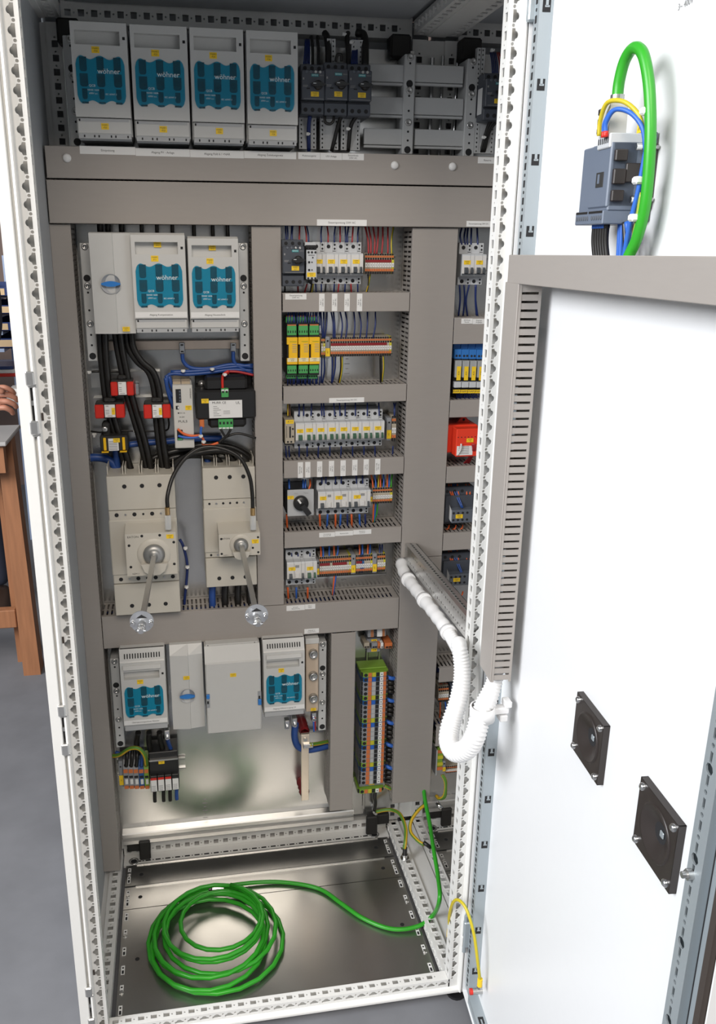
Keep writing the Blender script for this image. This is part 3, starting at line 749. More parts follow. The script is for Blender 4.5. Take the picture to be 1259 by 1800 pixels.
knob_cover('tall blank cover with a blue knob, left of the middle fuse switches', 161, 408, 234, 587, 410, 195, 499, 19, (222, 578.5), ['+NAR1','-WA.1'], .01)
knob_cover('narrow blank cover with a blue oval knob in the lower row', 301, 1138, 358, 1282, 425, 329.5, 1223, 18, (328, 1191.5), ['+NAR1','-WA.2'], .10)
x0, x1, z0, z1 = RC(362, 1140, 459, 1287, 412); t = thing('cover_box', 'plain wide white cover box with two blue side latches', 'cover box', ((x0+x1)/2, 525, z0)); zs = z1-34
mb = MB(); mb.m('woh').cbox(x0, x1, 412, 525, z0, zs, 2.5).prism([(414,zs-2),(432,z1),(525,z1),(525,zs-2)], x0, x1, 'x'); part('body', mb, t)
mb = MB(); mb.m('woh').cbox(x0+3, x1-3, 434, 525, z1-3, z1+3, 1).m('hole').box(x0+8, x0+10, 433, 434, z1-2, z1+2).box(x1-12, x1-10, 433, 434, z1-2, z1+2); part('top_ledge', mb, t)
for u, v in ((366, 1232), (456.5, 1227)):
    q = P(u, v, 411); l = 1 if u < 400 else -1
    mb = MB(); mb.m('zinc_bright').box(q.x-4, q.x+4, 410.6, 411.9, q.z-18, q.z+18); lp = part('latch', mb, t)
    mb = MB(); mb.m('blue_knob').cbox(q.x-4, q.x+4, 407.5, 410.6, q.z+(6 if l > 0 else -17), q.z+(17 if l > 0 else -2), 1); part('latch_slider', mb, lp)
    mb = MB(); mb.m('hole').box(q.x-2.5, q.x+1.5, 410, 410.6, q.z-8 if l > 0 else q.z-1, q.z-1 if l > 0 else q.z+6); part('latch_slot', mb, lp)
q = P(410, 1186.5, 412); label_plate(t, q.x, q.z, 14, 9, 411.8, ['+NAR1','-WA.3'])
x0, x1, z0, z1 = RC(538, 1122, 560, 1256, 450); t = thing('screw_cap_fuse', 'narrow beige fuse base with three round metal screw caps', 'fuse base', ((x0+x1)/2, 525, z0))
mb = MB(); mb.m('cream_warm').cbox(x0, x1, 450, 525, z0+8, z1-14, 1.5).m('woh').cbox(x0-1, x1+1, 448, 525, z1-14, z1, 1); part('body', mb, t)
for v in (1149.5, 1188.5, 1227.5):
    q = P(551, v, 444); mb = MB(); mb.m('steel').lathe((q.x, q.z), [(450, 11), (441, 10.5), (438, 9.5), (437, 8), (440, 6.5), (440, .1)], 'y', 20); part('screw_cap', mb, t)
q = P(551, 1247, 449); label_plate(t, q.x, q.z, 13, 8, 449, ['-F3','+NAR1'])
wire([(551.5,1261,468),(551.5,1268,468),(552,1286,470)], 2.2, 'w_bblue', 'short bright blue lead hanging below the screw-cap fuse base'); wire([(554,1261,468),(554,1268,468),(554.5,1284,470)], 2.2, 'w_red', 'short red lead hanging below the screw-cap fuse base')
for lab, u, v, Y in (('metal terminal clamp under the screw-cap fuse base', 552, 1262, 468), ('left metal terminal clamp under the lower right fuse switch', 505, 1276, 450), ('right metal terminal clamp under the lower right fuse switch', 518.5, 1272, 450), ('metal clamp screw under the lower left fuse switch', 294, 1294, 440)):
    q = P(u, v, Y); mb = MB(); mb.m('chrome').cbox(q.x-6, q.x+6, Y, Y+18, q.z-10, q.z+14, 1.5).cyl((q.x, q.z-3), 4.5, Y-5, Y, n=10).m('black').box(q.x-3.5, q.x+3.5, Y-5.4, Y-5, q.z-3.8, q.z-2.2); solo('terminal_clamp', mb, lab, 'clamp')

# busbar support strips with screw holes
def support(label, pts, w_, Y, holes, top_skew=0):
    a, b = P(*pts[0], Y), P(*pts[1], Y); x = (a.x+b.x)/2
    t = thing('busbar_support', label, 'busbar support', (x, PLATE, b.z))
    mb = MB(); mb.m('busbar_grey').cbox(x-w_/2, x+w_/2, Y, PLATE-1, b.z, a.z, 1.5); part('body', mb, t)
    for k, (fv, r, kind) in enumerate(holes):
        z = a.z+(b.z-a.z)*fv; mb = MB()
        if kind == 's': mb.m('steel').lathe((x, z), [(Y-.5, r), (Y-2, r*.9), (Y-2.4, r*.5), (Y-1.2, r*.45), (Y-1.2, .1)], 'y', 12); part('screw', mb, t)
        else: mb.m('hole').cyl((x, z), r, Y-.3, Y, n=12); part('screw_hole', mb, t)
    return t
HS = [(.03,7,'s'),(.09,2.2,'h'),(.29,7,'h'),(.355,7,'s'),(.41,2.2,'h'),(.56,2.2,'h'),(.675,7,'s'),(.77,2.2,'h'),(.86,2.2,'h'),(.955,7,'h')]
support('left busbar support strip beside the first top fuse switch', ((122, 62), (137, 258)), 27, 490, HS)
support('busbar support strip between the motor starters and the second bay', ((721, 95), (717, 271)), 23, 480, HS)
support('right busbar support strip next to the far motor starter', ((833, 103), (823, 275)), 24, 480, HS)
support('left busbar support strip of the middle fuse switches', ((147, 427), (165, 635)), 20, 480, HS[0:1]+HS[2:])
support('right busbar support strip of the middle fuse switches', ((427, 427), (431, 635)), 20, 480, HS[0:1]+HS[2:])
support('left busbar support strip of the lower fuse switches', ((202, 1158), (211, 1314)), 20, 470, HS)
support('right busbar support strip of the lower fuse row', ((566, 1128), (568, 1284)), 19, 470, HS)
# busbar cover profiles seen where no device is mounted
for i, (va, vb) in enumerate(((112.5, 149), (170, 206), (226, 260))):
    for j, (ua, ub, w_) in enumerate(((640, 710, 'left of the'), (729, 815, 'right of the'))):
        x0, x1, z0, z1 = RC(ua, va+(2 if j else 0), ub, vb+(2 if j else 0), 486)
        t = thing('busbar_profile', '%s flat grey busbar profile %s narrow screw-hole strip' % (('upper', 'middle', 'lower')[i], w_), 'busbar', ((x0+x1)/2, PLATE, z0))
        mb = MB(); mb.m('busbar_grey').cbox(x0, x1, 486, 496, z0+6, z1, 1).cbox(x0, x1, 488, 498, z0, z0+5, 1); part('profile', mb, t)
        mb = MB(); mb.m('busbar_grey').cbox((x0+x1)/2-10, (x0+x1)/2+10, 498, PLATE-1, z0+8, z1-4, 1); part('spacer_block', mb, t)
# upright rods behind the profiles in the gap between bays
for i, (u, va, vb, r) in enumerate(((760, 102, 270, 5), (779, 98, 270, 3), (806, 78, 275, 4))):
    a, b = P(u, va, 548), P(u-8*(i == 2), vb, 548); mb = MB(); mb.m('chrome').cyl((a.x, 548), r, b.z-40, a.z, 'z', 10); solo('steel_rod', mb, ('left', 'middle', 'right')[i]+' of the bright steel rods standing behind the busbar profiles', 'rod')
# ================================================================== MOTOR STARTERS AND MINIATURE BREAKERS
def motor_starter(label, u0, v0, u1, v1, Y, tags, side_label=False, aux=True, group=None):
    x0, x1, z0, z1 = RC(u0, v0, u1, v1, Y); W_, H_ = x1-x0, z1-z0; t = thing('motor_starter', label, 'motor starter', ((x0+x1)/2, PLATE-8, z0), group)
    G = lambda f: z1-H_*f
    F = lambda f: x0+W_*f
    mb = MB(); mb.m('siemens').cbox(x0, x1, Y+16, PLATE-8, z0, z1, 1.5).cbox(x0+.5, x1-.5, Y+8, PLATE-10, z0+H_*.01, G(.76), 1); part('body', mb, t)
    mb = MB(); mb.m('siemens').cbox(x0, x1-.4, Y, Y+20, G(.72), G(.14), 1.5); fp = part('front_panel', mb, t)
    for k in range(3):
        mb = MB(); mb.m('hole').cyl((F(.2+.3*k), G(.08)), W_*.08, Y+15.4, Y+16.2, n=12); part('terminal_hole', mb, t)
        mb = MB(); mb.m('hole').cyl((F(.2+.3*k), G(.90)), W_*.085, Y+7.4, Y+8.2, n=12); part('terminal_hole', mb, t)
    if aux:
        for k in range(4):
            mb = MB(); mb.m('steel' if k > 1 else 'siemens_mid').lathe((F(.22+.19*k), G(.175)), [(Y, W_*.06), (Y-1.5, W_*.055), (Y-1.5, W_*.02), (Y-.5, .1)], 'y', 10); part('screw', mb, fp)
    mb = MB(); mb.m('petrol').box(F(.42), F(.72), Y-.4, Y, G(.265), G(.215)); put_text(mb, 'SIEMENS', F(.57), Y-.6, G(.24), H_*.035, 'ink_white'); put_text(mb, 'SIRIUS', F(.86), Y-.3, G(.24), H_*.035, 'ink_grey'); part('brand_strip', mb, fp)
    kx, kz = F(.70), G(.43)
    mb = MB(); mb.m('black').lathe((kx, kz), [(Y, W_*.19), (Y-6, W_*.18), (Y-8, W_*.16), (Y-8, .1)], 'y', 18); kn = part('rotary_knob', mb, t)
    mb = MB(); mb.m('black').prism([(kx-W_*.30,kz+2),(kx-W_*.1,kz+5),(kx+W_*.18,kz+3),(kx+W_*.30,kz),(kx+W_*.18,kz-3),(kx-W_*.1,kz-5),(kx-W_*.30,kz-2)], Y-14, Y-6); mb.m('ink_white').box(kx-W_*.24, kx-W_*.12, Y-14.3, Y-14, kz+.5, kz+1.6); part('knob_grip', mb, kn)
    label_plate(t, F(.57), G(.605), W_*.34, H_*.095, Y-.2, tags)
    mb = MB(); mb.m('hole').box(F(.22), F(.36), Y-.4, Y, G(.51), G(.485)).m('ink_grey').box(F(.07), F(.28), Y-.3, Y, G(.445), G(.435)).box(F(.07), F(.25), Y-.3, Y, G(.47), G(.46)).box(F(.06), F(.12), Y-.3, Y, G(.33), G(.29)).box(F(.10), F(.95), Y-.3, Y, G(.70), G(.692)); part('print', mb, fp, kind='stuff')
    if side_label:
        mb = MB(); mb.m('paper').box(x0-.5, x0, Y+20, PLATE-60, G(.85), G(.3)); part('rating_plate', mb, t)
    return t
for (ua, ub, v0, v1, tg, lab) in ((530, 571.5, 110, 201, '-Q10', 'dark motor starter next to the fourth fuse switch of the top row'), (571.5, 612.5, 107, 203, '-Q11', 'middle dark motor starter in the group of three'), (613, 654, 110, 204, '-Q12', 'right dark motor starter of the group of three')):
    motor_starter(lab, ua, v0, ub, v1, 430, ['+NAR1', tg], aux=(tg != '-Q11'), group='three motor starters of the top row')
motor_starter('dark motor starter at left of the top breaker row', 497, 421, 536, 504, 440, ['+NAR1','-Q13'])
motor_starter('partly hidden dark motor starter of the second bay at the top right', 854, 126, 893, 211, 430, ['+NAR1','-Q20'], side_label=True)
# adapters behind/below the motor starters: perforated grey strips
def adapter(label, u0, v0, u1, v1, Y, group='perforated adapter strips under the motor starters'):
    x0, x1, z0, z1 = RC(u0, v0, u1, v1, Y); mb = MB(); mb.m('busbar_grey'); n = int((z1-z0)/8); t = thing('adapter_strip', label, 'adapter', ((x0+x1)/2, 500, z0), group)
    mb.box(x0, x1, Y+1, Y+12, z0, z1)
    for xa, xb in ((x0, x0+9), (x1-9, x1)):
        for k in range(n): mb.holed((0,Y,0),(1,0,0),(0,0,1),(xa, xb, z0+(z1-z0)*k/n, z0+(z1-z0)*(k+1)/n), rect((xa+xb)/2, z0+(z1-z0)*(k+.5)/n, 2.6, 3.2), -1.0, 'hole')
    part('perforated_plate', mb, t)
    mb = MB(); mb.m('busbar_grey').cbox(x0+6, x1-6, Y+12, 500, z0+4, z1-4, 1); part('clip_block', mb, t)
adapter('perforated adapter below the left motor starter', 526, 200, 556, 262, 478); adapter('perforated adapter below the middle motor starter', 563, 202, 595, 263, 478); adapter('perforated adapter below the right motor starter', 600, 203, 633, 264, 478)
adapter('perforated adapter above the middle motor starter', 575, 68, 590, 112, 478); adapter('perforated adapter above the right motor starter', 618, 70, 638, 112, 478)
adapter('perforated adapter below the second-bay motor starter', 835, 208, 869, 270, 478); adapter('perforated adapter above the second-bay motor starter', 838, 84, 852, 150, 478)

def mcb_mesh(W_, H_, D=72, lever=True, aux=0):
    """local: x 0..W, z 0..H, y 0 = front; returns dict of part meshes"""
    prof = [(0,H_*.24),(0,H_*.70),(2,H_*.735),(22,H_*.745),(22,H_-1),(24,H_),(D,H_),(D,0),(24,0),(22,1),(22,H_*.20),(6,H_*.215)]
    b = MB(); b.m('mcb').prism(prof, .25, W_-.25, 'x')
    f = MB(); f.m('mcb_white').box(.8, W_-.8, -.7, 0, H_*.27, H_*.70)
    return b, f
def mcb(label, x0, x1, z0, z1, Y, tags, kind='1', group=None, toggles=None, tgl='mcb_dark'):
    """kind: layout of pole widths relative; '1','1a' (pole + slim auxiliary), 'r' rcbo two poles, 'ra' rcbo with auxiliary"""
    W_, H_ = x1-x0, z1-z0; name = {'1': 'miniature_breaker', '1a': 'miniature_breaker', 'r': 'residual_current_breaker', 'ra': 'residual_current_breaker'}[kind]
    t = thing(name, label, 'circuit breaker', ((x0+x1)/2, PLATE-8, z0), group)
    mods = {'1': [1.0], '1a': [.667, .333], 'r': [.5, .5], 'ra': [.4, .4, .2]}[kind]; poles = {'1': 1, '1a': 1, 'r': 2, 'ra': 2}[kind]
    a = x0
    bm = MB(); fm = MB()
    D = PLATE-8-Y
    for k, fr in enumerate(mods):
        w_ = W_*fr
        prof = [(0,H_*.24),(0,H_*.70),(2,H_*.735),(22,H_*.745),(22,H_-1),(24,H_),(D,H_),(D,0),(24,0),(22,1),(22,H_*.20),(6,H_*.215)]
        bm.m('mcb').prism([(p[0]+Y, p[1]+z0) for p in prof], a+.2, a+w_-.2, 'x')
        fm.m('mcb_white').box(a+.5, a+w_-.5, Y-.6, Y, z0+H_*.27, z0+H_*.70); a += w_
    part('body', bm, t); part('front_plate', fm, t); a = x0
    scr = MB(); yb = Y+22
    for k, fr in enumerate(mods):
        w_ = W_*fr; xc = a+w_/2; slim = fr < .35 and kind != '1'
        if not slim:
            for zz in (z0+H_*.89, z0+H_*.09): scr.m('hole').cyl((xc, zz), min(4.2, W_*.15), yb-.5, yb, n=12)
        else:
            for zz in (z0+H_*.93, z0+H_*.84, z0+H_*.13, z0+H_*.05): scr.m('hole').cyl((xc, zz), 2.2, yb-.5, yb, n=8)
            scr.m('ink').box(xc-w_*.45, xc+w_*.3, yb-.4, yb, z0+H_*.775, z0+H_*.79)
        a += w_
    part('terminal_screw', scr, t, kind='stuff'); a = x0
    # lower trim bar and toggles
    tb = MB(); tb.m('mcb_dark' if tgl == 'mcb_dark' else 'term_grey').prism([(Y-2, z0+H_*.255),(Y-2, z0+H_*.285),(Y+3, z0+H_*.285),(Y+8, z0+H_*.23),(Y+8,z0+H_*.215)], x0+.8, x1-.8, 'x'); part('trim_bar', tb, t)
    for k, fr in enumerate(mods):
        w_ = W_*fr
        if kind in ('r', 'ra') and k == 1: a += w_; continue
        tw = w_*(.42 if fr > .35 or kind == '1' else .5); xc = a+w_*(.52 if fr > .35 else .4)
        m2 = MB(); m2.m(tgl).prism([(Y-1, z0+H_*.285),(Y-7, z0+H_*.30),(Y-8, z0+H_*.36),(Y-3, z0+H_*.425),(Y, z0+H_*.43)], xc-tw/2, xc+tw/2, 'x'); part('toggle', m2, t)
        a += w_
    if kind in ('r', 'ra'):
        m2 = MB(); xc = x0+W_*mods[0]*1.42; m2.m('mcb_white').cbox(xc-W_*.12, xc+W_*.12, Y-3, Y, z0+H_*.30, z0+H_*.45, 1); part('test_button', m2, t)
        m2 = MB(); m2.m('ink_grey').box(xc-W_*.11, xc+W_*.11, Y-1, Y, z0+H_*.585, z0+H_*.655); part('fault_window', m2, t)
    lx = x0+W_*({'1': .5, '1a': .42, 'r': .32, 'ra': .28}[kind]); lz = z0+H_*({'1': .53, '1a': .545, 'r': .56, 'ra': .56}[kind])
    label_plate(t, lx, lz, {'1': 14, '1a': 15, 'r': 15, 'ra': 16}[kind], 8.5, Y-.7, tags)
    return t
# row one: four breakers with auxiliaries
YR = 462
def row(us, vt, vb, Y):
    """module borders from pixel columns; one common z-range"""
    um = (us[0]+us[-1])/2; return [P(u, (vt+vb)/2, Y).x for u in us], P(um, vb, Y).z, P(um, vt, Y).z
xs, z0, z1 = row((552, 573.4, 595.2, 617, 638.8), 425, 501, YR)
for i, n in enumerate(('first, half hidden by the slim timer relay', 'second from the left', 'third from the left', 'last, beside the orange terminals')):
    mcb('miniature breaker of the top row, '+n, xs[i], xs[i+1], z0, z1, YR, ['+NAR1', '-F1%d' % (i+3)], '1a', 'breakers of the top row')
xs, z0, z1 = row((519.6, 535.8, 556, 576, 596.2, 616.2, 636.4, 656, 676), 724.5, 790, YR)
ORD = ('second', 'third', 'fourth', 'fifth', 'sixth', 'seventh')
for i in range(8):
    lab = 'narrow miniature breaker at the left end of the long row of eight' if i == 0 else 'miniature breaker at the right end of the long row of eight' if i == 7 else '%s miniature breaker from the left in the long row of eight' % ORD[i-1]
    mcb(lab, xs[i], xs[i+1], z0, z1, YR, ['+NAR1', '-F%d' % (30+i)], '1' if i == 0 else '1a', 'long row of eight breakers', tgl='mcb_green')
xs, z0, z1 = row((559.2, 587, 618.6, 651.6), 846.5, 909, YR)
for i, (n, k) in enumerate((('left', 'r'), ('middle', 'ra'), ('right', 'ra'))):
    mcb('%s one of three residual-current breakers beside the black rotary switch' % n, xs[i], xs[i+1], z0, z1, YR, ['+NAR1', '-F4%d' % i], k, 'residual-current breakers beside the rotary switch')
xs, z0, z1 = row((504.5, 536.2, 557.6), 971, 1034, YR)
mcb('residual-current breaker at the left end of the lowest device row', xs[0], xs[1], z0, z1, YR, ['+NAR1','-F50'], 'ra'); mcb('miniature breaker next to the terminals in the lowest device row', xs[1], xs[2], z0, z1, YR, ['+NAR1','-F51'], '1a', tgl='mcb_green')
xs, z0, z1 = row((812, 834, 855), 427, 502, YR)
for i in range(2): mcb('%s miniature breaker of the pair in the second bay' % ('left', 'right')[i], xs[i], xs[i+1], z0, z1, YR, ['+NAR1','-F6%d' % i], '1a', 'pair of breakers in the second bay')
# slim timer relay standing in front of the first breaker
x0, x1, z0, z1 = RC(537.5, 431, 557.5, 493, 440); t = thing('timer_relay', 'slim white timer relay with black frame between motor starter and breakers', 'relay', ((x0+x1)/2, PLATE-8, z0)); H_ = z1-z0; W_ = x1-x0
mb = MB(); mb.m('black').cbox(x0, x1, 446, PLATE-8, z0, z1, 1.5).m('mcb').cbox(x0, x1, 450, PLATE-10, z1-H_*.1, z1+6, 1); part('body', mb, t)
mb = MB(); mb.m('mcb').cbox(x0+1.5, x1-.5, 440, 447, z0+2, z1-H_*.13, 1); fp = part('front_panel', mb, t)
for fx, fz, r in ((.25,.80,2.3),(.55,.80,2.3),(.85,.80,2.3),(.3,.52,2.3),(.3,.30,2.3),(.62,.65,1.5),(.55,.52,1.4),(.55,.30,1.4),(.22,.06,2.2),(.55,.06,2.2),(.85,.06,2.2)):
    mb = MB(); mb.m('black').cyl((x0+W_*fx, z0+H_*fz), r, 439, 440, n=10); part('dial' if r > 2 else 'indicator', mb, fp)
for fx in (.2, .5, .8):
    mb = MB(); mb.m('black').cbox(x0+W_*fx-2.5, x0+W_*fx+2.5, 438, 446, z1-H_*.12, z1-H_*.06, 1); part('clip', mb, t)
label_plate(t, x0+W_*.5, z0+H_*.165, W_*.75, 8.5, 439.8, ['+NAR1','-K10'])
mb = MB(); put_text(mb, 'SIEMENS', x0+W_*.5, 439.6, z0+H_*.715, 3.6, 'ink'); part('lettering', mb, fp)
# small relay at left end of third row
x0, x1, z0, z1 = RC(501, 738, 518, 780, 458); t = thing('plug_relay', 'small grey relay with a yellow top label left of the long breaker row', 'relay', ((x0+x1)/2, PLATE-8, z0)); H_ = z1-z0; W_ = x1-x0
mb = MB(); mb.m('term_beige').cbox(x0, x1, 458, PLATE-8, z0, z1, 1).m('black').cbox(x0, x1, 462, PLATE-10, z0-4, z0+3, 1); part('body', mb, t)
mb = MB(); mb.m('black')
for a in (.3, .62): mb.cyl((x0+W_*.82, z0+H_*a), 2.2, 457.4, 458, n=8)
for a in (.08,): mb.cyl((x0+W_*.3, z0+H_*a), 2.2, 457.4, 458, n=8).cyl((x0+W_*.65, z0+H_*a), 2.2, 457.4, 458, n=8)
mb.box(x0+W_*.45, x0+W_*.62, 457.5, 458, z0+H_*.25, z0+H_*.72).box(x0+W_*.15, x0+W_*.2, 457.5, 458, z0+H_*.25, z0+H_*.75); part('face_print', mb, t, kind='stuff')
label_plate(t, x0+W_*.5, z1-H_*.08, W_*.8, H_*.16, 457.8, ['-K11'])
# safety relays
def safety_relay(label, u0, u1, Y, tg):
    x0, x1, z0, z1 = RC(u0, 558, u1, 668, Y); H_ = z1-z0; W_ = x1-x0; zy0, zy1 = P(533, 640.5, Y).z, P(533, 593, Y).z
    t = thing('safety_relay', label, 'safety relay', ((x0+x1)/2, PLATE-8, z0), 'yellow safety relays')
    mb = MB(); mb.m('black').cbox(x0+.5, x1-.3, Y+6, PLATE-8, z0+10, z1-12, 1); part('body', mb, t)
    mb = MB(); mb.m('yellow_relay').cbox(x0+4, x1, Y, Y+10, zy0, zy1-14, .8).cbox(x0, x1, Y, Y+10, zy1-15, zy1, .8).cbox(x0, x1, Y-.5, Y+10, zy0, zy0+13, .8); fp = part('front_housing', mb, t)
    mb = MB(); mb.m('cream_label').box(x0+1, x1-1, Y-1.2, Y-.5, zy0+6, zy0+14); put_text(mb, '+NAR1', (x0+x1)/2, Y-1.4, zy0+12, 3.4, 'ink'); put_text(mb, tg, (x0+x1)/2, Y-1.4, zy0+8.4, 3.4, 'ink'); part('label_plate', mb, fp)
    mb = MB(); mb.m('ink_grey'); 
    for k in range(5): mb.box(x0+W_*.5, x1-2, Y-.3, Y, zy1-15-k*4, zy1-13.8-k*4)
    put_text(mb, 'PHOENIX', x0+W_*.6, Y-.4, zy1-9, 3.2, 'w_green'); part('print', mb, fp, kind='stuff')
    for a, b, yy in ((zy1+4, zy1+24, Y+4), (zy1+24.5, z1, Y+18), (zy0-20, zy0-2, Y+4), (z0, zy0-20.5, Y+18)):
        mb = MB(); mb.m('grn_plug').cbox(x0+1, x1-1.5, yy, Y+40, a, b, 1); w2 = (W_-2.5)/4
        mb.m('hole')
        for k in range(4): mb.box(x0+1+w2*(k+.3), x0+1+w2*(k+.7), yy-.4, yy, a+(b-a)*.25, a+(b-a)*.5)
        if a > zy1: mb.m('orange').box(x0+2, x1-2.5, yy+1, yy+9, b, b+2.2)
        part('terminal_plug', mb, t)
    return t
for i, (ua, ub) in enumerate(((504.5, 523.3), (524.6, 543.5), (543.8, 562.6))): safety_relay(('left', 'middle', 'right')[i]+' yellow safety relay with green terminal plugs', ua, ub, 455, '-K%d' % (18+i))
# rotary switch
x0, x1, z0, z1 = RC(505.5, 861, 552, 907, 452); cx, cz = (x0+x1)/2, (z0+z1)/2; t = thing('rotary_switch', 'grey square rotary switch with large black handle', 'rotary switch', (cx, PLATE, z0)); W_ = x1-x0
mb = MB(); mb.m('switch_grey').cbox(x0, x1, 452, 457, z0, z1, 1.2); fp = part('front_plate', mb, t)
mb = MB(); mb.m('black').cbox(x0-3, x1-8, 458, PLATE-2, z0+6, z1-4, 2); part('contact_block', mb, t)
kx, kz = x0+W_*.50, z0+W_*.52
mb = MB(); mb.m('black').lathe((kx, kz), [(452, W_*.29), (444, W_*.28), (441, W_*.25), (441, .1)], 'y', 28); kn = part('handle_disc', mb, t)
an = math.radians(-55); d = Vector((math.cos(an), math.sin(an))); pn = Vector((-d.y, d.x)); c = Vector((kx, kz))
mb = MB(); mb.m('black').prism([tuple(c+d*a+pn*b) for a, b in ((W_*.04,-W_*.09),(W_*.5,-W_*.105),(W_*.5,W_*.105),(W_*.04,W_*.09))], 436, 452); part('handle_grip', mb, kn)
mb = MB(); q = c-d*W_*.13; mb.m('paper').prism([tuple(q+d*a+pn*b) for a, b in ((-5.5,-2),(5.5,-2),(5.5,2),(-5.5,2))], 440.4, 441); part('pointer_mark', mb, kn)
mb = MB(); put_text(mb, 'aus', x0+W_*.32, 451.8, z1-W_*.13, 5.5, 'ink_grey'); put_text(mb, 'Netz', x0+W_*.70, 451.8, z1-W_*.13, 5.5, 'ink_grey'); part('lettering', mb, fp)
label_plate(t, x0+W_*.12, z0+W_*.74, W_*.24, 8, 451.8, ['+NAR1','-S1'])

# ================================================================== TERMINAL BLOCKS
def term_mesh(kind, pitch=5.2, H_=42, D=44):
    """one clamp: local x 0..pitch, z 0..H, y 0 front"""
    m = MB(); body = {'o': 'term_beige', 'b': 'term_blue', 'g': 'term_green', 'y': 'term_yellow'}[kind]
    m.m(body).prism([(4,0),(0,H_*.30),(0,H_*.62),(6,H_),(D,H_),(D,0)], .1, pitch-.1, 'x')
    m.m('hole').box(.7, pitch-.7, 3.0, 6.5, H_*.90, H_*.985).box(.7, pitch-.7, .8, 4, H_*.69, H_*.78).box(.7, pitch-.7, .4, 4, H_*.01, H_*.12)
    m.m('orange' if kind != 'b' else 'orange').box(.5, pitch-.5, 1.8, 6, H_*.79, H_*.88).box(.5, pitch-.5, .3, 4, H_*.14, H_*.26)
    m.m('paper').box(.45, pitch-.45, -1.2, 0, H_*.34, H_*.54); m.m('ink_grey').box(pitch*.35, pitch*.65, -1.35, -1.2, H_*.40, H_*.48)
    return m.mesh('terminal_block')
TM = {}
def term_row(ua, ub, vt, vb, n, Y, where, group, seq=None, jump=None):
    x0, x1, z0, z1 = RC(ua, vt, ub, vb, Y); p = (x1-x0)/n; H_ = z1-z0
    for i in range(n):
        k = seq[i] if seq else ('y' if i == n-1 else 'o'); key = (k, round(p, 2), round(H_, 1))
        if key not in TM: TM[key] = term_mesh(k, p, H_)
        lab = nth(i, n)+' slim '+{'o': 'orange', 'y': 'green-yellow', 'b': 'blue', 'g': 'green'}[k]+' terminal '+where
        inst('terminal_block', TM[key], (x0+p*i, Y, z0), lab, 'terminal block', group)
    for j, (a, b) in enumerate(jump or ()):
        mb = MB(); mb.m('dark_red').cbox(x0+p*a+.5, x0+p*b-.5, Y-1, Y+3, z0+H_*.56, z0+H_*.69, .5); solo('jumper_bar', mb, ('left' if j == 0 else 'right')*(len(jump) > 1)+(' ' if len(jump) > 1 else '')+'dark red jumper bar across terminals '+where, 'jumper')
def end_clamp(label, u0, v0, u1, v1, Y, tagv=None):
    x0, x1, z0, z1 = RC(u0, v0, u1, v1, Y); t = thing('end_clamp', label, 'end clamp', ((x0+x1)/2, PLATE-8, z0)); mb = MB(); mb.m('term_grey').cbox(x0, x1, Y+3, PLATE-8, z0, z1, 1); part('body', mb, t)
    mb = MB(); mb.m('hole').cyl(((x0+x1)/2, z1-(z1-z0)*.2), 2.2, Y+2.4, Y+3, n=8); part('screw', mb, t)
    label_plate(t, (x0+x1)/2, z0+(z1-z0)*.28, (x1-x0)*.98, (z1-z0)*.38, Y+2, ['-X1'], rot=1, fs=5); return t
YX = 478
term_row(641.8, 692.8, 445, 482, 12, YX, 'right of the top breaker row', 'terminals of row one', jump=[(0, 11)])
term_row(564.5, 572, 592, 629, 2, YX, 'between yellow relay and end clamp', 'pair of terminals beside the relays')
end_clamp('grey end clamp with yellow tag inside the long orange terminal row', 572.5, 592, 580.5, 630, YX-4)
term_row(581.2, 688.6, 592, 626.5, 26, YX, 'of the long row beside the safety relays', 'terminals of row two', jump=[(0, 7), (7, 24)])
end_clamp('grey end clamp right of the long breaker row', 680.5, 735, 688.5, 775, YX-4)
term_row(688.8, 696.5, 731, 776, 2, YX, 'at the right end of the long breaker row', 'terminals of row three', seq='oo')
term_row(655.5, 690, 857.5, 885, 8, YX, 'right of the residual-current breakers', 'terminals of row four', seq='oooooooy')
end_clamp('grey end clamp before the residual-current row terminals', 651.8, 862, 655.2, 884, YX-4)
end_clamp('grey end clamp beside the breaker in the lowest device row', 557.9, 985, 561.3, 1013, YX-4)
term_row(561.8, 617.6, 978.5, 1012.5, 15, YX, 'of the left block in the lowest device row', 'left terminals of the lowest row', seq='ooooooooooooooy', jump=[(0, 5), (6, 13)])
end_clamp('grey end clamp between the left and middle terminal blocks of the lowest row', 618, 976, 625.6, 1010, YX-4)
term_row(626, 655, 976, 1008, 8, YX, 'of the middle block in the lowest device row', 'middle terminals of the lowest row', seq='oobboooy', jump=[(0, 3)])
end_clamp('grey end clamp between the middle and right terminal blocks of the lowest row', 655.8, 974, 663, 1008, YX-4)
term_row(663.4, 677.8, 974, 1005.5, 4, YX, 'of the right block in the lowest device row', 'right terminals of the lowest row', seq='oooy')
for lab, v, u, Yo in (('mounting rail behind the top breaker row', 462, 600, 0), ('mounting rail behind the safety relays', 612, 600, 0), ('mounting rail behind the long breaker row', 757, 600, 0), ('mounting rail behind the residual-current breakers', 874, 600, 0), ('mounting rail behind the lowest device row', 1001, 600, 0)):
    din(lab, 464, 722, P(u, v, PLATE).z)
din('short mounting rail behind the second-bay breakers', 850, 1540, P(830, 465, PLATE).z)
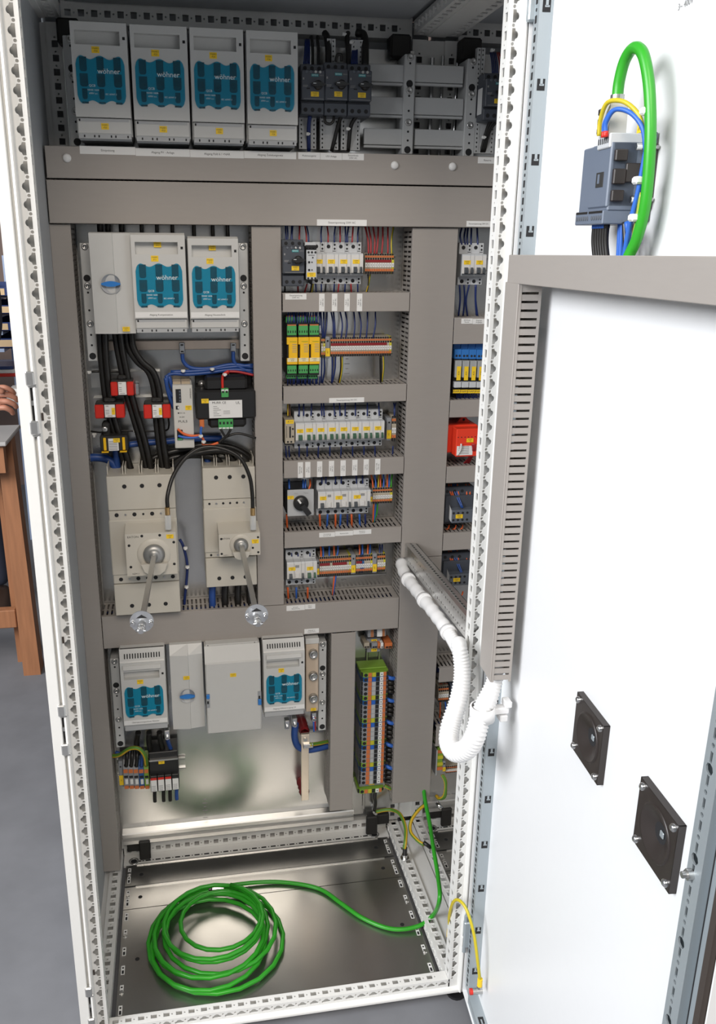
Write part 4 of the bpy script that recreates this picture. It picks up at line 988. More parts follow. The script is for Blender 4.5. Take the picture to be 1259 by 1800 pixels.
# ================================================================== LEFT COLUMN: TRANSFORMERS, SUPPLY, LARGE BREAKERS
x0, x1, z0, z1 = RC(190, 598, 424, 614, 518); t = thing('neutral_busbar', 'flat tinned neutral busbar under the middle fuse switches', 'busbar', ((x0+x1)/2, PLATE, z0))
mb = MB(); mb.m('tin_copper').cbox(x0, x1, 510, 520, z0, z1, .8); part('bar', mb, t)
for u in (200, 415):
    q = P(u, 606, 518); mb = MB(); mb.m('busbar_grey').cbox(q.x-8, q.x+8, 520, PLATE-1, z0+2, z1-2, 1); part('standoff', mb, t)
for i, u in enumerate((320, 410)):
    q = P(u, 611, 506); mb = MB(); mb.m('chrome').cbox(q.x-6, q.x+6, 498, 509, q.z-12, q.z+11, 1).cyl((q.x, q.z), 3.6, 494, 498, n=8).m('black').box(q.x-3, q.x+3, 497, 498, q.z-9, q.z-6).box(q.x-3, q.x+3, 497, 498, q.z+5, q.z+8); solo('bar_clamp', mb, ('left', 'right')[i]+' metal clamp on the flat neutral busbar', 'clamp')
mb = MB(); a = P(160, 668, 522); b = P(282, 668, 522); mb.m('zinc_bright').box(a.x, b.x, 519, 521, a.z-16, a.z+16).box(a.x, b.x, 521, PLATE-.5, a.z+14, a.z+16).box(a.x, b.x, 521, PLATE-.5, a.z-16, a.z-14); solo('mounting_rail', mb, 'wide steel mounting rail behind the uppermost red current transformer', 'mounting rail')
mb = MB(); a = P(165, 712, 522); b = P(300, 712, 522); mb.m('zinc_bright').box(a.x, b.x, 519, 521, a.z-15, a.z+15).box(a.x, b.x, 521, PLATE-.5, a.z+13, a.z+15).box(a.x, b.x, 521, PLATE-.5, a.z-15, a.z-13); solo('mounting_rail', mb, 'wide steel mounting rail behind the two lower red current transformers', 'mounting rail')
def current_tf(label, u0, v0, u1, v1, Y, col='red', tags=True):
    x0, x1, z0, z1 = RC(u0, v0, u1, v1, Y); W_, H_ = x1-x0, z1-z0; t = thing('current_transformer', label, 'current transformer', ((x0+x1)/2, PLATE-14, z0))
    mb = MB(); mb.m('black_matt').cbox(x0+W_*.02, x1-W_*.02, Y+5, Y+40, z0-1, z1+H_*.12, 2).cbox(x0+W_*.30, x1-W_*.30, Y+8, Y+38, z1+H_*.1, z1+H_*.42, 3); mb.m('hole').cyl(((x0+x1)/2, z1+H_*.26), 3, Y+7, Y+8, n=10); part('core', mb, t)
    for a, b in ((0, .30), (.70, 1)):
        mb = MB(); mb.m(col).cbox(x0+W_*a, x0+W_*b, Y, Y+38, z0, z1, 2); part('side_cap', mb, t)
    mb = MB(); mb.m('paper').box(x0+W_*.33, x0+W_*.68, Y+3.5, Y+5, z0+H_*.06, z1-H_*.02); put_text(mb, 'MBS', x0+W_*.42, Y+3.3, z1-H_*.13, H_*.12, 'ink'); put_text(mb, '250/5A', x0+W_*.5, Y+3.3, z0+H_*.15, H_*.12, 'ink')
    for k in range(3): mb.m('ink_grey').box(x0+W_*.36, x0+W_*.48, Y+3.2, Y+3.5, z0+H_*(.3+.13*k), z0+H_*(.34+.13*k))
    part('rating_plate', mb, t)
    if tags: label_plate(t, x0+W_*.62, z0+H_*.5, W_*.11, H_*.5, Y+3.3, ['-T1'], rot=1, fs=4.5)
    mb = MB(); mb.m('black_matt').cbox(x0+W_*.3, x1-W_*.3, Y+38, PLATE-14, z0+4, z1-4, 1); part('rail_foot', mb, t); return t
current_tf('uppermost red current transformer, with a bare metal terminal on its right', 194.5, 671.5, 235, 696, 455, tags=False)
current_tf('red current transformer next to the left vertical duct', 166.5, 711.5, 219, 735.5, 452)
current_tf('red current transformer beside the tall white power supply', 252.5, 711.5, 300, 736, 452, 'red')
q = P(241, 683, 455); mb = MB(); mb.m('chrome').cbox(q.x-5, q.x+5, 455, 480, q.z-14, q.z+12, 2).cyl((q.x, q.z+4), 3.5, 450, 455, n=8).cyl((q.x, q.z-6), 3.5, 450, 455, n=8); solo('terminal_clamp', mb, 'bright metal terminal right of the uppermost red current transformer', 'clamp')
# fourth transformer: black with yellow bars
x0, x1, z0, z1 = RC(176, 770, 225, 793, 455); W_, H_ = x1-x0, z1-z0; t = thing('current_transformer', 'black current transformer with two yellow bars, below the red ones', 'current transformer', ((x0+x1)/2, PLATE-14, z0))
mb = MB(); mb.m('black_matt').cbox(x0, x1, 456, 500, z0, z1+4, 2).cbox(x0+W_*.08, x0+W_*.36, 470, 500, z1, z1+30, 3); part('core', mb, t)
for f in (.12, .80):
    mb = MB(); mb.m('yellow_relay').cbox(x0+W_*f, x0+W_*(f+.1), 453, 457, z0+2, z1+1, 1); part('side_bar', mb, t)
for f in (.04, .70):
    mb = MB(); mb.m('yellow_relay').box(x0+W_*f, x0+W_*(f+.25), 450, 470, z0-2, z0); part('foot_plate', mb, t)
mb = MB(); mb.m('paper').box(x0+W_*.30, x0+W_*.66, 455, 456, z0+1, z1-1); mb.m('ink_grey')
for k in range(6): mb.box(x0+W_*.32, x0+W_*.62, 454.7, 455, z0+3+k*3.4, z0+4.4+k*3.4)
part('rating_plate', mb, t); label_plate(t, x0+W_*.60, z1-5, W_*.24, 9, 454.6, ['+NAR1','-T4'])
mb = MB(); mb.m('steel').lathe((x0+W_*.19, z1+17), [(468, 7), (464, 6.5), (463, 3), (463, .1)], 'y', 14); part('screw', mb, t)
mb = MB(); mb.m('black_matt').cbox(x0+W_*.3, x1-W_*.3, 500, PLATE-14, z0+4, z1-4, 1); part('rail_foot', mb, t)
# power supply
x0, x1, z0, z1 = RC(305.5, 677, 340, 788, 445); W_, H_ = x1-x0, z1-z0; t = thing('power_supply', 'tall white power supply module with orange wires at its lower plug', 'power supply', ((x0+x1)/2, PLATE-8, z0))
mb = MB(); mb.m('psu').cbox(x0, x1, 445, PLATE-8, z0, z1, 1.5); part('body', mb, t)
mb = MB(); mb.m('psu_wood').cbox(x0+1, x0+W_*.42, 462, PLATE-10, z1-1, z1+5, .5).cbox(x0+W_*.46, x1-4, 462, PLATE-10, z1-1, z1+5, .5); part('top_vent', mb, t)
mb = MB(); mb.m('black').box(x0+W_*.15, x0+W_*.42, 443.6, 445, z0+H_*.73, z0+H_*.94); sk = part('upper_socket', mb, t)
for k in range(4):
    mb = MB(); mb.m('siemens_mid').box(x0+W_*.32, x0+W_*.4, 442.6, 443.6, z0+H_*(.745+.048*k), z0+H_*(.775+.048*k)); part('clamp_lever', mb, sk)
mb = MB(); mb.m('black').box(x0+W_*.13, x0+W_*.28, 443.6, 445, z0+H_*.625, z0+H_*.68).m('paper').box(x0+W_*.22, x0+W_*.27, 443, 443.6, z0+H_*.635, z0+H_*.67); part('signal_socket', mb, t)
mb = MB(); mb.m('black').box(x0+W_*.13, x0+W_*.42, 443.6, 445, z0+H_*.135, z0+H_*.30); part('lower_socket', mb, t)
mb = MB(); mb.m('grn_plug').cbox(x0+W_*.15, x0+W_*.40, 441, 443.6, z0+H_*.14, z0+H_*.165, .5); part('plug', mb, t)
label_plate(t, x0+W_*.77, z0+H_*.645, W_*.32, 9.5, 444.8, ['+NAR1','-T5'])
mb = MB(); put_text(mb, 'PULS', x0+W_*.45, 444.6, z0+H_*.43, 7, 'ink', sx=1.3); put_text(mb, 'DC ok', x0+W_*.45, 444.6, z0+H_*.565, 4, 'ink'); put_text(mb, '24-28V', x0+W_*.42, 444.6, z0+H_*.50, 4, 'ink'); put_text(mb, 'DIMENSION', x0+W_*.9, 444.6, z0+H_*.87, 4, 'ink', math.pi/2)
mb.m('black').cyl((x0+W_*.25, z0+H_*.565), 1.6, 444.3, 445, n=8); part('lettering', mb, t)
# control transformer
x0, x1, z0, z1 = RC(344, 686, 450, 737, 440); W_, H_ = x1-x0, z1-z0; t = thing('control_transformer', 'big black control transformer with white rating label and green plugs', 'transformer', ((x0+x1)/2, PLATE, z0-20))
mb = MB(); mb.m('black').cbox(x0, x1, 440, 505, z0, z1, 4); part('core', mb, t)
mb = MB(); mb.m('black').cbox(x0+W_*.16, x1-W_*.13, 446, 500, z1-3, z1+26, 6).cbox(x0+W_*.20, x1-W_*.16, 446, 500, z0-20, z0+3, 6); part('winding', mb, t)
mb = MB(); mb.m('black').cbox(x0+2, x1-W_*.08, 505, 512, z1+4, z1+36, 2).cbox(x0+W_*.02, x1-2, 512, PLATE-1, z0-8, z1+30, 1); part('mounting_foot', mb, t)
for u in (354.5, 424.5):
    q = P(u, 675, 503); mb = MB(); mb.m('zinc_bright').lathe((q.x, q.z), [(505, 8), (503, 8), (503, 5.5), (498, 5), (498, .1)], 'y', 12); part('mounting_screw', mb, t)
xa, xb, za, zb = RC(367.5, 703.5, 426, 734.5, 439.6); mb = MB(); mb.m('paper').cbox(xa, xb, 438.8, 440.2, za, zb, .4); put_text(mb, 'MURR', xa+16, 438.5, zb-5, 7, 'ink'); put_text(mb, 'CE', xa+32, 438.5, zb-5, 7, 'ink'); put_text(mb, 'UL', xb-9, 438.5, zb-6, 8, 'ink')
mb.m('ink_grey')
for k in range(6): mb.box(xa+9, xa+17+(k % 3)*4, 438.4, 438.8, zb-13-k*4, zb-12-k*4)
for k in range(3): mb.box(xa+30, xa+44, 438.4, 438.8, zb-23-k*3, zb-22.2-k*3)
part('rating_plate', mb, t)
q = P(360.5, 705, 439); label_plate(t, q.x, q.z, 15, 9.5, 439.8, ['+NAR1','-T3'])
for nm, (ua, va, ub, vb), yy in (('upper_plug', (389, 683, 402, 698.5), 436), ('lower_plug', (384, 737, 410, 754.5), 440)):
    xa, xb, za, zb = RC(ua, va, ub, vb, yy); mb = MB(); mb.m('grn_plug').cbox(xa, xb, yy, yy+16, za, zb, 1); n = 2 if nm[0] == 'u' else 4
    for k in range(n): mb.m('hole').box(xa+(xb-xa)*(k+.25)/n, xa+(xb-xa)*(k+.75)/n, yy-.4, yy, za+(zb-za)*.5, za+(zb-za)*.75); mb.m('paper').box(xa+(xb-xa)*(k+.1)/n, xa+(xb-xa)*(k+.9)/n, yy-.3, yy, (zb-6 if n == 2 else za+1), (zb-2 if n == 2 else za+4))
    part(nm, mb, t)
q = P(355, 744, 446); mb = MB(); mb.m('orange').cbox(q.x-5, q.x+5, 444, 452, q.z-9, q.z+9, 1.5); part('earth_tab', mb, t)

# ---- large moulded-case breakers
def big_breaker(label, u0, v0, u1, v1, Y, bx, Yb, poles, bands, name, nhole, seal, tagp, kr):
    x0, x1, z0, z1 = RC(u0, v0, u1, v1, Y); W_, H_ = x1-x0, z1-z0; t = thing('main_breaker', label, 'main breaker', ((x0+x1)/2, PLATE, z0)); G = lambda f: z1-H_*f
    mb = MB(); mb.m('cream').cbox(x0+1, x1-1, Y+3, PLATE-1, G(bands[3]), G(bands[0]), 1.5).cbox(x0, x1, Y, Y+20, G(bands[2]), G(bands[1]), 2); part('body', mb, t)
    for nm, fa, fb in (('upper_terminal_cover', 0, bands[0]-.004), ('lower_terminal_cover', bands[3]+.004, 1)):
        mb = MB(); mb.m('cream').cbox(x0+1, x1-1, Y+1, PLATE-1, G(fb), G(fa), 1.5); c = part(nm, mb, t)
        for k in range(nhole):
            xx = x0+W_*(.26+.255*k); zz = G(fa+(fb-fa)*(.30 if fa == 0 else .70)); m2 = MB(); m2.m('hole').cyl((xx, zz), 4.6, Y+.4, Y+1.1, n=14); part('screw_hole', m2, c)
    for k in range(poles+1):
        for s_ in ((-2.5, 2.5) if 0 < k < poles else (0,)):
            mb = MB(); xx = x0+3+(W_-6)*k/poles+s_; mb.m('cream').box(xx-1, xx+1, Y+20, PLATE-10, z1-1, z1+18); part('phase_barrier', mb, t)
    for fz, lst in ((bands[0]+(bands[1]-bands[0])*.45, (.12,.38,.64)), (bands[2]+(bands[3]-bands[2])*.5, (.12,.38,.64,.9))):
        for f in lst:
            mb = MB(); mb.m('hole').cyl((x0+W_*f, G(fz)), 4.4 if W_ > 120 else 2.6, Y+2.2, Y+3.1, n=12); part('screw_hole', mb, t)
        for f in (.25, .51, .77):
            mb = MB(); mb.m('steel' if f != .51 else 'hole').cyl((x0+W_*f, G(fz)), 2.4, Y+1.8, Y+3.1, n=8); part('set_screw', mb, t)
    # rotary drive housing
    xa, xb, za, zb = RC(*bx, Yb); mb = MB(); mb.m('cream').prism([(Yb,za),(Yb,zb),(Y,zb+ (Y-Yb)*.18),(Y+1,za)], xa, xb, 'x'); hs = part('drive_housing', mb, t)
    w2, h2 = xb-xa, zb-za
    for fx, fz in nhole_pos[name]:
        m2 = MB(); m2.m('hole').cyl((xa+w2*fx, za+h2*fz), w2*.028, Yb-.5, Yb+.2, n=10); part('housing_hole', m2, hs)
    kx, kz = xa+w2*kr[0], za+h2*kr[1]; R_ = kr[2]
    m2 = MB(); m2.m('cream').lathe((kx, kz), [(Yb+.5, R_*1.55), (Yb-2, R_*1.5), (Yb-2, R_)], 'y', 32); part('dial_ring', m2, hs)
    m2 = MB(); m2.m('disc_grey').lathe((kx, kz), [(Yb-1, R_), (Yb-9, R_*.95), (Yb-12, R_*.55), (Yb-12, R_*.3), (Yb-22, R_*.25), (Yb-22, .1)], 'y', 26); part('drive_disc', m2, hs)
    m2 = MB(); m2.m('cream').prism([(kx-R_*1.2,kz-R_*.75),(kx+R_*1.2,kz-R_*.75),(kx+R_*.9,kz-R_*1.5),(kx+R_*.4,kz-R_*1.85),(kx-R_*.4,kz-R_*1.85),(kx-R_*.9,kz-R_*1.5)], Yb-14, Yb); part('dial_tongue', m2, hs)
    m2 = MB(); put_text(m2, 'EATON' , xa+w2*.155, Yb-.3, za+h2*(.925 if W_ > 120 else .80), w2*.058, 'ink', sx=1.15); put_text(m2, name, xa+w2*.17, Yb-.3, za+h2*.05, w2*.045, 'ink'); part('lettering', m2, hs)
    label_plate(t, xa+w2*tagp[0], za+h2*tagp[1], 15, 9, Yb-.2, ['+NAR1','-Q%d' % seal])
    return t, (kx, kz)
nhole_pos = {'NZM 3': ((.33,.94),(.68,.94),(.07,.73),(.95,.76),(.08,.22),(.94,.24)), 'NZM 1': ((.06,.80),(.06,.13),(.95,.80),(.95,.12),(.82,.33))}
b1, k1 = big_breaker('larger cream main breaker with long shaft, at left', 194, 836, 313, 1080, 425, (221.5, 937, 311, 1011), 378, 4, (.24, .305, .70, .765), 'NZM 3', 3, 1, (.88, .90), (.55, .50, 23))
b2, k2 = big_breaker('smaller cream main breaker with long shaft, at right', 358.5, 822, 451, 1031, 446, (385, 938, 457.5, 977), 392, 4, (.26, .33, .70, .745), 'NZM 1', 3, 2, (.88, .62), (.53, .50, 16))
def shaft(label, k, Y0, end, yoke):
    e = P(*end); a = Vector((k[0], Y0-18, k[1])); t = thing('drive_shaft', label, 'shaft', tuple(a)); d = (e-a); L = d.length; d.normalize(); s_ = Vector((1,0,0)); s_ = (s_-d*s_.dot(d)).normalized(); up = d.cross(s_); r = 4.6
    mb = MB(); mb.m('steel'); vs = [tuple(p+s_*x+up*z) for p in (a, e) for x, z in ((-r,-r),(r,-r),(r,r),(-r,r))]; mb.add(vs, [(0,1,5,4),(1,2,6,5),(2,3,7,6),(3,0,4,7),(3,2,1,0),(4,5,6,7)]); part('square_rod', mb, t)
    # coupling disc with ears, bolts and locating pin at the free end
    def disc(c, rad, th, m, n=24):
        m2 = MB(); m2.m(m); v = []
        for q in (0, th):
            for i in range(n): an = 2*math.pi*i/n; v.append(tuple(c+d*q+s_*(rad*math.cos(an))+up*(rad*math.sin(an))))
        m2.add(v, [(i,(i+1)%n,n+(i+1)%n,n+i) for i in range(n)]+[tuple(range(n-1,-1,-1)), tuple(range(n,2*n))]); return m2
    dp = part('coupling_disc', disc(e, 21, 2, 'disc_plate'), t)
    part('triangle_slot', (lambda m2: (m2.m('hole').add([tuple(e+d*2.3+s_*x+up*z) for x, z in ((-10,7),(10,7),(0,14))], [(0,1,2)]), m2)[1])(MB()), dp)
    for x in (-16, 16):
        m2 = MB(); m2.m('chrome'); c = e+s_*x-up*2; m2.tube([c, c+d*11], 4, 8); part('bolt', m2, dp)
    m2 = MB(); m2.m('zinc_bright'); m2.tube([e-up*5, e-up*5+d*26], 7, 12); part('hub', m2, dp)
    m2 = MB(); m2.m('chrome'); c = e-up*5+d*26; m2.tube([c-s_*9, c+s_*9], 2.6, 8); m2.tube([c, c+d*4], 4.5, 8); part('locating_pin', m2, dp)
    return t
shaft('steel door-coupling shaft sticking out of the larger cream breaker', k1, 378, (249.5, 1092, 70), 1); shaft('steel door-coupling shaft sticking out of the smaller cream breaker', k2, 392, (451, 1080, 70), 1)
# bypass lead linking the two breakers, with brass sleeves and clear lugs
wire([(294.5,892,380),(294.5,872,385),(304,838,400),(325,806,410),(352,788,415),(385,787,415),(420,803,410),(438,835,402),(443.5,868,398),(444.5,898,395)], 4.2, 'w_black', 'thin black lead arching from the larger to the smaller cream breaker', n=8, sub=8, cat='cable')
for i, (u, v, Y) in enumerate(((294.5, 899, 378), (444.5, 900, 393))):
    q = P(u, v, Y); w_ = ('larger', 'smaller')[i]
    mb = MB(); mb.m('brass').cyl((q.x, Y), 5.2, q.z-7, q.z+9, 'z', 12); solo('cable_sleeve', mb, 'brass sleeve of the lead above the %s cream breaker' % w_, 'sleeve')
    t = thing('lead_lug', 'clear plastic lug of the lead on the %s cream breaker' % w_, 'lug', (q.x, Y+10, q.z-45)); mb = MB(); mb.m('clear').cbox(q.x-6.5, q.x+6.5, Y-7, Y+7, q.z-40, q.z-8, 2); part('housing', mb, t)
    mb = MB(); mb.m('chrome').cyl((q.x, Y), 2.6, q.z-30, q.z-7, 'z', 8).cbox(q.x-5, q.x+5, Y-5, Y+5, q.z-39, q.z-30, 1); part('spring_contact', mb, t)

# ---- heavy cables of the left column
def pair(pts, r, m, lab, off=5.6):
    for k, s_ in enumerate((-1, 1)):
        pp = [P(*p)+Vector((s_*off, -s_*4, 0)) for p in pts]
        mb = MB(); mb.m(m).tube(smooth_path(pp, 6), r, 10); solo('power_cable', mb, ('left' if k == 0 else 'right')+' thick black cable of the '+lab, 'cable', 'thick black cables under the blank cover')
pair([(180,580,470),(181,610,470),(184,650,475),(190,700,478),(200,745,485),(215,790,490),(228,830,495),(234,850,498)], 6.6, 'w_black', 'first pair under the blank cover with blue knob')
pair([(206,580,470),(211,615,470),(219,655,475),(226,690,478),(239,735,480),(252,780,482),(262,825,488),(266,850,490)], 6.6, 'w_black', 'second pair under the blank cover with blue knob')
pair([(226,580,470),(230,610,468),(245,635,468),(266,655,470),(276,690,474),(279,740,478),(285,790,480),(292,830,486),(294,850,490)], 6.6, 'w_black', 'third pair under the blank cover with blue knob')
for i, (p, lab) in enumerate((([(265,850,500),(272,822,500),(300,806,500),(340,800,500),(380,806,500),(396,832,500)], 'lowest'), ([(245,852,505),(256,815,505),(300,795,508),(350,790,508),(400,797,508),(418,832,505)], 'middle'), ([(290,850,495),(310,812,495),(345,797,492),(395,792,492),(430,806,495),(436,832,498)], 'front'), ([(300,800,512),(350,783,512),(405,786,512),(440,806,512),(447,830,512)], 'uppermost'))):
    mb = MB(); mb.m('w_black').tube(smooth_path([P(*q) for q in p], 7), 7.5, 10); solo('power_cable', mb, lab+' heavy black cable curving between the two cream breakers', 'cable', 'heavy black cables between the breakers')
wire([(150,806,505),(170,804,505),(190,808,505),(203,822,503),(208,852,500)], 9, 'w_mblue', 'thick blue cable entering the larger cream breaker from the left duct', n=10, cat='cable', name='power_cable')
wire([(204,790,498),(205,806,500),(207,830,503),(206,852,503)], 7.5, 'w_mblue', 'short thick blue cable below the yellow-barred transformer', n=10, cat='cable', name='power_cable')
wire([(226,782,512),(250,779,515),(290,776,518),(335,772,518),(390,770,520)], 7, 'w_mblue', 'thick blue cable running right behind the white power supply', n=10, cat='cable', name='power_cable')
wire([(366,835,505),(366,818,505),(364,805,508)], 7, 'w_mblue', 'short thick blue cable on top of the smaller cream breaker', n=10, cat='cable', name='power_cable')
for i, (u, m) in enumerate(((374, 'w_mblue'), (396.5, 'w_black'), (419, 'w_black'), (440,'w_black'))): wire([(u,1025,480),(u-1,1045,482),(u,1068,484)], 8, m, ('blue cable under the smaller cream breaker', 'left black cable under the smaller cream breaker', 'middle black cable under the smaller cream breaker', 'right black cable under the smaller cream breaker')[i], n=10, cat='cable', name='power_cable')
for k, p in enumerate((((320.5,622),(323,636),(337,647),(368,648),(408,641),(446,646)), ((410,618),(411,634),(420,645),(446,657)), ((446,652),(408,650),(368,655),(330,658),(303,657),(291,664)), ((446,642),(400,646),(350,652),(300,654)), ((293,660),(294,680),(302,694),(311,700)), ((291,664),(296,690),(305,715),(309,720)), ((297,662),(303,680),(309,690),(313,694)))):
    wire([(u, v, 490 if k < 4 else 470) for u, v in p], 4.2, 'w_mblue', NTH[k]+' strand of the dark blue harness over the power supply', 'blue harness over the power supply', n=8)
for k, p in enumerate((((391.5,684),(391,668),(393,658),(402,652)), ((398.5,684),(396,668),(395,660),(402,654)), ((402,653),(420,654),(448,660)))): wire([(u, v, 445+12*k) for u, v in p], 3, ('red', 'red', 'w_red')[k], ('left red wire into the upper transformer plug', 'right red wire into the upper transformer plug', 'dark red wire leading right from the transformer plug')[k], n=6)
for k, p in enumerate((((312.5,754),(322,762),(336,766),(353,765)), ((313,766),(326,769),(340,769),(353,767)), ((353,766),(358,774),(357,781),(368,783),(384,778)), ((384,778),(398,768),(420,762),(450,770)), ((388,754),(393,763),(397,768)), ((406,754),(401,763),(396,769)), ((354,750),(353,760),(354,768)))):
    wire([(u, v, 440+6*(k in (2, 3))) for u, v in p], 2.8, ('w_orange', 'w_bblue', 'w_orange', 'w_black', 'w_black', 'w_black', 'w_bblue')[k], ('orange wire leaving the lower socket of the power supply', 'blue wire leaving the lower socket of the power supply', 'orange wire bundle below the transformer', 'black wire bundle leading right below the transformer', 'left black wire from the lower green plug', 'right black wire from the lower green plug', 'short blue wire under the orange earth tab')[k], n=6)
wire([(316,948,470),(322,960,470),(329,990,480),(328,1020,490),(325,1050,495),(324,1066,498)], 3.2, 'w_blue', 'dark blue lead with white ties right of the larger cream breaker', n=8)
wire([(296,735,480),(297,748,490),(290,757,500),(250,758,505),(205,757,505),(180,760,505),(160,758,510)], 2, 'w_black', 'thin black sensor lead below the red transformers', n=6)
wire([(157,654,500),(172,653,500),(200,653,505),(215,654,505)], 2.6, 'w_black', 'thin black lead above the uppermost red transformer', n=6)
for i, (u, v, Y, lab) in enumerate(((157,654,498,'at the left duct above the red transformers'), (179,654,498,'on the thin black lead above the red transformers'), (166,763,500,'left of the yellow-barred transformer'), (197.5,762,500,'above the yellow-barred transformer'), (238,757,500,'on the sensor lead below the red transformers'), (322,651.5,484,'left on the blue harness'), (373,648.5,484,'in the middle of the blue harness'), (353,766,434,'on the orange wires beside the power supply'), (358,776,434,'below the orange earth tab'), (326,963,464,'high on the dark blue lead'), (329.5,996,474,'midway on the dark blue lead'), (328,1031,486,'low on the dark blue lead'), (395,658,440,'on the red wires of the transformer plug'))):
    q = P(u, v, Y); mb = MB(); mb.m('tie').cbox(q.x-4.5, q.x+4.5, Y-5, Y+3, q.z-2.2, q.z+2.2, .8).cbox(q.x-2.4, q.x+2.4, Y-8, Y-4, q.z-6 if i in (2,3,4) else q.z-3, q.z+3, .6); solo('cable_tie', mb, 'small white cable tie '+lab, 'cable tie')

# ================================================================== LOWER LEFT: TERMINALS, SURGE ARRESTER, EARTH BAR
a, b = P(206, 1352, 520), P(326, 1347, 520); din('mounting rail carrying the surge arrester', a.x, b.x, (a.z+b.z)/2-2)
def big_term(label, u0, v0, u1, v1, Y, col):
    x0, x1, z0, z1 = RC(u0, v0, u1, v1, Y); H_ = z1-z0; W_ = x1-x0; t = thing('feed_terminal', label, 'terminal block', ((x0+x1)/2, PLATE-8, z0)); mb = MB(); mb.m(col).prism([(Y+6,z0),(Y,z0+H_*.15),(Y,z0+H_*.75),(Y+10,z1),(PLATE-8,z1),(PLATE-8,z0)], x0+.2, x1-.2, 'x'); part('body', mb, t)
    for fa, fb in ((.60, .73), (.03, .13)):
        mb = MB(); mb.m('orange').box(x0+1, x1-1, Y-.8, Y+2, z0+H_*fa, z0+H_*fb); part('push_lever', mb, t)
    mb = MB(); mb.m('hole').box(x0+1.5, x1-1.5, Y-.5, Y+2, z0+H_*.42, z0+H_*.5).cyl(((x0+x1)/2, z0+H_*.85), W_*.3, Y+2, Y+4, n=10); part('wire_entry', mb, t, kind='stuff')
    mb = MB(); mb.m('paper').cbox(x0+W_*.28, x0+W_*.85, Y-1.5, Y, z0+H_*.2, z0+H_*.38, .4); part('marker', mb, t); return t
for i, (ua, ub, c) in enumerate(((217, 226, 'term_grey'), (226, 235, 'term_grey'), (235, 244, 'term_grey'), (244.3, 253.3, 'term_blue'), (253.5, 262, 'term_green'))):
    big_term(('left grey', 'middle grey', 'right grey', 'blue', 'green')[i]+' feed terminal left of the surge arrester', ua, 1339, ub, 1388, 478, c)
end_clamp('grey end clamp with yellow tag at the lower left duct', 209, 1340, 216.5, 1385, 480)
x0, x1, z0, z1 = RC(263.5, 1335, 314.5, 1391, 462); W_, H_ = x1-x0, z1-z0; t = thing('surge_arrester', 'black surge arrester with three red-white and one black-white cartridge', 'surge arrester', ((x0+x1)/2, PLATE-8, z0))
mb = MB(); mb.m('black').cbox(x0, x1, 470, PLATE-8, z0, z1+16, 1.5).m('steel').box(x0, x1, 466, 470, z1-6, z1-2); part('base', mb, t)
for k in range(4):
    xa, xb = x0+W_*(k+.03)/4, x0+W_*(k+.97)/4; mb = MB(); mb.m('black').cbox(xa, xb, 460, 478, z0+2, z0+H_*.52, 1); c = part('cartridge', mb, t)
    mb = MB(); mb.m('paper').box(xa+1, xb-1, 459.4, 460, z0+4, z0+H_*.46); mb.m('red' if k < 3 else 'black').box(xa+1, xb-1, 459.2, 459.6, z0+H_*.40, z0+H_*.47); mb.m('ink_grey')
    for j in range(4): mb.box(xa+2.5, xb-4, 459.2, 459.5, z0+6+j*4, z0+7.2+j*4)
    part('cartridge_label', mb, c)
label_plate(t, x0+W_*.42, z1-12, 14, 9, 469.6, ['+NAR1','-F9'])
for k, (u, v, m) in enumerate(((272, 1398, 'w_black'), (287.5, 1397, 'w_black'), (299, 1396, 'w_black'), (310.5, 1394, 'w_mblue'))): wire([(u,v-14,480),(u,v+2,478),(u+.5,v+11,478)], 4.6, m, ('leftmost black', 'middle black', 'right black', 'blue')[k]+' stub of lead under the surge arrester', n=10, cat='cable')
wire([(195,1329,480),(210,1327,470),(228,1316,455),(244,1316,450),(254,1328,455),(257,1345,475)], 4.6, 'pe', 'green-yellow earth cable arching over the lower left terminals', n=12, cat='cable')
for k, u in enumerate((222, 231, 240, 249)): wire([(u+2,1318,490),(u+1,1332,478),(u,1347,480)], 4.4, 'w_black' if k < 3 else 'w_mblue', ('left black', 'middle black', 'right black', 'blue')[k]+' lead entering the lower left feed terminals', n=8)
wire([(203,1322,500),(215,1325,495),(230,1318,490)], 4, 'w_mblue', 'dark blue lead behind the green-yellow cable at lower left', n=8)
wire([(294,1297,450),(297,1308,470),(303,1322,490)], 5, 'w_mblue', 'dark blue lead hanging from the clamp under the lower left fuse switch', n=8)
for k, (u, w_) in enumerate(((243, -3), (262, 0), (280, 3))): wire([(u,1287,460),(u+w_,1305,475),(u+w_*1.5+4,1325,490)], 6.5, 'w_black', ('left', 'middle', 'right')[k]+' black lead between lower left fuse switch and surge arrester', n=8)
# earth bar on red insulators
x0, x1, z0, z1 = RC(530, 1290, 543, 1407, 470); t = thing('earth_bar', 'pale copper earth bar standing upright on red insulators', 'busbar', ((x0+x1)/2, PLATE, z0)); mb = MB(); mb.m('tin_bar').cbox(x0, x1, 470, 476, z0, z1, .6); part('bar', mb, t)
for zc, dz in ((z1-2, 22), (z0+14, 26)):
    mb = MB(); mb.m('dark_red').lathe(((x0+x1)/2, zc), [(PLATE-1, 13), (520, 14), (512, 10), (505, 14), (496, 10), (488, 14), (477, 11)], 'y', 8); part('insulator', mb, t)
mb = MB(); mb.m('tin_bar').cbox(x0-1, x1+1, 466, 472, z1-30, z1, .6).m('steel').cyl(((x0+x1)/2, z1-13), 5, 462, 466, n=8); part('end_bracket', mb, t)
mb = MB(); mb.m('chrome').cbox(x0+3, x1+10, 460, 470, z1-36, z1-24, 1.5); part('terminal_clamp', mb, t)
wire([(545,1309,462),(560,1307,475),(574,1304,490),(582,1303,500)], 4.6, 'pe', 'green-yellow cable leaving the upright earth bar', n=12, cat='cable')
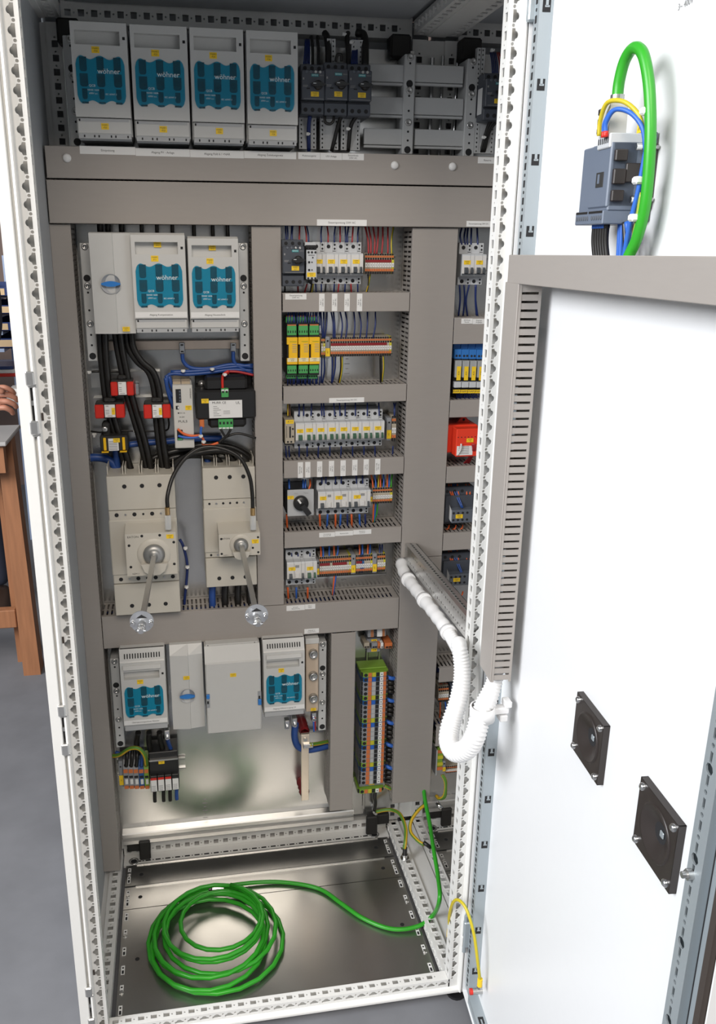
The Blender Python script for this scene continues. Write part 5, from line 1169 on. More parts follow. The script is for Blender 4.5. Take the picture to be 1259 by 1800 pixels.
wire([(519,1272,462),(518,1295,468),(524,1312,478),(540,1318,485),(560,1315,490),(582,1309,500)], 8.5, 'w_mblue', 'thick blue cable curving behind the upright earth bar', n=12, cat='cable', name='power_cable')

# ================================================================== VERTICAL TERMINAL STRIP
x = P(655, 1250, 520).x; a, b = P(655, 1106, 528), P(655, 1420, 528)
mb = MB(); mb.m('term_yellow'); 
mb = MB(); mb.m('zinc').box(x-17.5, x-12.5, PLATE-7.5, PLATE-6.5, b.z, a.z).box(x+12.5, x+17.5, PLATE-7.5, PLATE-6.5, b.z, a.z).box(x-13.5, x+13.5, PLATE-1.2, PLATE-.2, b.z, a.z).box(x-13.5, x-12.5, PLATE-7.5, PLATE-.3, b.z, a.z).box(x+12.5, x+13.5, PLATE-7.5, PLATE-.3, b.z, a.z); solo('mounting_rail', mb, 'upright mounting rail carrying the colourful terminal strip', 'mounting rail')
seq = ['green']+['blue','grey','grey','grey','green']*4+['blue','grey','grey','grey']
YV = 470; zt, zb = P(655, 1182, YV).z, P(655, 1378, YV).z; ph = (zt-zb)/len(seq); xa, xb = P(634, 1280, YV).x, P(681, 1280, YV).x
def vt_mesh(col, ph):
    W_ = xb-xa; bc = {'green': 'term_green', 'blue': 'term_blue', 'grey': 'term_grey'}[col]; pad = {'green': 'term_yellow', 'blue': 'w_bblue', 'grey': 'switch_grey'}[col]
    m = MB(); m.m(bc).prism([(0,8),(8,0),(W_-8,0),(W_,8),(W_,PLATE-8-YV),(0,PLATE-8-YV)], .15, ph-.15, 'z')
    m.m('hole').cyl((W_*.155, ph/2), ph*.36, -.5, .2, n=10).box(0.5, 7, 3.6, 9, 1, ph-1); m.m('orange').box(W_*.24, W_*.37, -.6, 1, .8, ph-.8).box(W_*.80, W_*.90, -.4, 2, .8, ph-.8)
    m.m(pad).box(W_*.39, W_*.51, -.5, 1, .6, ph-.6); m.m('hole').box(W_*.53, W_*.65, -.2, 1, .8, ph-.8); m.m('paper').box(W_*.67, W_*.79, -1.4, 1, 1.2, ph-1.2); m.m('ink').box(W_*.71, W_*.75, -1.5, -1.4, ph*.4, ph*.6)
    m.m('hole').cyl((W_*.94, ph/2), ph*.3, 2.6, 5, n=8)
    return m.mesh('strip_terminal')
VM = {c: vt_mesh(c, ph) for c in ('green', 'blue', 'grey')}
cnt = {}
tot = {c: seq.count(c) for c in VM}
for i, c in enumerate(seq):
    k = cnt.get(c, 0); cnt[c] = k+1
    lab = ('top' if k == 0 else 'lowest' if k == tot[c]-1 else NTH[k])+' %s block%s of the vertical terminal strip' % (c, '' if k in (0, tot[c]-1) else ' from the top')
    inst('strip_terminal', VM[c], (xa, YV, zt-ph*(i+1)), lab, 'terminal block', 'blocks of the vertical terminal strip')
q0 = zb
inst('strip_terminal', VM['green'], (xa-3, YV, zb-ph*2.1), 'detached green block at the very bottom of the vertical terminal strip', 'terminal block', 'blocks of the vertical terminal strip')
t = thing('end_clamp', 'grey clamp with yellow tag under the lowest grey strip block', 'end clamp', (x, PLATE-8, zb-ph)); mb = MB(); mb.m('term_grey').cbox(xa+2, xb-4, YV+10, PLATE-8, zb-ph, zb-.5, 1); part('body', mb, t); label_plate(t, xa+(xb-xa)*.5, zb-ph*.5, 15, 6, YV+9.5, ['-X5'])
mb = MB(); mb.m('term_green').cbox(xa-3, xb-2, YV+16, PLATE-8, zt+.3, zt+4, 1.5); solo('end_cover', mb, 'green-yellow cover plate on top of the vertical terminal strip', 'end cover')
# upper small terminal groups in the same column
for k in range(4):
    xq0, xq1, zq0, zq1 = RC(647, 1106+k*3.3, 678, 1109.3+k*3.3, 476); W_ = xq1-xq0; mb = MB(); mb.m('term_grey').box(xq0, xq1, 476, PLATE-8, zq0+.1, zq1-.1).m('orange_dull').box(xq0+W_*.16, xq0+W_*.32, 475.4, 476, zq0+.3, zq1-.3).box(xq0+W_*.82, xq0+W_*.95, 475.4, 476, zq0+.3, zq1-.3).m('paper').box(xq0+W_*.52, xq0+W_*.8, 475, 476, zq0+.3, zq1-.3).m('hole').box(xq0+W_*.34, xq0+W_*.5, 475.6, 476, zq0+.6, zq1-.6); solo('strip_terminal', mb, ('top', 'second', 'third', 'bottom')[k]+' grey terminal of the small group just below the wide duct', 'terminal block', 'small terminal group under the wide duct')
for lab, v in (('upper yellow-tagged clamp above the vertical terminal strip', 1127), ('lower yellow-tagged clamp above the vertical terminal strip', 1143)):
    q = P(658, v, 490); t = thing('end_clamp', lab, 'end clamp', (q.x, PLATE-8, q.z-7)); mb = MB(); mb.m('term_grey').cbox(q.x-18, q.x+16, 492, PLATE-8, q.z-6, q.z+6, 1); part('body', mb, t); label_plate(t, q.x, q.z, 14, 8, 491.8, ['-X4'])
for i, (ua, ub, c) in enumerate(((640, 650, 'term_beige'), (654, 664, 'term_grey'), (664.5, 669, 'orange'), (669.5, 674.5, 'paper'), (677, 690, 'orange'))):
    xq0, xq1, zq0, zq1 = RC(ua, 1130.5, ub, 1140, 480); mb = MB(); mb.m(c).cbox(xq0, xq1, 480, PLATE-10, zq0, zq1, 1).m('hole').box(xq0+1.5, (xq0+xq1)/2-.5, 479.5, 480, zq0+2, zq0+6).box((xq0+xq1)/2+.5, xq1-1.5, 479.5, 480, zq0+2, zq0+6); solo('connector_block', mb, ('beige', 'grey', 'small orange', 'small white', 'right orange')[i]+' connector block between the two yellow-tagged clamps', 'connector')
# cables leaving the strip to the right into the broad duct
n = 0
for g in range(5):
    v0 = 1190+g*39.5
    wire([(678,v0-2,485),(689,v0+2.5,478),(701,v0+1,490)], 5, 'w_bblue', NTH[g]+' bright blue lead from the top leaving the vertical terminal strip', 'blue leads of the terminal strip', n=8)
    for k in range(3):
        vv = v0+8+k*8; wire([(677,vv,488),(688,vv+2,480),(701,vv+3,490)], 5.4, 'w_black', ('upper', 'middle', 'lower')[k]+' black lead below the '+NTH[g]+' bright blue lead of the strip', 'black leads of the terminal strip', n=8)
wire([(676,1381,482),(686,1386,478),(700,1387,490)], 4.2, 'pe', 'green-yellow lead leaving the lowest block of the terminal strip', n=12)
wire([(660,1390,500),(659,1402,502),(660,1412,508),(658,1424,515)], 5, 'w_black', 'black sleeved earth strap below the vertical terminal strip', n=8, cat='cable')
q = P(660, 1428, 515); mb = MB(); mb.m('chrome').cyl((q.x, q.z), 7, 515, 532, n=6).cyl((q.x, q.z), 4, 508, 515, n=8); solo('earth_bolt', mb, 'shiny earth bolt at the lower right corner of the mounting plate', 'bolt')
wire([(662,1427,512),(675,1424,505),(690,1424,495),(704,1432,470),(713,1455,430),(713,1478,400),(711,1492,390)], 4.6, 'pe', 'green-yellow strap from the plate corner bolt to the floor rail', n=12, cat='cable')
q = P(712, 1498, 392); mb = MB(); mb.m('black').cyl((q.x, 392), 6, q.z-6, q.z+14, 'z', 10).m('chrome').cyl((q.x, 392), 8, q.z-16, q.z-6, 'z', 6).cyl((q.x, 392), 11, q.z-18, q.z-16, 'z', 14); solo('earth_bolt', mb, 'earth bolt with black sleeve on the right floor rail', 'bolt')
wire([(749,1413,470),(735,1425,460),(723,1443,445),(722,1462,425),(735,1478,395),(746,1485,380)], 4.4, 'pe', 'green-yellow strap between the bays ending on the second bay rail', n=12, cat='cable')
q = P(757, 1490, 372); mb = MB(); mb.m('black').tube([q+Vector((-16,8,12)), q], 5, 8).m('chrome').cyl((q.x+6, q.y), 8, q.z-12, q.z, 'z', 6); solo('earth_bolt', mb, 'earth bolt on the rail of the second bay near the green cable', 'bolt')
# ================================================================== WIRES OF THE DEVICE ROWS
def bow(ua, va, ub, vb, Ya, Yb, m, lab, r=1.7, b=0, grp=None):
    um, vm = (ua+ub)/2+b, (va+vb)/2
    return wire([(ua,va,Ya),(um,vm,(Ya+Yb)/2-3),(ub,vb,Yb)], r, m, lab, grp, n=6, sub=5)
COLN = {'w_blue': 'dark blue', 'w_red': 'red', 'w_black': 'black', 'w_orange': 'orange', 'w_bblue': 'bright blue', 'pe': 'green-yellow', 'pe_bright': 'green-yellow', 'w_green': 'green', 'w_brown': 'brown', 'w_white': 'white', 'w_mblue': 'blue'}
def bundle(items, va, vb, Ya, Yb, where, r=1.7):
    """items: (u_top, u_bottom, material, bow)"""
    cnt = {}
    tot = {}
    for it in items: tot[it[2]] = tot.get(it[2], 0)+1
    for it in items:
        c = it[2]; k = cnt.get(c, 0); cnt[c] = k+1
        lab = ('%s ' % nth(k, tot[c]) if tot[c] > 1 else '')+COLN[c]+' wire '+where
        bow(it[0], va-(it[4] if len(it) > 4 else 0), it[1], vb-(it[4] if len(it) > 4 else 0), Ya, Yb, c, lab, r, it[3], 'wires '+where if tot[c] > 1 else None)
B, N_, R_ = 'w_blue', 'w_black', 'w_red'
bundle([(502,503,B,0),(505,505,B,1),(513,512,B,0),(515,514,B,-1),(527,526,R_,0),(536,539,R_,1),(539,543,B,1),(566,565,B,-1),(575,577,R_,1),(590,588,B,-1),(598,598,R_,0),(607,608,B,0),(613,611,B,-1),(621,619,R_,0),(631,629,B,-1)], 396, 426, 490, 476, 'dropping into the top breaker row')
bundle([(642,648,R_,2),(648,652,R_,2),(656,658,R_,2),(665,662,R_,1),(673,671,R_,1),(682,682,R_,0),(692,689,'pe',-2)], 398, 447, 500, 484, 'dropping into the top row terminals', 1.9)
bundle([(501,501,N_,0),(524,524,R_,0),(540,535,R_,0),(548,545,N_,0),(551,548,'pe',0),(555,556,B,0),(565,565,B,0),(573,571,N_,0),(588,587,B,0),(596,594,R_,0),(607,606,B,0),(617,618,R_,0),(629,629,B,0)], 499, 516, 482, 495, 'leaving the top breaker row downwards')
bundle([(647,645,N_,2),(651,644,'pe',1)], 482, 514, 488, 500, 'under the top row terminals')
for i, u in enumerate((505.5, 525.5, 545)):
    rel = ('left', 'middle', 'right')[i]
    bundle([(u+2+k*3.6, u+1.5+k*4, B, (k % 3)-1) for k in range(5)], 546, 572, 480, 470, 'above the %s safety relay' % rel, 1.6)
    bundle([(u+1.5+k*4, u+1+k*3.9, B, (k % 3)-1) for k in range(5)], 662, 680, 474, 490, 'below the %s safety relay' % rel, 1.6)
bundle([(564,567,B,0),(569,569,B,0),(575,571,B,1),(582,586,B,2),(586,589,B,1),(598,600,B,3),(607,608,B,3),(622,622,B,2),(631,633,B,3),(646,644,B,1),(660,656,B,2)], 547, 594, 495, 482, 'dropping into the long terminal row', 1.8)
bundle([(566,565,B,0),(570,567,B,2),(584,583,B,1),(590,584,B,2),(599,595,N_,2),(602,597,'pe',2),(668,669,N_,0),(670,671,N_,0),(674,671,'pe',2)], 625, 674, 484, 495, 'under the long terminal row', 1.8)
bundle([(506,506,'pe',0),(509,510,'w_brown',0),(526,526,B,0),(534,534,B,0),(548,547,B,0),(565,566,B,0),(569,570,B,0),(587,589,B,0),(597,598,B,0),(607,607,B,0),(625,625,B,0),(646,646,B,0),(666,667,B,0),(692,693,B,2),(696,694,B,-2)], 708, 731, 492, 480, 'dropping into the long breaker row')
bundle([(502,504,B,0),(508,509,B,0),(526,526,B,0),(540,540,B,0),(560,559,B,0),(580,580,B,0),(600,599,B,0),(620,620,B,0),(640,640,B,0),(659,660,B,0),(691,690,B,0)], 784, 808, 484, 495, 'leaving the long breaker row downwards')
bundle([(508,509,'w_bblue',0),(533,533,'w_bblue',0),(537,537,'w_bblue',0),(545,542,'w_orange',2)], 843, 862, 492, 478, 'behind the black rotary switch', 2.2)
bundle([(566,566,B,0),(573,573,B,0),(590,590,B,0),(600,600,B,0),(626,627,B,0),(637,638,B,0)], 832, 850, 490, 482, 'above the residual-current breakers')
bundle([(652,656,'w_orange',1),(658,661,'w_bblue',1),(666,665,'pe',0),(669,669,'w_orange',0),(674,674,'w_bblue',1),(681,681,'w_orange',0),(685,684,'w_bblue',0),(690,688,'w_green',-1)], 832, 860, 498, 484, 'dropping into the short terminal row', 1.9)
bundle([(504,505,'w_orange',0),(562,563,'w_orange',0),(576,575,'w_bblue',0),(590,590,'w_orange',0),(599,598,'w_bblue',0),(611,611,B,0),(618,619,'w_orange',0),(632,633,'w_bblue',0),(642,643,B,0)], 904, 928, 482, 494, 'leaving the residual-current breakers downwards', 2.4)
bundle([(657,656,'w_orange',0),(661,658,'w_bblue',0),(664,657,'w_green',2)], 884, 918, 486, 496, 'under the short terminal row', 1.9)
bundle([(563,564,'w_orange',1),(567,568,'w_bblue',1),(579,579,'w_bblue',0),(587,588,'w_orange',0),(594,590,'w_bblue',2),(632,631,'w_orange',1),(637,636,'w_bblue',1),(647,646,'w_orange',0),(651,650,'w_bblue',0),(668,667,B,0),(672,671,B,0)], 957, 984, 498, 484, 'dropping into the lowest device row', 2.0)
bundle([(512,513,B,0),(524,524,B,0),(545,545,B,0)], 962, 978, 494, 484, 'above the breakers of the lowest device row')
bundle([(506,507,'w_orange',0),(521,521,'w_bblue',0),(541,541,'w_orange',0)], 1033, 1052, 482, 492, 'leaving the lowest breakers downwards', 2.4)
bundle([(588,585,'w_orange',0),(591,585.5,'w_bblue',0)], 1011, 1046, 486, 496, 'under the terminals of the lowest row', 2.2)
# motor starter wiring at the top
for i, (u, lab) in enumerate(((534, 'left'), (618, 'right'))):
    for k in range(4): wire([(u+k*2.2+3,70-(k % 2),492),(u+k*2.6+2,90,478),(u+k*3.2,112,452)], 1.6, B, nth(k, 4)+' blue wire fanning into the top of the %s motor starter' % lab, 'blue wires of the motor starters')
for i, (u0, u1, r) in enumerate(((546, 549, 3), (560, 559, 3), (571, 576, 6.5), (612, 611, 5), (627, 641, 7.5))):
    wire([(u0,58 if i > 1 else 66,500),(u1-1,66 if i < 4 else 62,490),(u1+1,90,475),(u1+1,118,460)], r, N_, NTH[i]+' black cable from the left entering the motor starters from above', 'black cables above the motor starters', n=8, cat='cable')
for i, (u, ua, ub) in enumerate(((545, 541, 543), (600, 592, 583), (628, 615, 612))):
    wire([(u,203,452),(ua+2,222,466),(ub,266,480)], 4, N_ if i else 'w_blue', ('dark blue cable bundle below the left', 'black cable below the middle', 'black cable below the right')[i]+' motor starter', n=8, cat='cable')
wire([(571,205,448),(572,215,446),(580,218,446),(586,213,446),(587,205,448)], 3, N_, 'small black wire loop under the middle motor starter', n=6)
wire([(590,108,455),(593,97,455),(600,97,455),(600,108,455)], 3, N_, 'small black wire loop above the middle motor starter', n=6)
for i, (u, m) in enumerate(((866, B), (869, B), (872, B), (875, B), (879, R_), (883, R_))): wire([(862+i*3,92,492),(u-1,108,475),(u,128,452)], 1.6, m, NTH[i]+' wire from the left above the second-bay motor starter', 'wires above the second-bay motor starter')
for i in range(3): wire([(864+i*8,208,455),(856+i*3,228,470),(845+i*3,268,482)], 3.5, N_, nth(i, 3)+' black cable below the second-bay motor starter', 'black cables below the second-bay starter', n=8, cat='cable')
for i, (u, v, Y) in enumerate(((540.5,236,470),(611,227,468),(604,61,486),(617,75,482),(849,242,470),(864,89,480))):
    q = P(u, v, Y); mb = MB(); mb.m('tie').cbox(q.x-3.5, q.x+3.5, Y-7, Y, q.z-3, q.z+3, 1).cyl((q.x+3, q.z), 1.6, Y-9, Y-6, n=8); solo('cable_tie', mb, 'small white cable tie on the cables '+('below the left motor starter', 'below the right motor starter', 'above the middle motor starter', 'above the right motor starter', 'below the second-bay starter', 'above the second-bay starter')[i], 'cable tie')
# cables passing behind the middle fuse switches, out of the duct above
for i, u in enumerate((176, 190, 214, 249, 276, 303, 341, 374, 400)): wire([(u,390,500),(u,402,500),(u+1,420,505)], 6 if i < 3 else 4, N_, nth(i, 9)+' black cable coming down behind the middle fuse switches', 'black cables behind the middle fuse switches', n=8, cat='cable')
bundle([(812,812,B,-3),(819,818,B,-2),(823,822,B,-1),(829,828,B,0),(839,840,B,0)], 400, 430, 500, 484, 'dropping into the second-bay breakers', 2)
bundle([(808,806,B,2),(816,814,B,2),(825,822,B,-4),(836,838,B,-1),(837,840,B,-2)], 500, 556, 486, 500, 'under the second-bay breakers', 2)

# ================================================================== SECOND BAY DEVICES
for i in range(4):
    ua = 801+i*13.2; ub = ua+13; Y = 455
    x0, x1, z0, z1 = RC(ua, 598+i*.3, ub, 692, Y); W_, H_ = x1-x0, z1-z0; t = thing('coupling_relay', nth(i, 4)+' of the four blue-topped coupling relays in the second bay', 'relay', ((x0+x1)/2, PLATE-8, z0), 'blue coupling relays')
    mb = MB(); mb.m('relay_blue').cbox(x0, x1-.3, Y+22, PLATE-8, z0+H_*.72, z1-H_*.04, 1).cbox(x0, x1-.3, Y+12, PLATE-8, z0+H_*.64, z0+H_*.82, 1).m('black').cbox(x0, x1-.3, Y+14, PLATE-8, z0, z0+H_*.64, 1); part('socket', mb, t)
    mb = MB(); mb.m('clear').cbox(x0+1, x1-1.5, Y+4, Y+30, z0+H_*.30, z0+H_*.62, 1); part('relay_capsule', mb, t)
    for k in range(2):
        mb = MB(); mb.m('hole').cyl((x0+W_*(.3+.42*k), z0+H_*.70), 2.6, Y+11.4, Y+12.2, n=8); part('terminal_hole', mb, t)
    label_plate(t, x0+W_*.55, z0+H_*.38, W_*.55, H_*.26, Y+3.8, ['-K%d' % (30+i)], rot=1, fs=5)
    mb = MB(); mb.m('mcb').cbox(x0+.5, x1-.5, Y+2, Y+18, z0+H_*.11, z0+H_*.22, 1); part('retaining_clip', mb, t)
    label_plate(t, (x0+x1)/2, z0+H_*.03, W_*.98, 8, Y+10, ['+NAR1'], name='marker_plate')
    bundle([(ua+2+k*3, ua+2+k*3, B, 0) for k in range(4)], 690, 708, 478, 492, 'below the %s coupling relay' % nth(i, 4), 1.6)
    bundle([(ua+6-2*k, ua+3+4*k, R_ if k else B, 1) for k in range(2)], 604, 622, 490, 476, 'above the %s coupling relay' % nth(i, 4), 1.7)
x0, x1, z0, z1 = RC(792, 751, 845, 802, 445); W_, H_ = x1-x0, z1-z0; t = thing('encapsulated_transformer', 'bright red encapsulated transformer in the second bay', 'transformer', ((x0+x1)/2, PLATE, z0))
mb = MB(); mb.m('red_bright').cbox(x0-4, x1, 470, PLATE-1, z0+3, z1, 2).cbox(x0+12, x1+3, 440, 480, z0, z1-3, 2); part('housing', mb, t)
mb = MB(); mb.m('red_bright').prism([(x0+W_*.42,z1-2),(x0+W_*.92,z1-2),(x0+W_*.72,z1+14),(x0+W_*.62,z1+14)], 500, 506).m('hole').cyl((x0+W_*.67, z1+6), 3, 499.4, 500, n=10); part('mounting_ear', mb, t)
mb = MB(); mb.m('paper').box(x0+14, x0+W_*.72, 439.4, 440, z0+4, z0+H_*.38).box(x0+W_*.85, x1+2, 439.4, 440, z0+4, z0+H_*.40); mb.m('ink_grey')
for k in range(5): mb.box(x0+18, x0+W_*.6, 439.1, 439.4, z0+7+k*4, z0+8.4+k*4)
part('rating_plate', mb, t); mb = MB(); mb.m('hole')
for k in range(7): mb.cyl((x0+16+k*8, z0+H_*.68), 1.2, 439.4, 440, n=6)
part('vent_hole', mb, t, kind='stuff'); q = P(826.5, 774, 439); label_plate(t, q.x, q.z, 16, 9, 439.5, ['+NAR1','-T6'])
for k in range(4): wire([(830+k*1.5,780,436),(831+k*1.5,792,440),(823+k*2,806,470),(815+k*3,815,485)], 1.5, R_, nth(k, 4)+' thin red wire hanging before the red transformer', 'thin red wires of the red transformer')
wire([(811,780,436),(810,790,436),(805,800,440)], 2, 'w_white', 'thin white wire hanging before the red transformer')
def contactor(label, u0, v0, u1, v1, Y, tags, ot, bt):
    x0, x1, z0, z1 = RC(u0, v0, u1, v1, Y); W_, H_ = x1-x0, z1-z0; t = thing('contactor', label, 'contactor', ((x0+x1)/2, PLATE-8, z0))
    mb = MB(); mb.m('siemens').cbox(x0-10, x1+24, Y+30, PLATE-8, z0-2, z1, 1.5).cbox(x0-4, x1+22, Y+22, PLATE-10, z0+H_*.05, z1-H_*.22, 1.5); part('base', mb, t)
    mb = MB(); mb.m('siemens_mid').cbox(x0+6, x1+20, Y, Y+30, z0+H_*.1, z0+H_*.46, 1.5); fp = part('auxiliary_block', mb, t)
    for r in range(2):
        for k in range(4):
            mb = MB(); mb.m('hole').cyl((x0+10+k*11, z0+H_*(.19+.19*r)), 3, Y-.4, Y+.2, n=10); part('terminal_hole', mb, fp)
    mb = MB(); mb.m('paper').add([(x0+5.8,Y+2,z0+H_*.13),(x0+5.8,Y+27,z0+H_*.17),(x0+5.8,Y+27,z0+H_*.58),(x0+5.8,Y+2,z0+H_*.44)], [(0,1,2,3)]); part('rating_plate', mb, t)
    for k in range(3):
        mb = MB(); mb.m('hole').cyl((x0+2+k*18, z0+H_*.88), 4, Y+29.4, Y+30.2, n=10); part('terminal_hole', mb, t)
    label_plate(t, x0+W_*.55, z0+H_*.29, 17, 9.5, Y-.2, tags); return t
contactor('upper contactor of the second bay, under the red transformer', 791, 862, 822, 926, 452, ['+NAR1','-K40'], 1, 1); contactor('lower contactor of the second bay, behind the steel bracket', 787, 980, 817, 1035, 452, ['+NAR1','-K41'], 1, 1)
for j, (v0, w_) in enumerate(((851, 'upper'), (968, 'lower'))):
    for k, (ua, ub, m, vb) in enumerate(((789, 797, 'w_orange', 26), (793, 799, 'w_orange', 26), (797, 812, 'w_mblue', 42), (801, 814, 'w_mblue', 42), (804, 808, 'w_orange', 24), (819, 822, 'w_orange', 28), (825, 827, 'w_orange', 30))): wire([(ua,v0,495),(ua+1,v0+10,485),(ub,v0+vb,478 if k not in (2, 3) else 462)], 1.8, m, NTH[k]+' wire from the left dropping into the %s contactor' % w_, 'wires of the %s contactor' % w_)
    for k in range(3): wire([(790+k*12,v0+72,488),(788+k*12,v0+78,480),(783+k*12,v0+80,488)], 1.8, 'w_orange', nth(k, 3)+' orange wire loop below the %s contactor' % w_, 'orange loops of the %s contactor' % w_)
def small_terms(lab, ua, ub, vt, vb, n, grp):
    term_row(ua, ub, vt, vb, n, YX, lab, grp, seq='o'*n)
small_terms('behind the hose under the lower second-bay duct', 771, 789, 1208, 1234, 5, 'second-bay hidden terminals')
for k, u in enumerate((774, 777, 782, 786)): wire([(u,1201,495),(u,1208,490),(u+.5,1216,484)], 1.7, 'w_orange', nth(k, 4)+' orange wire into the terminals behind the hose', 'orange wires behind the hose')
wire([(774,1234,484),(774,1248,488),(773,1262,495)], 2, 'w_orange', 'orange wire below the terminals behind the hose'); wire([(783,1234,484),(784,1244,488),(785,1258,495)], 2, 'w_bblue', 'bright blue wire below the terminals behind the hose')
xq0, xq1, zq0, zq1 = RC(794, 1206, 812, 1238, 478); t = thing('signal_module', 'grey-blue signal module with yellow tag behind the hose', 'module', ((xq0+xq1)/2, PLATE-8, zq0)); mb = MB(); mb.m('siemens_blue').cbox(xq0, xq1, 478, PLATE-8, zq0, zq1, 1); part('body', mb, t)
for k in range(6):
    mb = MB(); mb.m('hole').cyl((xq0+5+7*(k % 2), zq1-7-9*(k//2)), 2.2, 477.5, 478.2, n=8); part('terminal_hole', mb, t)
label_plate(t, xq0+9, zq0+8, 12, 12, 477.6, ['-K5'])
xq0, xq1, zq0, zq1 = RC(767, 1315, 779, 1364, 470); t = thing('earth_terminal', 'green-yellow earth terminal below the lowest second-bay duct', 'terminal block', ((xq0+xq1)/2, PLATE-8, zq0)); H_ = zq1-zq0; mb = MB(); mb.m('term_green').cbox(xq0+3, xq1, 474, PLATE-8, zq0+H_*.2, zq1, 1).m('mcb').cbox(xq0, xq0+4, 472, PLATE-8, zq0, zq1-8, 1); part('body', mb, t)
for fa, c in ((.80, 'orange'), (.60, 'term_yellow'), (.36, 'term_yellow'), (.2, 'orange')):
    mb = MB(); mb.m(c).box(xq0+4, xq1, 471, 475, zq0+H_*fa, zq0+H_*(fa+.1)); part('push_lever', mb, t)
small_terms('beside the second-bay earth terminal', 784, 812, 1348, 1358, 8, 'second-bay lowest terminals')
end_clamp('yellow-tagged end clamp beside the second-bay earth terminal', 779, 1340, 784, 1358, 470)
for k in range(2): wire([(777+k*2,1362,478),(783+k,1375,470),(783-k*2,1398,470),(775-k*3,1404,480),(766,1398,490)], 3.8, 'pe', ('front', 'rear')[k]+' green-yellow cable looping below the second-bay earth terminal', n=12, cat='cable')
q = P(768, 1411, 490); mb = MB(); mb.m('chrome').tube([q, q+Vector((10, -14, -10))], 6, 8); solo('earth_bolt', mb, 'shiny bolt at the foot of the second-bay plate', 'bolt')

# ================================================================== BRACKET, HOSE, DOOR EQUIPMENT
t = thing('steel_bracket', 'perforated galvanised bracket reaching forward from the broad duct', 'bracket', (750, 450, 830)); a, b = Vector((746, 452, 880)), Vector((757, 42, 876)); d = b-a; nn = 34
mb = MB(); mb.m('zinc_bright')
side = Vector((0, 0, -44)); U = d/nn
for k in range(nn):      # upright face with two rows of holes
    O = a+U*k
    for r0, r1 in ((0, .5), (.5, 1)):
        mb.holed(O, d/d.length, side/44, (0, d.length/nn, 44*r0, 44*r1), circ(d.length/nn/2, 22*(r0*2+.5), 2.8 if k % 2 else 1.8, 6), 1.2)
off = Vector((26, 0, 0))
for k in range(nn):
    O = a+U*k; mb.holed(O, d/d.length, Vector((1,0,0)), (0, d.length/nn, 0, 24), rect(d.length/nn/2, 12, 8, 4.5), 1.2)
mb.quad(tuple(a+side), tuple(b+side), tuple(b+side+off), tuple(a+side+off)); mb.quad(tuple(a+off), tuple(b+off), tuple(b+off+side), tuple(a+off+side)); part('channel', mb, t)
q = b+Vector((12, -2, -20)); mb = MB(); mb.m('zinc_bright').cbox(q.x-12, q.x+16, 34, 44, q.z-26, q.z+26, 1.5).cyl((q.x, q.z), 7, 26, 34, n=6); part('end_angle', mb, t)
# hose: smooth sleeve along the bracket, then corrugated loop up to the door duct
hp = [Vector((738, 455, 834)), Vector((733, 400, 824)), Vector((736, 300, 822)), Vector((740, 200, 821)), Vector((743, 110, 818)), Vector((746, 45, 806))]
for u, v, Y in ((806,1130,6),(812,1165,-8),(812,1198,-18),(805,1235,-28),(793,1272,-42),(789,1303,-66),(800,1322,-98),(822,1316,-124),(836,1292,-134)): hp.append(P(u, v, Y))
hp += [D2W((92, -66, 772)), D2W((80, -50, 800)), D2W((68, -38, 822)), D2W((64, -36, 842)), D2W((64, -36, 870))]
path = smooth_path(hp, 10)
for _ in range(8): path = [path[0]]+[(path[i-1]+path[i]*2+path[i+1])/4 for i in range(1, len(path)-1)]+[path[-1]]
t = thing('corrugated_hose', 'white corrugated cable hose looping from the bracket to the door', 'hose', tuple(path[0]))
L = [0.0]
for p, q in zip(path[:-1], path[1:]): L.append(L[-1]+(q-p).length)
def at_len(s_):
    for i in range(len(L)-1):
        if L[i+1] >= s_: return path[i].lerp(path[i+1], (s_-L[i])/(L[i+1]-L[i]+1e-9))
    return path[-1]
cut = L[40]
pp = [at_len(cut*k/30) for k in range(31)]; mb = MB(); mb.m('hose').tube(pp, 13, 14, radii=[13 if k < 1 else 13.5+1.2*math.sin(k*2.1) for k in range(31)]); part('smooth_sleeve', mb, t)
pp, rr, s_ = [], [], cut-6; k = 0
while s_ < L[-1]: pp.append(at_len(s_)); f = min(1, (s_-cut+60)/330); R0 = 13+5.4*max(0, f)*f; R0 = min(R0, 14.5+max(0, (L[-1]-s_-50)/10)); rr.append(R0*(1.0 if k % 4 in (1, 2) else .90)); s_ += 1.5; k += 1
mb = MB(); mb.m('hose').tube(pp, 15, 16, radii=rr); part('corrugated_tube', mb, t)
for k, s0 in enumerate((cut*.22, cut*.55, cut*.98)):
    c = at_len(s0); c2 = at_len(s0+13); mb = MB(); mb.m('hose').tube([c, c2], 16.5, 14); part('sleeve_band', mb, t)
q = D2W((90, -62, 778)); t = thing('hose_clamp', 'white plastic clamp ring around the rising end of the hose', 'clamp', tuple(q)); mb = MB(); mb.m('hose').lathe((q.x, q.y), [(q.z-12, 19), (q.z-12, 22), (q.z+12, 22), (q.z+12, 19)], 'z', 24); part('ring', mb, t)
mb = MB(); mb.m('hose').cbox(q.x+20, q.x+46, q.y-6, q.y+10, q.z-4, q.z+8, 1.5).cbox(q.x+38, q.x+50, q.y-8, q.y+12, q.z+8, q.z+20, 1.5).cbox(q.x+30, q.x+44, q.y-8, q.y+12, q.z-18, q.z-6, 1.5); part('latch', mb, t)
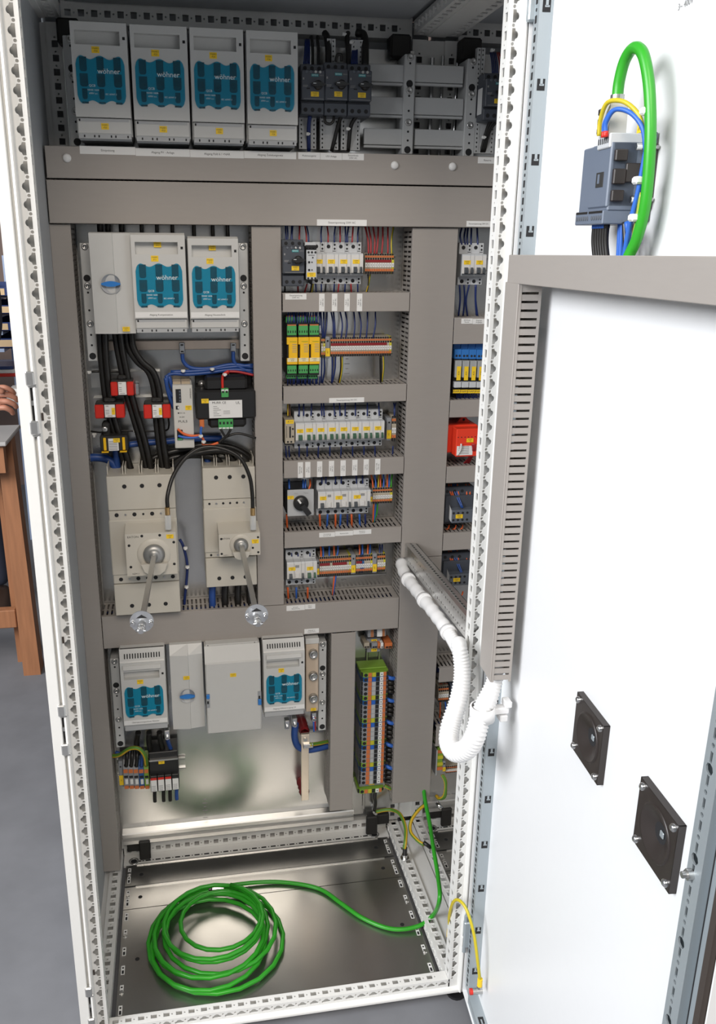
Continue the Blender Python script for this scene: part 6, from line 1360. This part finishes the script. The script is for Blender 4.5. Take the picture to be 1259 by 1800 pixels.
# ducts on the door
def door_duct(label, s0, s1, o0, o1, z0, z1, vert):
    t = thing('cable_duct', label, 'cable duct', ((s0+s1)/2, -o0, z0), door=True); mb = MB(); mb.m('duct_dark').box(s0+1, s1-1, -o0-2, -o0, z0+1, z1-1); mb.m('duct')
    def wall(c):
        y0, y1 = -o1, -o0
        def bx(p0, p1, ya, yb): (mb.box(c-.7, c+.7, ya, yb, p0, p1) if vert else mb.box(p0, p1, ya, yb, c-.7, c+.7))
        A, Bq = (z0, z1) if vert else (s0, s1); n = int((Bq-A)/12.5); bx(A, Bq, y1-4, y1); bx(A, Bq, y0+2, y0+6)
        for i in range(n): bx(A+i*12.5+3.6, A+(i+1)*12.5, y0+6, y1-4)
        bx(A+n*12.5, Bq, y0+6, y1-4)
    for c in ((s0+1.2, s1-1.2) if vert else (z0+1.2, z1-1.2)): wall(c)
    part('slotted_body', mb, t); mb = MB(); mb.m('duct').cbox(s0, s1, -o1, -o1+2.2, z0, z1, .8)
    if vert: mb.box(s0, s0+1, -o1+2, -o1+6, z0, z1).box(s1-1, s1, -o1+2, -o1+6, z0, z1)
    else: mb.box(s0, s1, -o1+2, -o1+6, z0, z0+1).box(s0, s1, -o1+2, -o1+6, z1-1, z1)
    part('cover', mb, t)
    for f in (.12, .5, .88):
        mb = MB(); mb.m('zinc_bright')
        if vert: z = z0+(z1-z0)*f; mb.box(-20, s1-12, -o0, -o0+1.2, z-8, z+8)
        else: x = s0+(s1-s0)*f; mb.box(x-8, x+8, -o0, -.3, z0+4, z1-4)
        part('standoff', mb, t)
    if not vert: t.rotation_euler = (t.rotation_euler.x, -0.010, t.rotation_euler.z)
    return t
door_duct('tall slotted grey duct down the hinge side of the open door', 31, 95, 18, 54, 838, 1491, True)
door_duct('horizontal grey duct across the open door below the grey-blue instrument', 40, 652, 13, 54, 1493, 1534, False)
# instrument on the door (rear side)
t = thing('door_instrument', 'grey-blue instrument seen from behind, mounted on the open door', 'instrument', (330, 0, 1568), door=True); s0, s1, z0, z1 = 289, 372, 1568, 1654
mb = MB(); mb.m('siemens_blue').cbox(s0, s1, -50, -3, z0+14, z1, 1.5).cbox(s0+30, s1, -52, -20, z0+18, z1, 1.5).cbox(s0+4, s1+4, -14, -2, z0+4, z1+10, 1); part('housing', mb, t)
mb = MB(); mb.m('siemens_blue').cbox(s0+2, s1-1, -54, -8, z0, z0+15, 1); tb = part('terminal_bar', mb, t)
for k in range(12):
    if k in (6,): continue
    m2 = MB(); m2.m('siemens_mid').cyl((s0+8+k*6.3, z0+7), 2.6, -54.6, -54, n=10); part('terminal_hole', m2, tb)
m2 = MB(); m2.m('black').box(s0+4, s0+38, -54.3, -53.9, z0+12, z0+14.5).box(s0+42, s1-3, -54.3, -53.9, z0+12, z0+14.5); part('terminal_gap', m2, tb)
m2 = MB(); m2.m('ink').cbox(s0+50, s0+70, -52.6, -52, z0+40, z0+56, .4).m('siemens_blue').box(s0+55, s0+60, -53, -52.6, z0+44, z0+54); part('emblem', m2, t)
m2 = MB(); m2.m('mcb').cbox(s0+48, s1-1, -54, -16, z1-6, z1+9, 1).m('hole'); 
for k in range(6): m2.box(s0+51+k*5, s0+53+k*5, -54.4, -54, z1-1, z1+5)
part('upper_plug', m2, t)
for k, (a, b) in enumerate(((z0+66, z0+78), (z0+42, z0+58), (z0+24, z0+36))):
    m2 = MB(); m2.m('vent_black').cbox(s1-.5, s1+5, -48, -34, a, b, 1); part('locking_catch', m2, t)
    m2 = MB(); m2.m('vent_black').cbox(s0-6, s0+.5, -46, -38, a-2, b-4, 1); part('locking_catch', m2, t)
m2 = MB(); m2.m('vent_black').cbox(s1, s1+4, -34, -6, z0+44, z0+64, 1).cbox(s1, s1+6, -12, -1, z0+16, z0+84, 1); part('clamp_arm', m2, t)
for z in (z0+26, z0+80):
    m2 = MB(); m2.m('chrome').tube([(s1+8, -22, z), (s1+8, -2, z)], 2.2, 8).cyl((s1+8, z), 4.2, -28, -22, n=6); part('clamp_screw', m2, t)
t = thing('bus_connector', 'light grey plug with metal clips on top of the door instrument', 'connector', (350, -40, 1676), door=True); mb = MB(); mb.m('psu').prism([(s0+48,1663),(s0+46,1690),(s0+56,1697),(s0+70,1694),(s0+72,1663)], -52, -32); part('housing', mb, t)
for z in (1665, 1675, 1685):
    m2 = MB(); m2.m('vent_black').cbox(s0+39, s0+46, -53, -42, z, z+7, 1); part('side_clip', m2, t)
m2 = MB(); m2.m('steel').cyl((s0+60, -41), 7.5, 1697, 1704, 'z', 12); part('cable_collar', m2, t)
def dwire(pts, r, m, lab, grp=None, name='wire', n=8, cat='wire'):
    mb = MB(); mb.m(m).tube(smooth_path([Vector((p[0], -p[1], p[2])) for p in pts], 7), r, n); return solo(name, mb, lab, cat, grp, door=True)
dwire([(349,41,1700),(350,41,1718),(357,40,1737),(372,38,1746),(388,35,1738),(401,32,1712),(410,30,1680),(415,28,1640),(414,26,1590),(404,26,1555),(388,28,1530)], 6.2, 'cable_green', 'bright green cable arching above the door instrument', n=12, cat='cable', name='green_cable')
dwire([(347,57,1662),(349,58,1678),(362,57,1694),(383,48,1692),(399,38,1678),(404,32,1660)], 2.5, 'pe_bright', 'green-yellow wire arching over the door instrument', n=10)
for k in range(2): dwire([(360+k*5,57,1662),(362+k*4,58,1674),(374+k*3,54,1685),(393,44,1680),(406,35,1664),(410,30,1640)], 2.5, 'w_bblue', ('left', 'right')[k]+' blue wire arching over the door instrument', n=8)
for k in range(2): dwire([(360+k*5,57,1659),(360+k*5,57,1665)], 3, 'red', ('left', 'right')[k]+' red ferrule of the blue wires above the door instrument', name='ferrule', cat='ferrule')
for k, z in enumerate((1680, 1612, 1574)):
    mb = MB(); mb.m('tie').cbox(399, 411, -38, -24, z-4, z+4, 2); solo('cable_tie', mb, ('upper', 'middle', 'lower')[k]+' white cable tie on the wires of the door instrument', 'cable tie', door=True)
t = thing('wire_flag', 'small yellow wire flag above the door instrument', 'wire flag', (396, -32, 1660), door=True); label_plate(t, 396, 1666, 11, 12, -33, ['X1', '-P1'])
for k in range(6): dwire([(318+k*7,40,1572),(317+k*7,39,1550),(320+k*7,36,1528)], 3.2, 'w_black', nth(k, 6)+' black lead hanging from the door instrument', 'black leads of the door instrument')
for k in range(6): dwire([(318+k*7,40,1570),(318+k*7,40,1564)], 3.6, 'w_bblue' if k < 5 else 'w_black', nth(k, 6)+' ferrule on the leads under the door instrument', 'ferrules under the door instrument', name='ferrule', cat='ferrule')
for k, (sa, sb, m) in enumerate(((361, 362, 'w_bblue'), (366, 367, 'w_bblue'), (372, 382, 'w_black'), (378, 398, 'w_bblue'))): dwire([(sa,28,1570),((sa+sb)/2,27,1550),(sb,26,1528)], 3.2, m, ('left blue', 'right blue', 'slanting black', 'slanting blue')[k]+' lead at the right below the door instrument')
dwire([(410,30,1640),(404,31,1600),(394,32,1565),(384,30,1528)], 3, 'w_bblue', 'blue wire running down beside the green door cable'); dwire([(406,28,1600),(402,28,1565),(390,28,1530)], 2.6, 'pe_bright', 'green-yellow wire running down beside the green door cable', n=10)
# horn-like buzzers on the door
for i, (s0, zc) in enumerate(((381, 912), (574, 911))):
    h = 44; t = thing('door_buzzer', ('farther', 'nearer')[i]+' black square buzzer frame on the open door', 'buzzer', (s0, 0, zc-h), 'black buzzers on the door', door=True)
    mb = MB(); mb.m('vent_black').holed((0,-9,0),(1,0,0),(0,0,1),(s0-h, s0+h, zc-h, zc+h), circ(s0, zc, 34, 28), -1)
    for a, b, c, d in ((s0-h,s0+h,zc-h,zc-h+1),(s0-h,s0+h,zc+h-1,zc+h),(s0-h,s0-h+1,zc-h,zc+h),(s0+h-1,s0+h,zc-h,zc+h)): mb.box(a, b, -9, -.3, c, d)
    part('frame', mb, t)
    mb = MB(); mb.m('vent_black').lathe((s0, zc), [(-9, 34), (-10.5, 33), (-10, 31), (-5, 20), (-1.5, 12)], 'y', 28); part('cone', mb, t)
    mb = MB(); mb.m('hole').cyl((s0, zc), 12.5, -1.8, -1.2, n=20); cp = part('throat', mb, t)
    mb = MB(); mb.m('zinc_matt').cbox(s0+1, s0+9, -4, -1.8, zc-2, zc+6, 1); part('sound_disc', mb, t)
    for sx in (-36, 36):
        for sz in (-36, 36):
            mb = MB(); mb.m('chrome').lathe((s0+sx, zc+sz), [(-9, 5), (-12, 4.5), (-13.5, 2.5), (-13.5, .1)], 'y', 12); part('screw', mb, t)
# stencil print on the door and yellow strap from door to frame
mb = MB(); put_text(mb, 'PE 6 mm²', 400, -.5, 1793, 9, 'ink_grey'); put_text(mb, '3~ 400V', 400, -.5, 1782, 9, 'ink_grey'); o = part('stencil', (lambda m2: (m2.__dict__.update(mb.__dict__), setattr(m2, 'v', [tuple(D2W(p)) for p in mb.v]), m2)[2])(MB()), bay1)
o.parent = door
wire([(791,1636,40),(790,1612,25),(796,1588,0),(806,1582,-20),(820,1598,-45),(833,1640,-70),(840,1690,-85),(844,1724,-88)], 3.2, 'pe_bright', 'yellow earthing strap from the frame to the bottom of the door', n=10, cat='cable')
for i, (u, v, Y) in enumerate(((790, 1638, 40), (844, 1724, -88))):
    q = P(u, v, Y); mb = MB(); mb.m('yellow').cyl((q.x, q.y), 5.5, q.z-12, q.z+5, 'z', 8).m('steel').cyl((q.x, q.y), 6, q.z-17, q.z-12, 'z', 8); solo('cable_lug', mb, ('frame', 'door')[i]+'-side yellow lug of the earthing strap', 'lug')

# ================================================================== GREEN CABLE COIL ON THE FLOOR PLATES
zc = 20.5; R0 = 5.0
pts = []; rnd = random.Random(3)
cx, cy = 262, 225; turns = 8; n = 20
for k in range(turns*n+1):
    t_ = k/n; a = 2*math.pi*t_+1.2; tn = t_/turns
    r = 146-50*tn+15*math.sin(1.7*t_+.8)*(0.5+.6*tn); ox = 13*math.sin(2.3*t_)+16*tn; oy = 11*math.cos(1.9*t_)+30*tn
    pts.append(Vector((cx+ox+r*math.cos(a), cy+oy+r*1.0*math.sin(a), zc+R0+ (t_*5.2) + 2*math.sin(5*t_))))
mb = MB(); mb.m('cable_green').tube(pts, R0, 10)
t = thing('green_cable_coil', 'coil of green network cable lying on the steel floor plates', 'cable coil', (cx, cy, zc)); part('coil', mb, t)
tail = [PZ(u, v, z) for u, v, z in ((300,1612,26),(330,1583,26),(380,1562,30),(440,1552,28),(500,1551,26),(560,1562,26),(600,1588,26),(640,1615,26),(690,1633,27),(735,1628,30),(762,1608,50))]+[P(773,1580,150), P(770,1540,215), P(762,1490,290), P(756,1450,370), P(748,1410,430), P(744,1380,470)]
mb = MB(); mb.m('cable_green').tube(smooth_path(tail, 8), R0, 10); part('loose_end', mb, t)
q = PZ(384, 1563, 42); mb = MB(); mb.m('steel').cbox(q.x-16, q.x+14, q.y-8, q.y+6, q.z-3, q.z+9, 1.5).m('black').cbox(q.x-24, q.x-15, q.y-6, q.y+5, q.z-2, q.z+8, 1); part('metal_plug', mb, t)
# neutral label flags on the earth strap bolts are omitted where the photo shows none

# ================================================================== WORKSHOP BEHIND, AT THE LEFT
t = thing('work_table', 'wooden trestle table with worn legs in the workshop behind', 'table', (-520, 1700, 8))
zt_ = P(20, 775, 1560).z
mb = MB(); mb.m('grey_sheet').cbox(-1500, -330, 1540, 1830, zt_-14, zt_, 3); part('table_top', mb, t)
mb = MB(); mb.m('wood').box(-1490, -345, 1560, 1600, zt_-110, zt_-14); part('apron', mb, t)
for (u0, u1, v0, Y, lab) in ((10, 40, 1155, 1640, 'leg'), (2, 12, 1040, 1755, 'leg')):
    x0, x1 = P(u0+2, 950, Y).x, P(u1-2, 950, Y).x; mb = MB(); xm = (x0+x1)/2
    mb.m('wood').add([(x0,Y,zt_-14),(x1,Y,zt_-14),(x1,Y+70,zt_-14),(x0,Y+70,zt_-14),(x0+14,Y-30,8),(x1+24,Y-30,8),(x1+24,Y+45,8),(x0+14,Y+45,8)], [(0,1,2,3),(7,6,5,4),(4,5,1,0),(5,6,2,1),(6,7,3,2),(7,4,0,3)]); part('leg', mb, t)
mb = MB(); mb.m('wood').cbox(-1460, -1390, 1620, 1690, 8, zt_-14, 4); part('leg', mb, t)
mb = MB(); mb.m('wood').cbox(-1460, -380, 1640, 1680, 190, 260, 3); part('stretcher', mb, t)
x0, x1, z0, z1 = RC(4, 62, 690, 722, 1620); z0 = zt_; z1 = zt_+ (P(20,690,1620).z-P(20,745,1620).z); t = thing('slotted_box', 'grey slotted metal box lying on the workshop table', 'box', ((x0+x1)/2, 1680, zt_))
mb = MB(); mb.m('grey_sheet').cbox(x0, x1, 1622, 1780, z0, z1, 3); part('case', mb, t); mb = MB(); mb.m('hole')
for r in range(2):
    for k in range(9): mb.box(x0+12+k*(x1-x0-24)/9, x0+17+k*(x1-x0-24)/9, 1621.4, 1622, z0+14+r*52, z0+56+r*52)
part('slot', mb, t, kind='stuff')
mb = MB(); q = P(30, 672, 1700); mb.m('tie').cbox(q.x-34, q.x+60, 1660, 1760, z1+.5, z1+50, 10); solo('crumpled_film', mb, 'piece of whitish plastic film lying on the slotted box', 'film')
# rack of blue storage bins
YK = 2900; t = thing('bin_rack', 'rack shelf holding blue storage bins on the workshop wall', 'rack', (-1100, YK+150, 8)); mb = MB(); mb.m('bin_shelf')
rows = [P(10, v, YK).z for v in (521, 552, 582, 612, 644)]
for k, z in enumerate(rows):
    mb = MB(); mb.m('bin_shelf').box(-2400, -560, YK-20, YK+260, z-16, z); part('shelf_board', mb, t)
for x in (-2400, -560):
    mb = MB(); mb.m('bin_shelf').box(x-20, x+20, YK+262, YK+290, 8, rows[0]+180); part('upright', mb, t)
xe = P(22, 560, YK).x; bw = 120
for k, z in enumerate(rows[:-1]):
    hgt = rows[k]-rows[k+1]-22 if k < 3 else rows[3]-rows[4]-22
    for j in range(5):
        x1 = xe+40*(k % 2)*.3-j*(bw+8); x0 = x1-bw
        b = thing('storage_bin', '%s blue storage bin from the right on the %s rack shelf' % (('first', 'second', 'third', 'fourth', 'fifth')[j], ('top', 'second', 'third', 'fourth')[k]), 'storage bin', ((x0+x1)/2, YK, z), 'blue storage bins')
        mb = MB(); mb.m('bin_blue').box(x0, x1, YK-10, YK-4, z, z+hgt*.72).box(x0, x0+5, YK-10, YK+200, z, z+hgt).box(x1-5, x1, YK-10, YK+200, z, z+hgt).box(x0, x1, YK+195, YK+200, z, z+hgt).box(x0, x1, YK-10, YK+200, z, z+4); part('tub', mb, b)
        mb = MB(); mb.m('bin_card').box(x0+22, x1-22, YK-11.5, YK-10, z+hgt*.12, z+hgt*.62); part('label_card', mb, b)
q = P(5, 640, 2400); t = thing('folder_stack', 'blue folder on a red and white stack at the back of the workshop', 'folders', (q.x, 2450, zt_))
mb = MB(); mb.m('wood_top').cbox(-2000, -560, 2380, 2600, zt_-40, P(5, 662, 2400).z, 3); part('side_board', mb, t)
zz = P(5, 662, 2400).z
for a, b, c in ((0, 14, 'red'), (14.5, 30, 'paper'), (30.5, 44, 'bin_blue')):
    mb = MB(); mb.m(c).cbox(q.x-220, q.x+50-a*.3, 2390, 2560, zz+a, zz+b, 2); part('folder', mb, t)
# ================================================================== PERSON AT THE TABLE (only a hand and a shoe reach into view)
def skin_object(name, verts, edges, root, matname, parent, sub=2):
    me = bpy.data.meshes.new(name); me.from_pydata([tuple(Vector(v[0])*S) for v in verts], edges, [])
    o = bpy.data.objects.new(name, me); COL.objects.link(o)
    me.materials.append(MAT[matname])
    sk = o.modifiers.new('skin', 'SKIN'); sk.use_smooth_shade = True
    if not me.skin_vertices: me.attributes.new  # layer is created with the modifier
    lay = me.skin_vertices[0] if len(me.skin_vertices) else None
    if lay is None:
        bpy.context.view_layer.objects.active = o; bpy.ops.mesh.customdata_skin_add(); lay = me.skin_vertices[0]
    for i, v in enumerate(verts):
        r = v[1]; lay.data[i].radius = (r*S, r*S) if not isinstance(r, tuple) else (r[0]*S, r[1]*S); lay.data[i].use_root = (i == root)
    ss = o.modifiers.new('sub', 'SUBSURF'); ss.levels = sub; ss.render_levels = sub
    o.parent = parent; return o
hx = P(2, 700, 1480)          # wrist target just outside the frame edge
H = Vector((hx.x-35, hx.y, hx.z))
fx = PZ(-6, 1100, 8)
bx_ = Vector((fx.x-110, fx.y+170, 0))
person = thing('person', 'person standing at the workshop table, one hand at the left picture edge', 'person', (0, 0, 0))
bv = [((bx_.x, bx_.y, 940), (150, 110)), ((bx_.x, bx_.y, 1120), (140, 100)), ((bx_.x, bx_.y-10, 1330), (165, 110)), ((bx_.x, bx_.y-15, 1450), (120, 80)), ((bx_.x, bx_.y-25, 1520), 55),
      ((bx_.x+185, bx_.y-20, 1420), 58), ((bx_.x+225, bx_.y-230, 1230), 46), ((H.x-70, H.y+40, H.z+5), 34),
      ((bx_.x-185, bx_.y-20, 1420), 58), ((bx_.x-225, bx_.y-60, 1160), 46), ((bx_.x-190, bx_.y-260, 1010), 34),
      ((bx_.x+95, bx_.y, 880), 88), ((bx_.x+100, bx_.y-10, 500), 62), ((bx_.x+102, bx_.y+20, 110), 48),
      ((bx_.x-95, bx_.y, 880), 88), ((bx_.x-100, bx_.y-10, 500), 62), ((bx_.x-102, bx_.y+20, 110), 48)]
be = [(0,1),(1,2),(2,3),(3,4),(3,5),(5,6),(6,7),(3,8),(8,9),(9,10),(0,11),(11,12),(12,13),(0,14),(14,15),(15,16)]
skin_object('clothes', bv, be, 0, 'cloth', person)
hd = Vector((bx_.x, bx_.y-45, 1640)); mb = MB(); mb.m('skin').lathe((hd.x, hd.y), [(1510, 48), (1550, 60), (1590, 74), (1640, 84), (1690, 82), (1735, 58), (1755, .5)], 'z', 20); mb.prism([(hd.y-82,1640),(hd.y-108,1622),(hd.y-84,1612)], hd.x-12, hd.x+12, 'x')
for s_ in (-1, 1): mb.cbox(hd.x+s_*84-8, hd.x+s_*84+8, hd.y-12, hd.y+24, 1615, 1670, 5)
head = part('head', mb, person)
mb = MB(); mb.m('leather').lathe((hd.x, hd.y+8), [(1660, 88), (1705, 90), (1745, 66), (1768, .5)], 'z', 20); part('hair', mb, head)
mb = MB(); mb.m('black')
for s_ in (-1, 1): mb.cyl((hd.x+s_*32, 1650), 9, hd.y-80, hd.y-70, n=10)
mb.m('red').box(hd.x-24, hd.x+24, hd.y-80, hd.y-66, 1577, 1584); part('face_features', mb, head, kind='stuff')
# hand: palm and five bent fingers around a small part
w0 = Vector((H.x-70, H.y+40, H.z+5))
hv = [(tuple(w0), 28), (tuple(H+Vector((-20, 10, 2))), (36, 24)), (tuple(H+Vector((18, -4, 4))), (38, 20))]
he = [(0,1),(1,2)]
for k, (dz, L_) in enumerate(((34, 74), (12, 84), (-10, 78), (-30, 62))):
    b0 = H+Vector((20, -8, dz)); i = len(hv)
    hv += [(tuple(b0), 11), (tuple(b0+Vector((L_*.45, -12, 4))), 10), (tuple(b0+Vector((L_*.72, -4, -9))), 9), (tuple(b0+Vector((L_*.78, 8, -24))), 8)]; he += [(2,i),(i,i+1),(i+1,i+2),(i+2,i+3)]
i = len(hv); hv += [(tuple(H+Vector((-6, -24, 34))), 13), (tuple(H+Vector((26, -40, 40))), 11.5), (tuple(H+Vector((54, -36, 22))), 9.5)]; he += [(1,i),(i,i+1),(i+1,i+2)]
skin_object('hand', hv, he, 0, 'skin', person)
hv2 = [((bx_.x-190, bx_.y-260, 1010), 26), ((bx_.x-188, bx_.y-330, 1000), (36, 20))]; he2 = [(0,1)]
for k in range(4): i = len(hv2); hv2 += [((bx_.x-218+k*20, bx_.y-345, 998), 10), ((bx_.x-220+k*21, bx_.y-395, 990), 9)]; he2 += [(1,i),(i,i+1)]
i = len(hv2); hv2 += [((bx_.x-146, bx_.y-310, 1000), 11), ((bx_.x-138, bx_.y-345, 996), 9)]; he2 += [(1,i),(i,i+1)]
skin_object('hand', hv2, he2, 0, 'skin', person)
for s_ in (-1, 1):
    mb = MB(); x = bx_.x+s_*102; y = bx_.y
    mb.m('leather')
    rings = [(y+75, 38, 70), (y+40, 44, 100), (y-20, 48, 92), (y-90, 52, 66), (y-150, 48, 52), (y-185, 30, 38)]; v = []; n = 12
    for yy, w_, h_ in rings:
        for k in range(n): a = 2*math.pi*k/n; v.append((x+w_*math.cos(a), yy, 9+h_/2+h_/2*math.sin(a)))
    mb.add(v, [(r*n+k, r*n+(k+1)%n, (r+1)*n+(k+1)%n, (r+1)*n+k) for r in range(len(rings)-1) for k in range(n)]+[tuple(range(n)), tuple(range((len(rings)-1)*n, len(rings)*n))], True); part('shoe', mb, person)
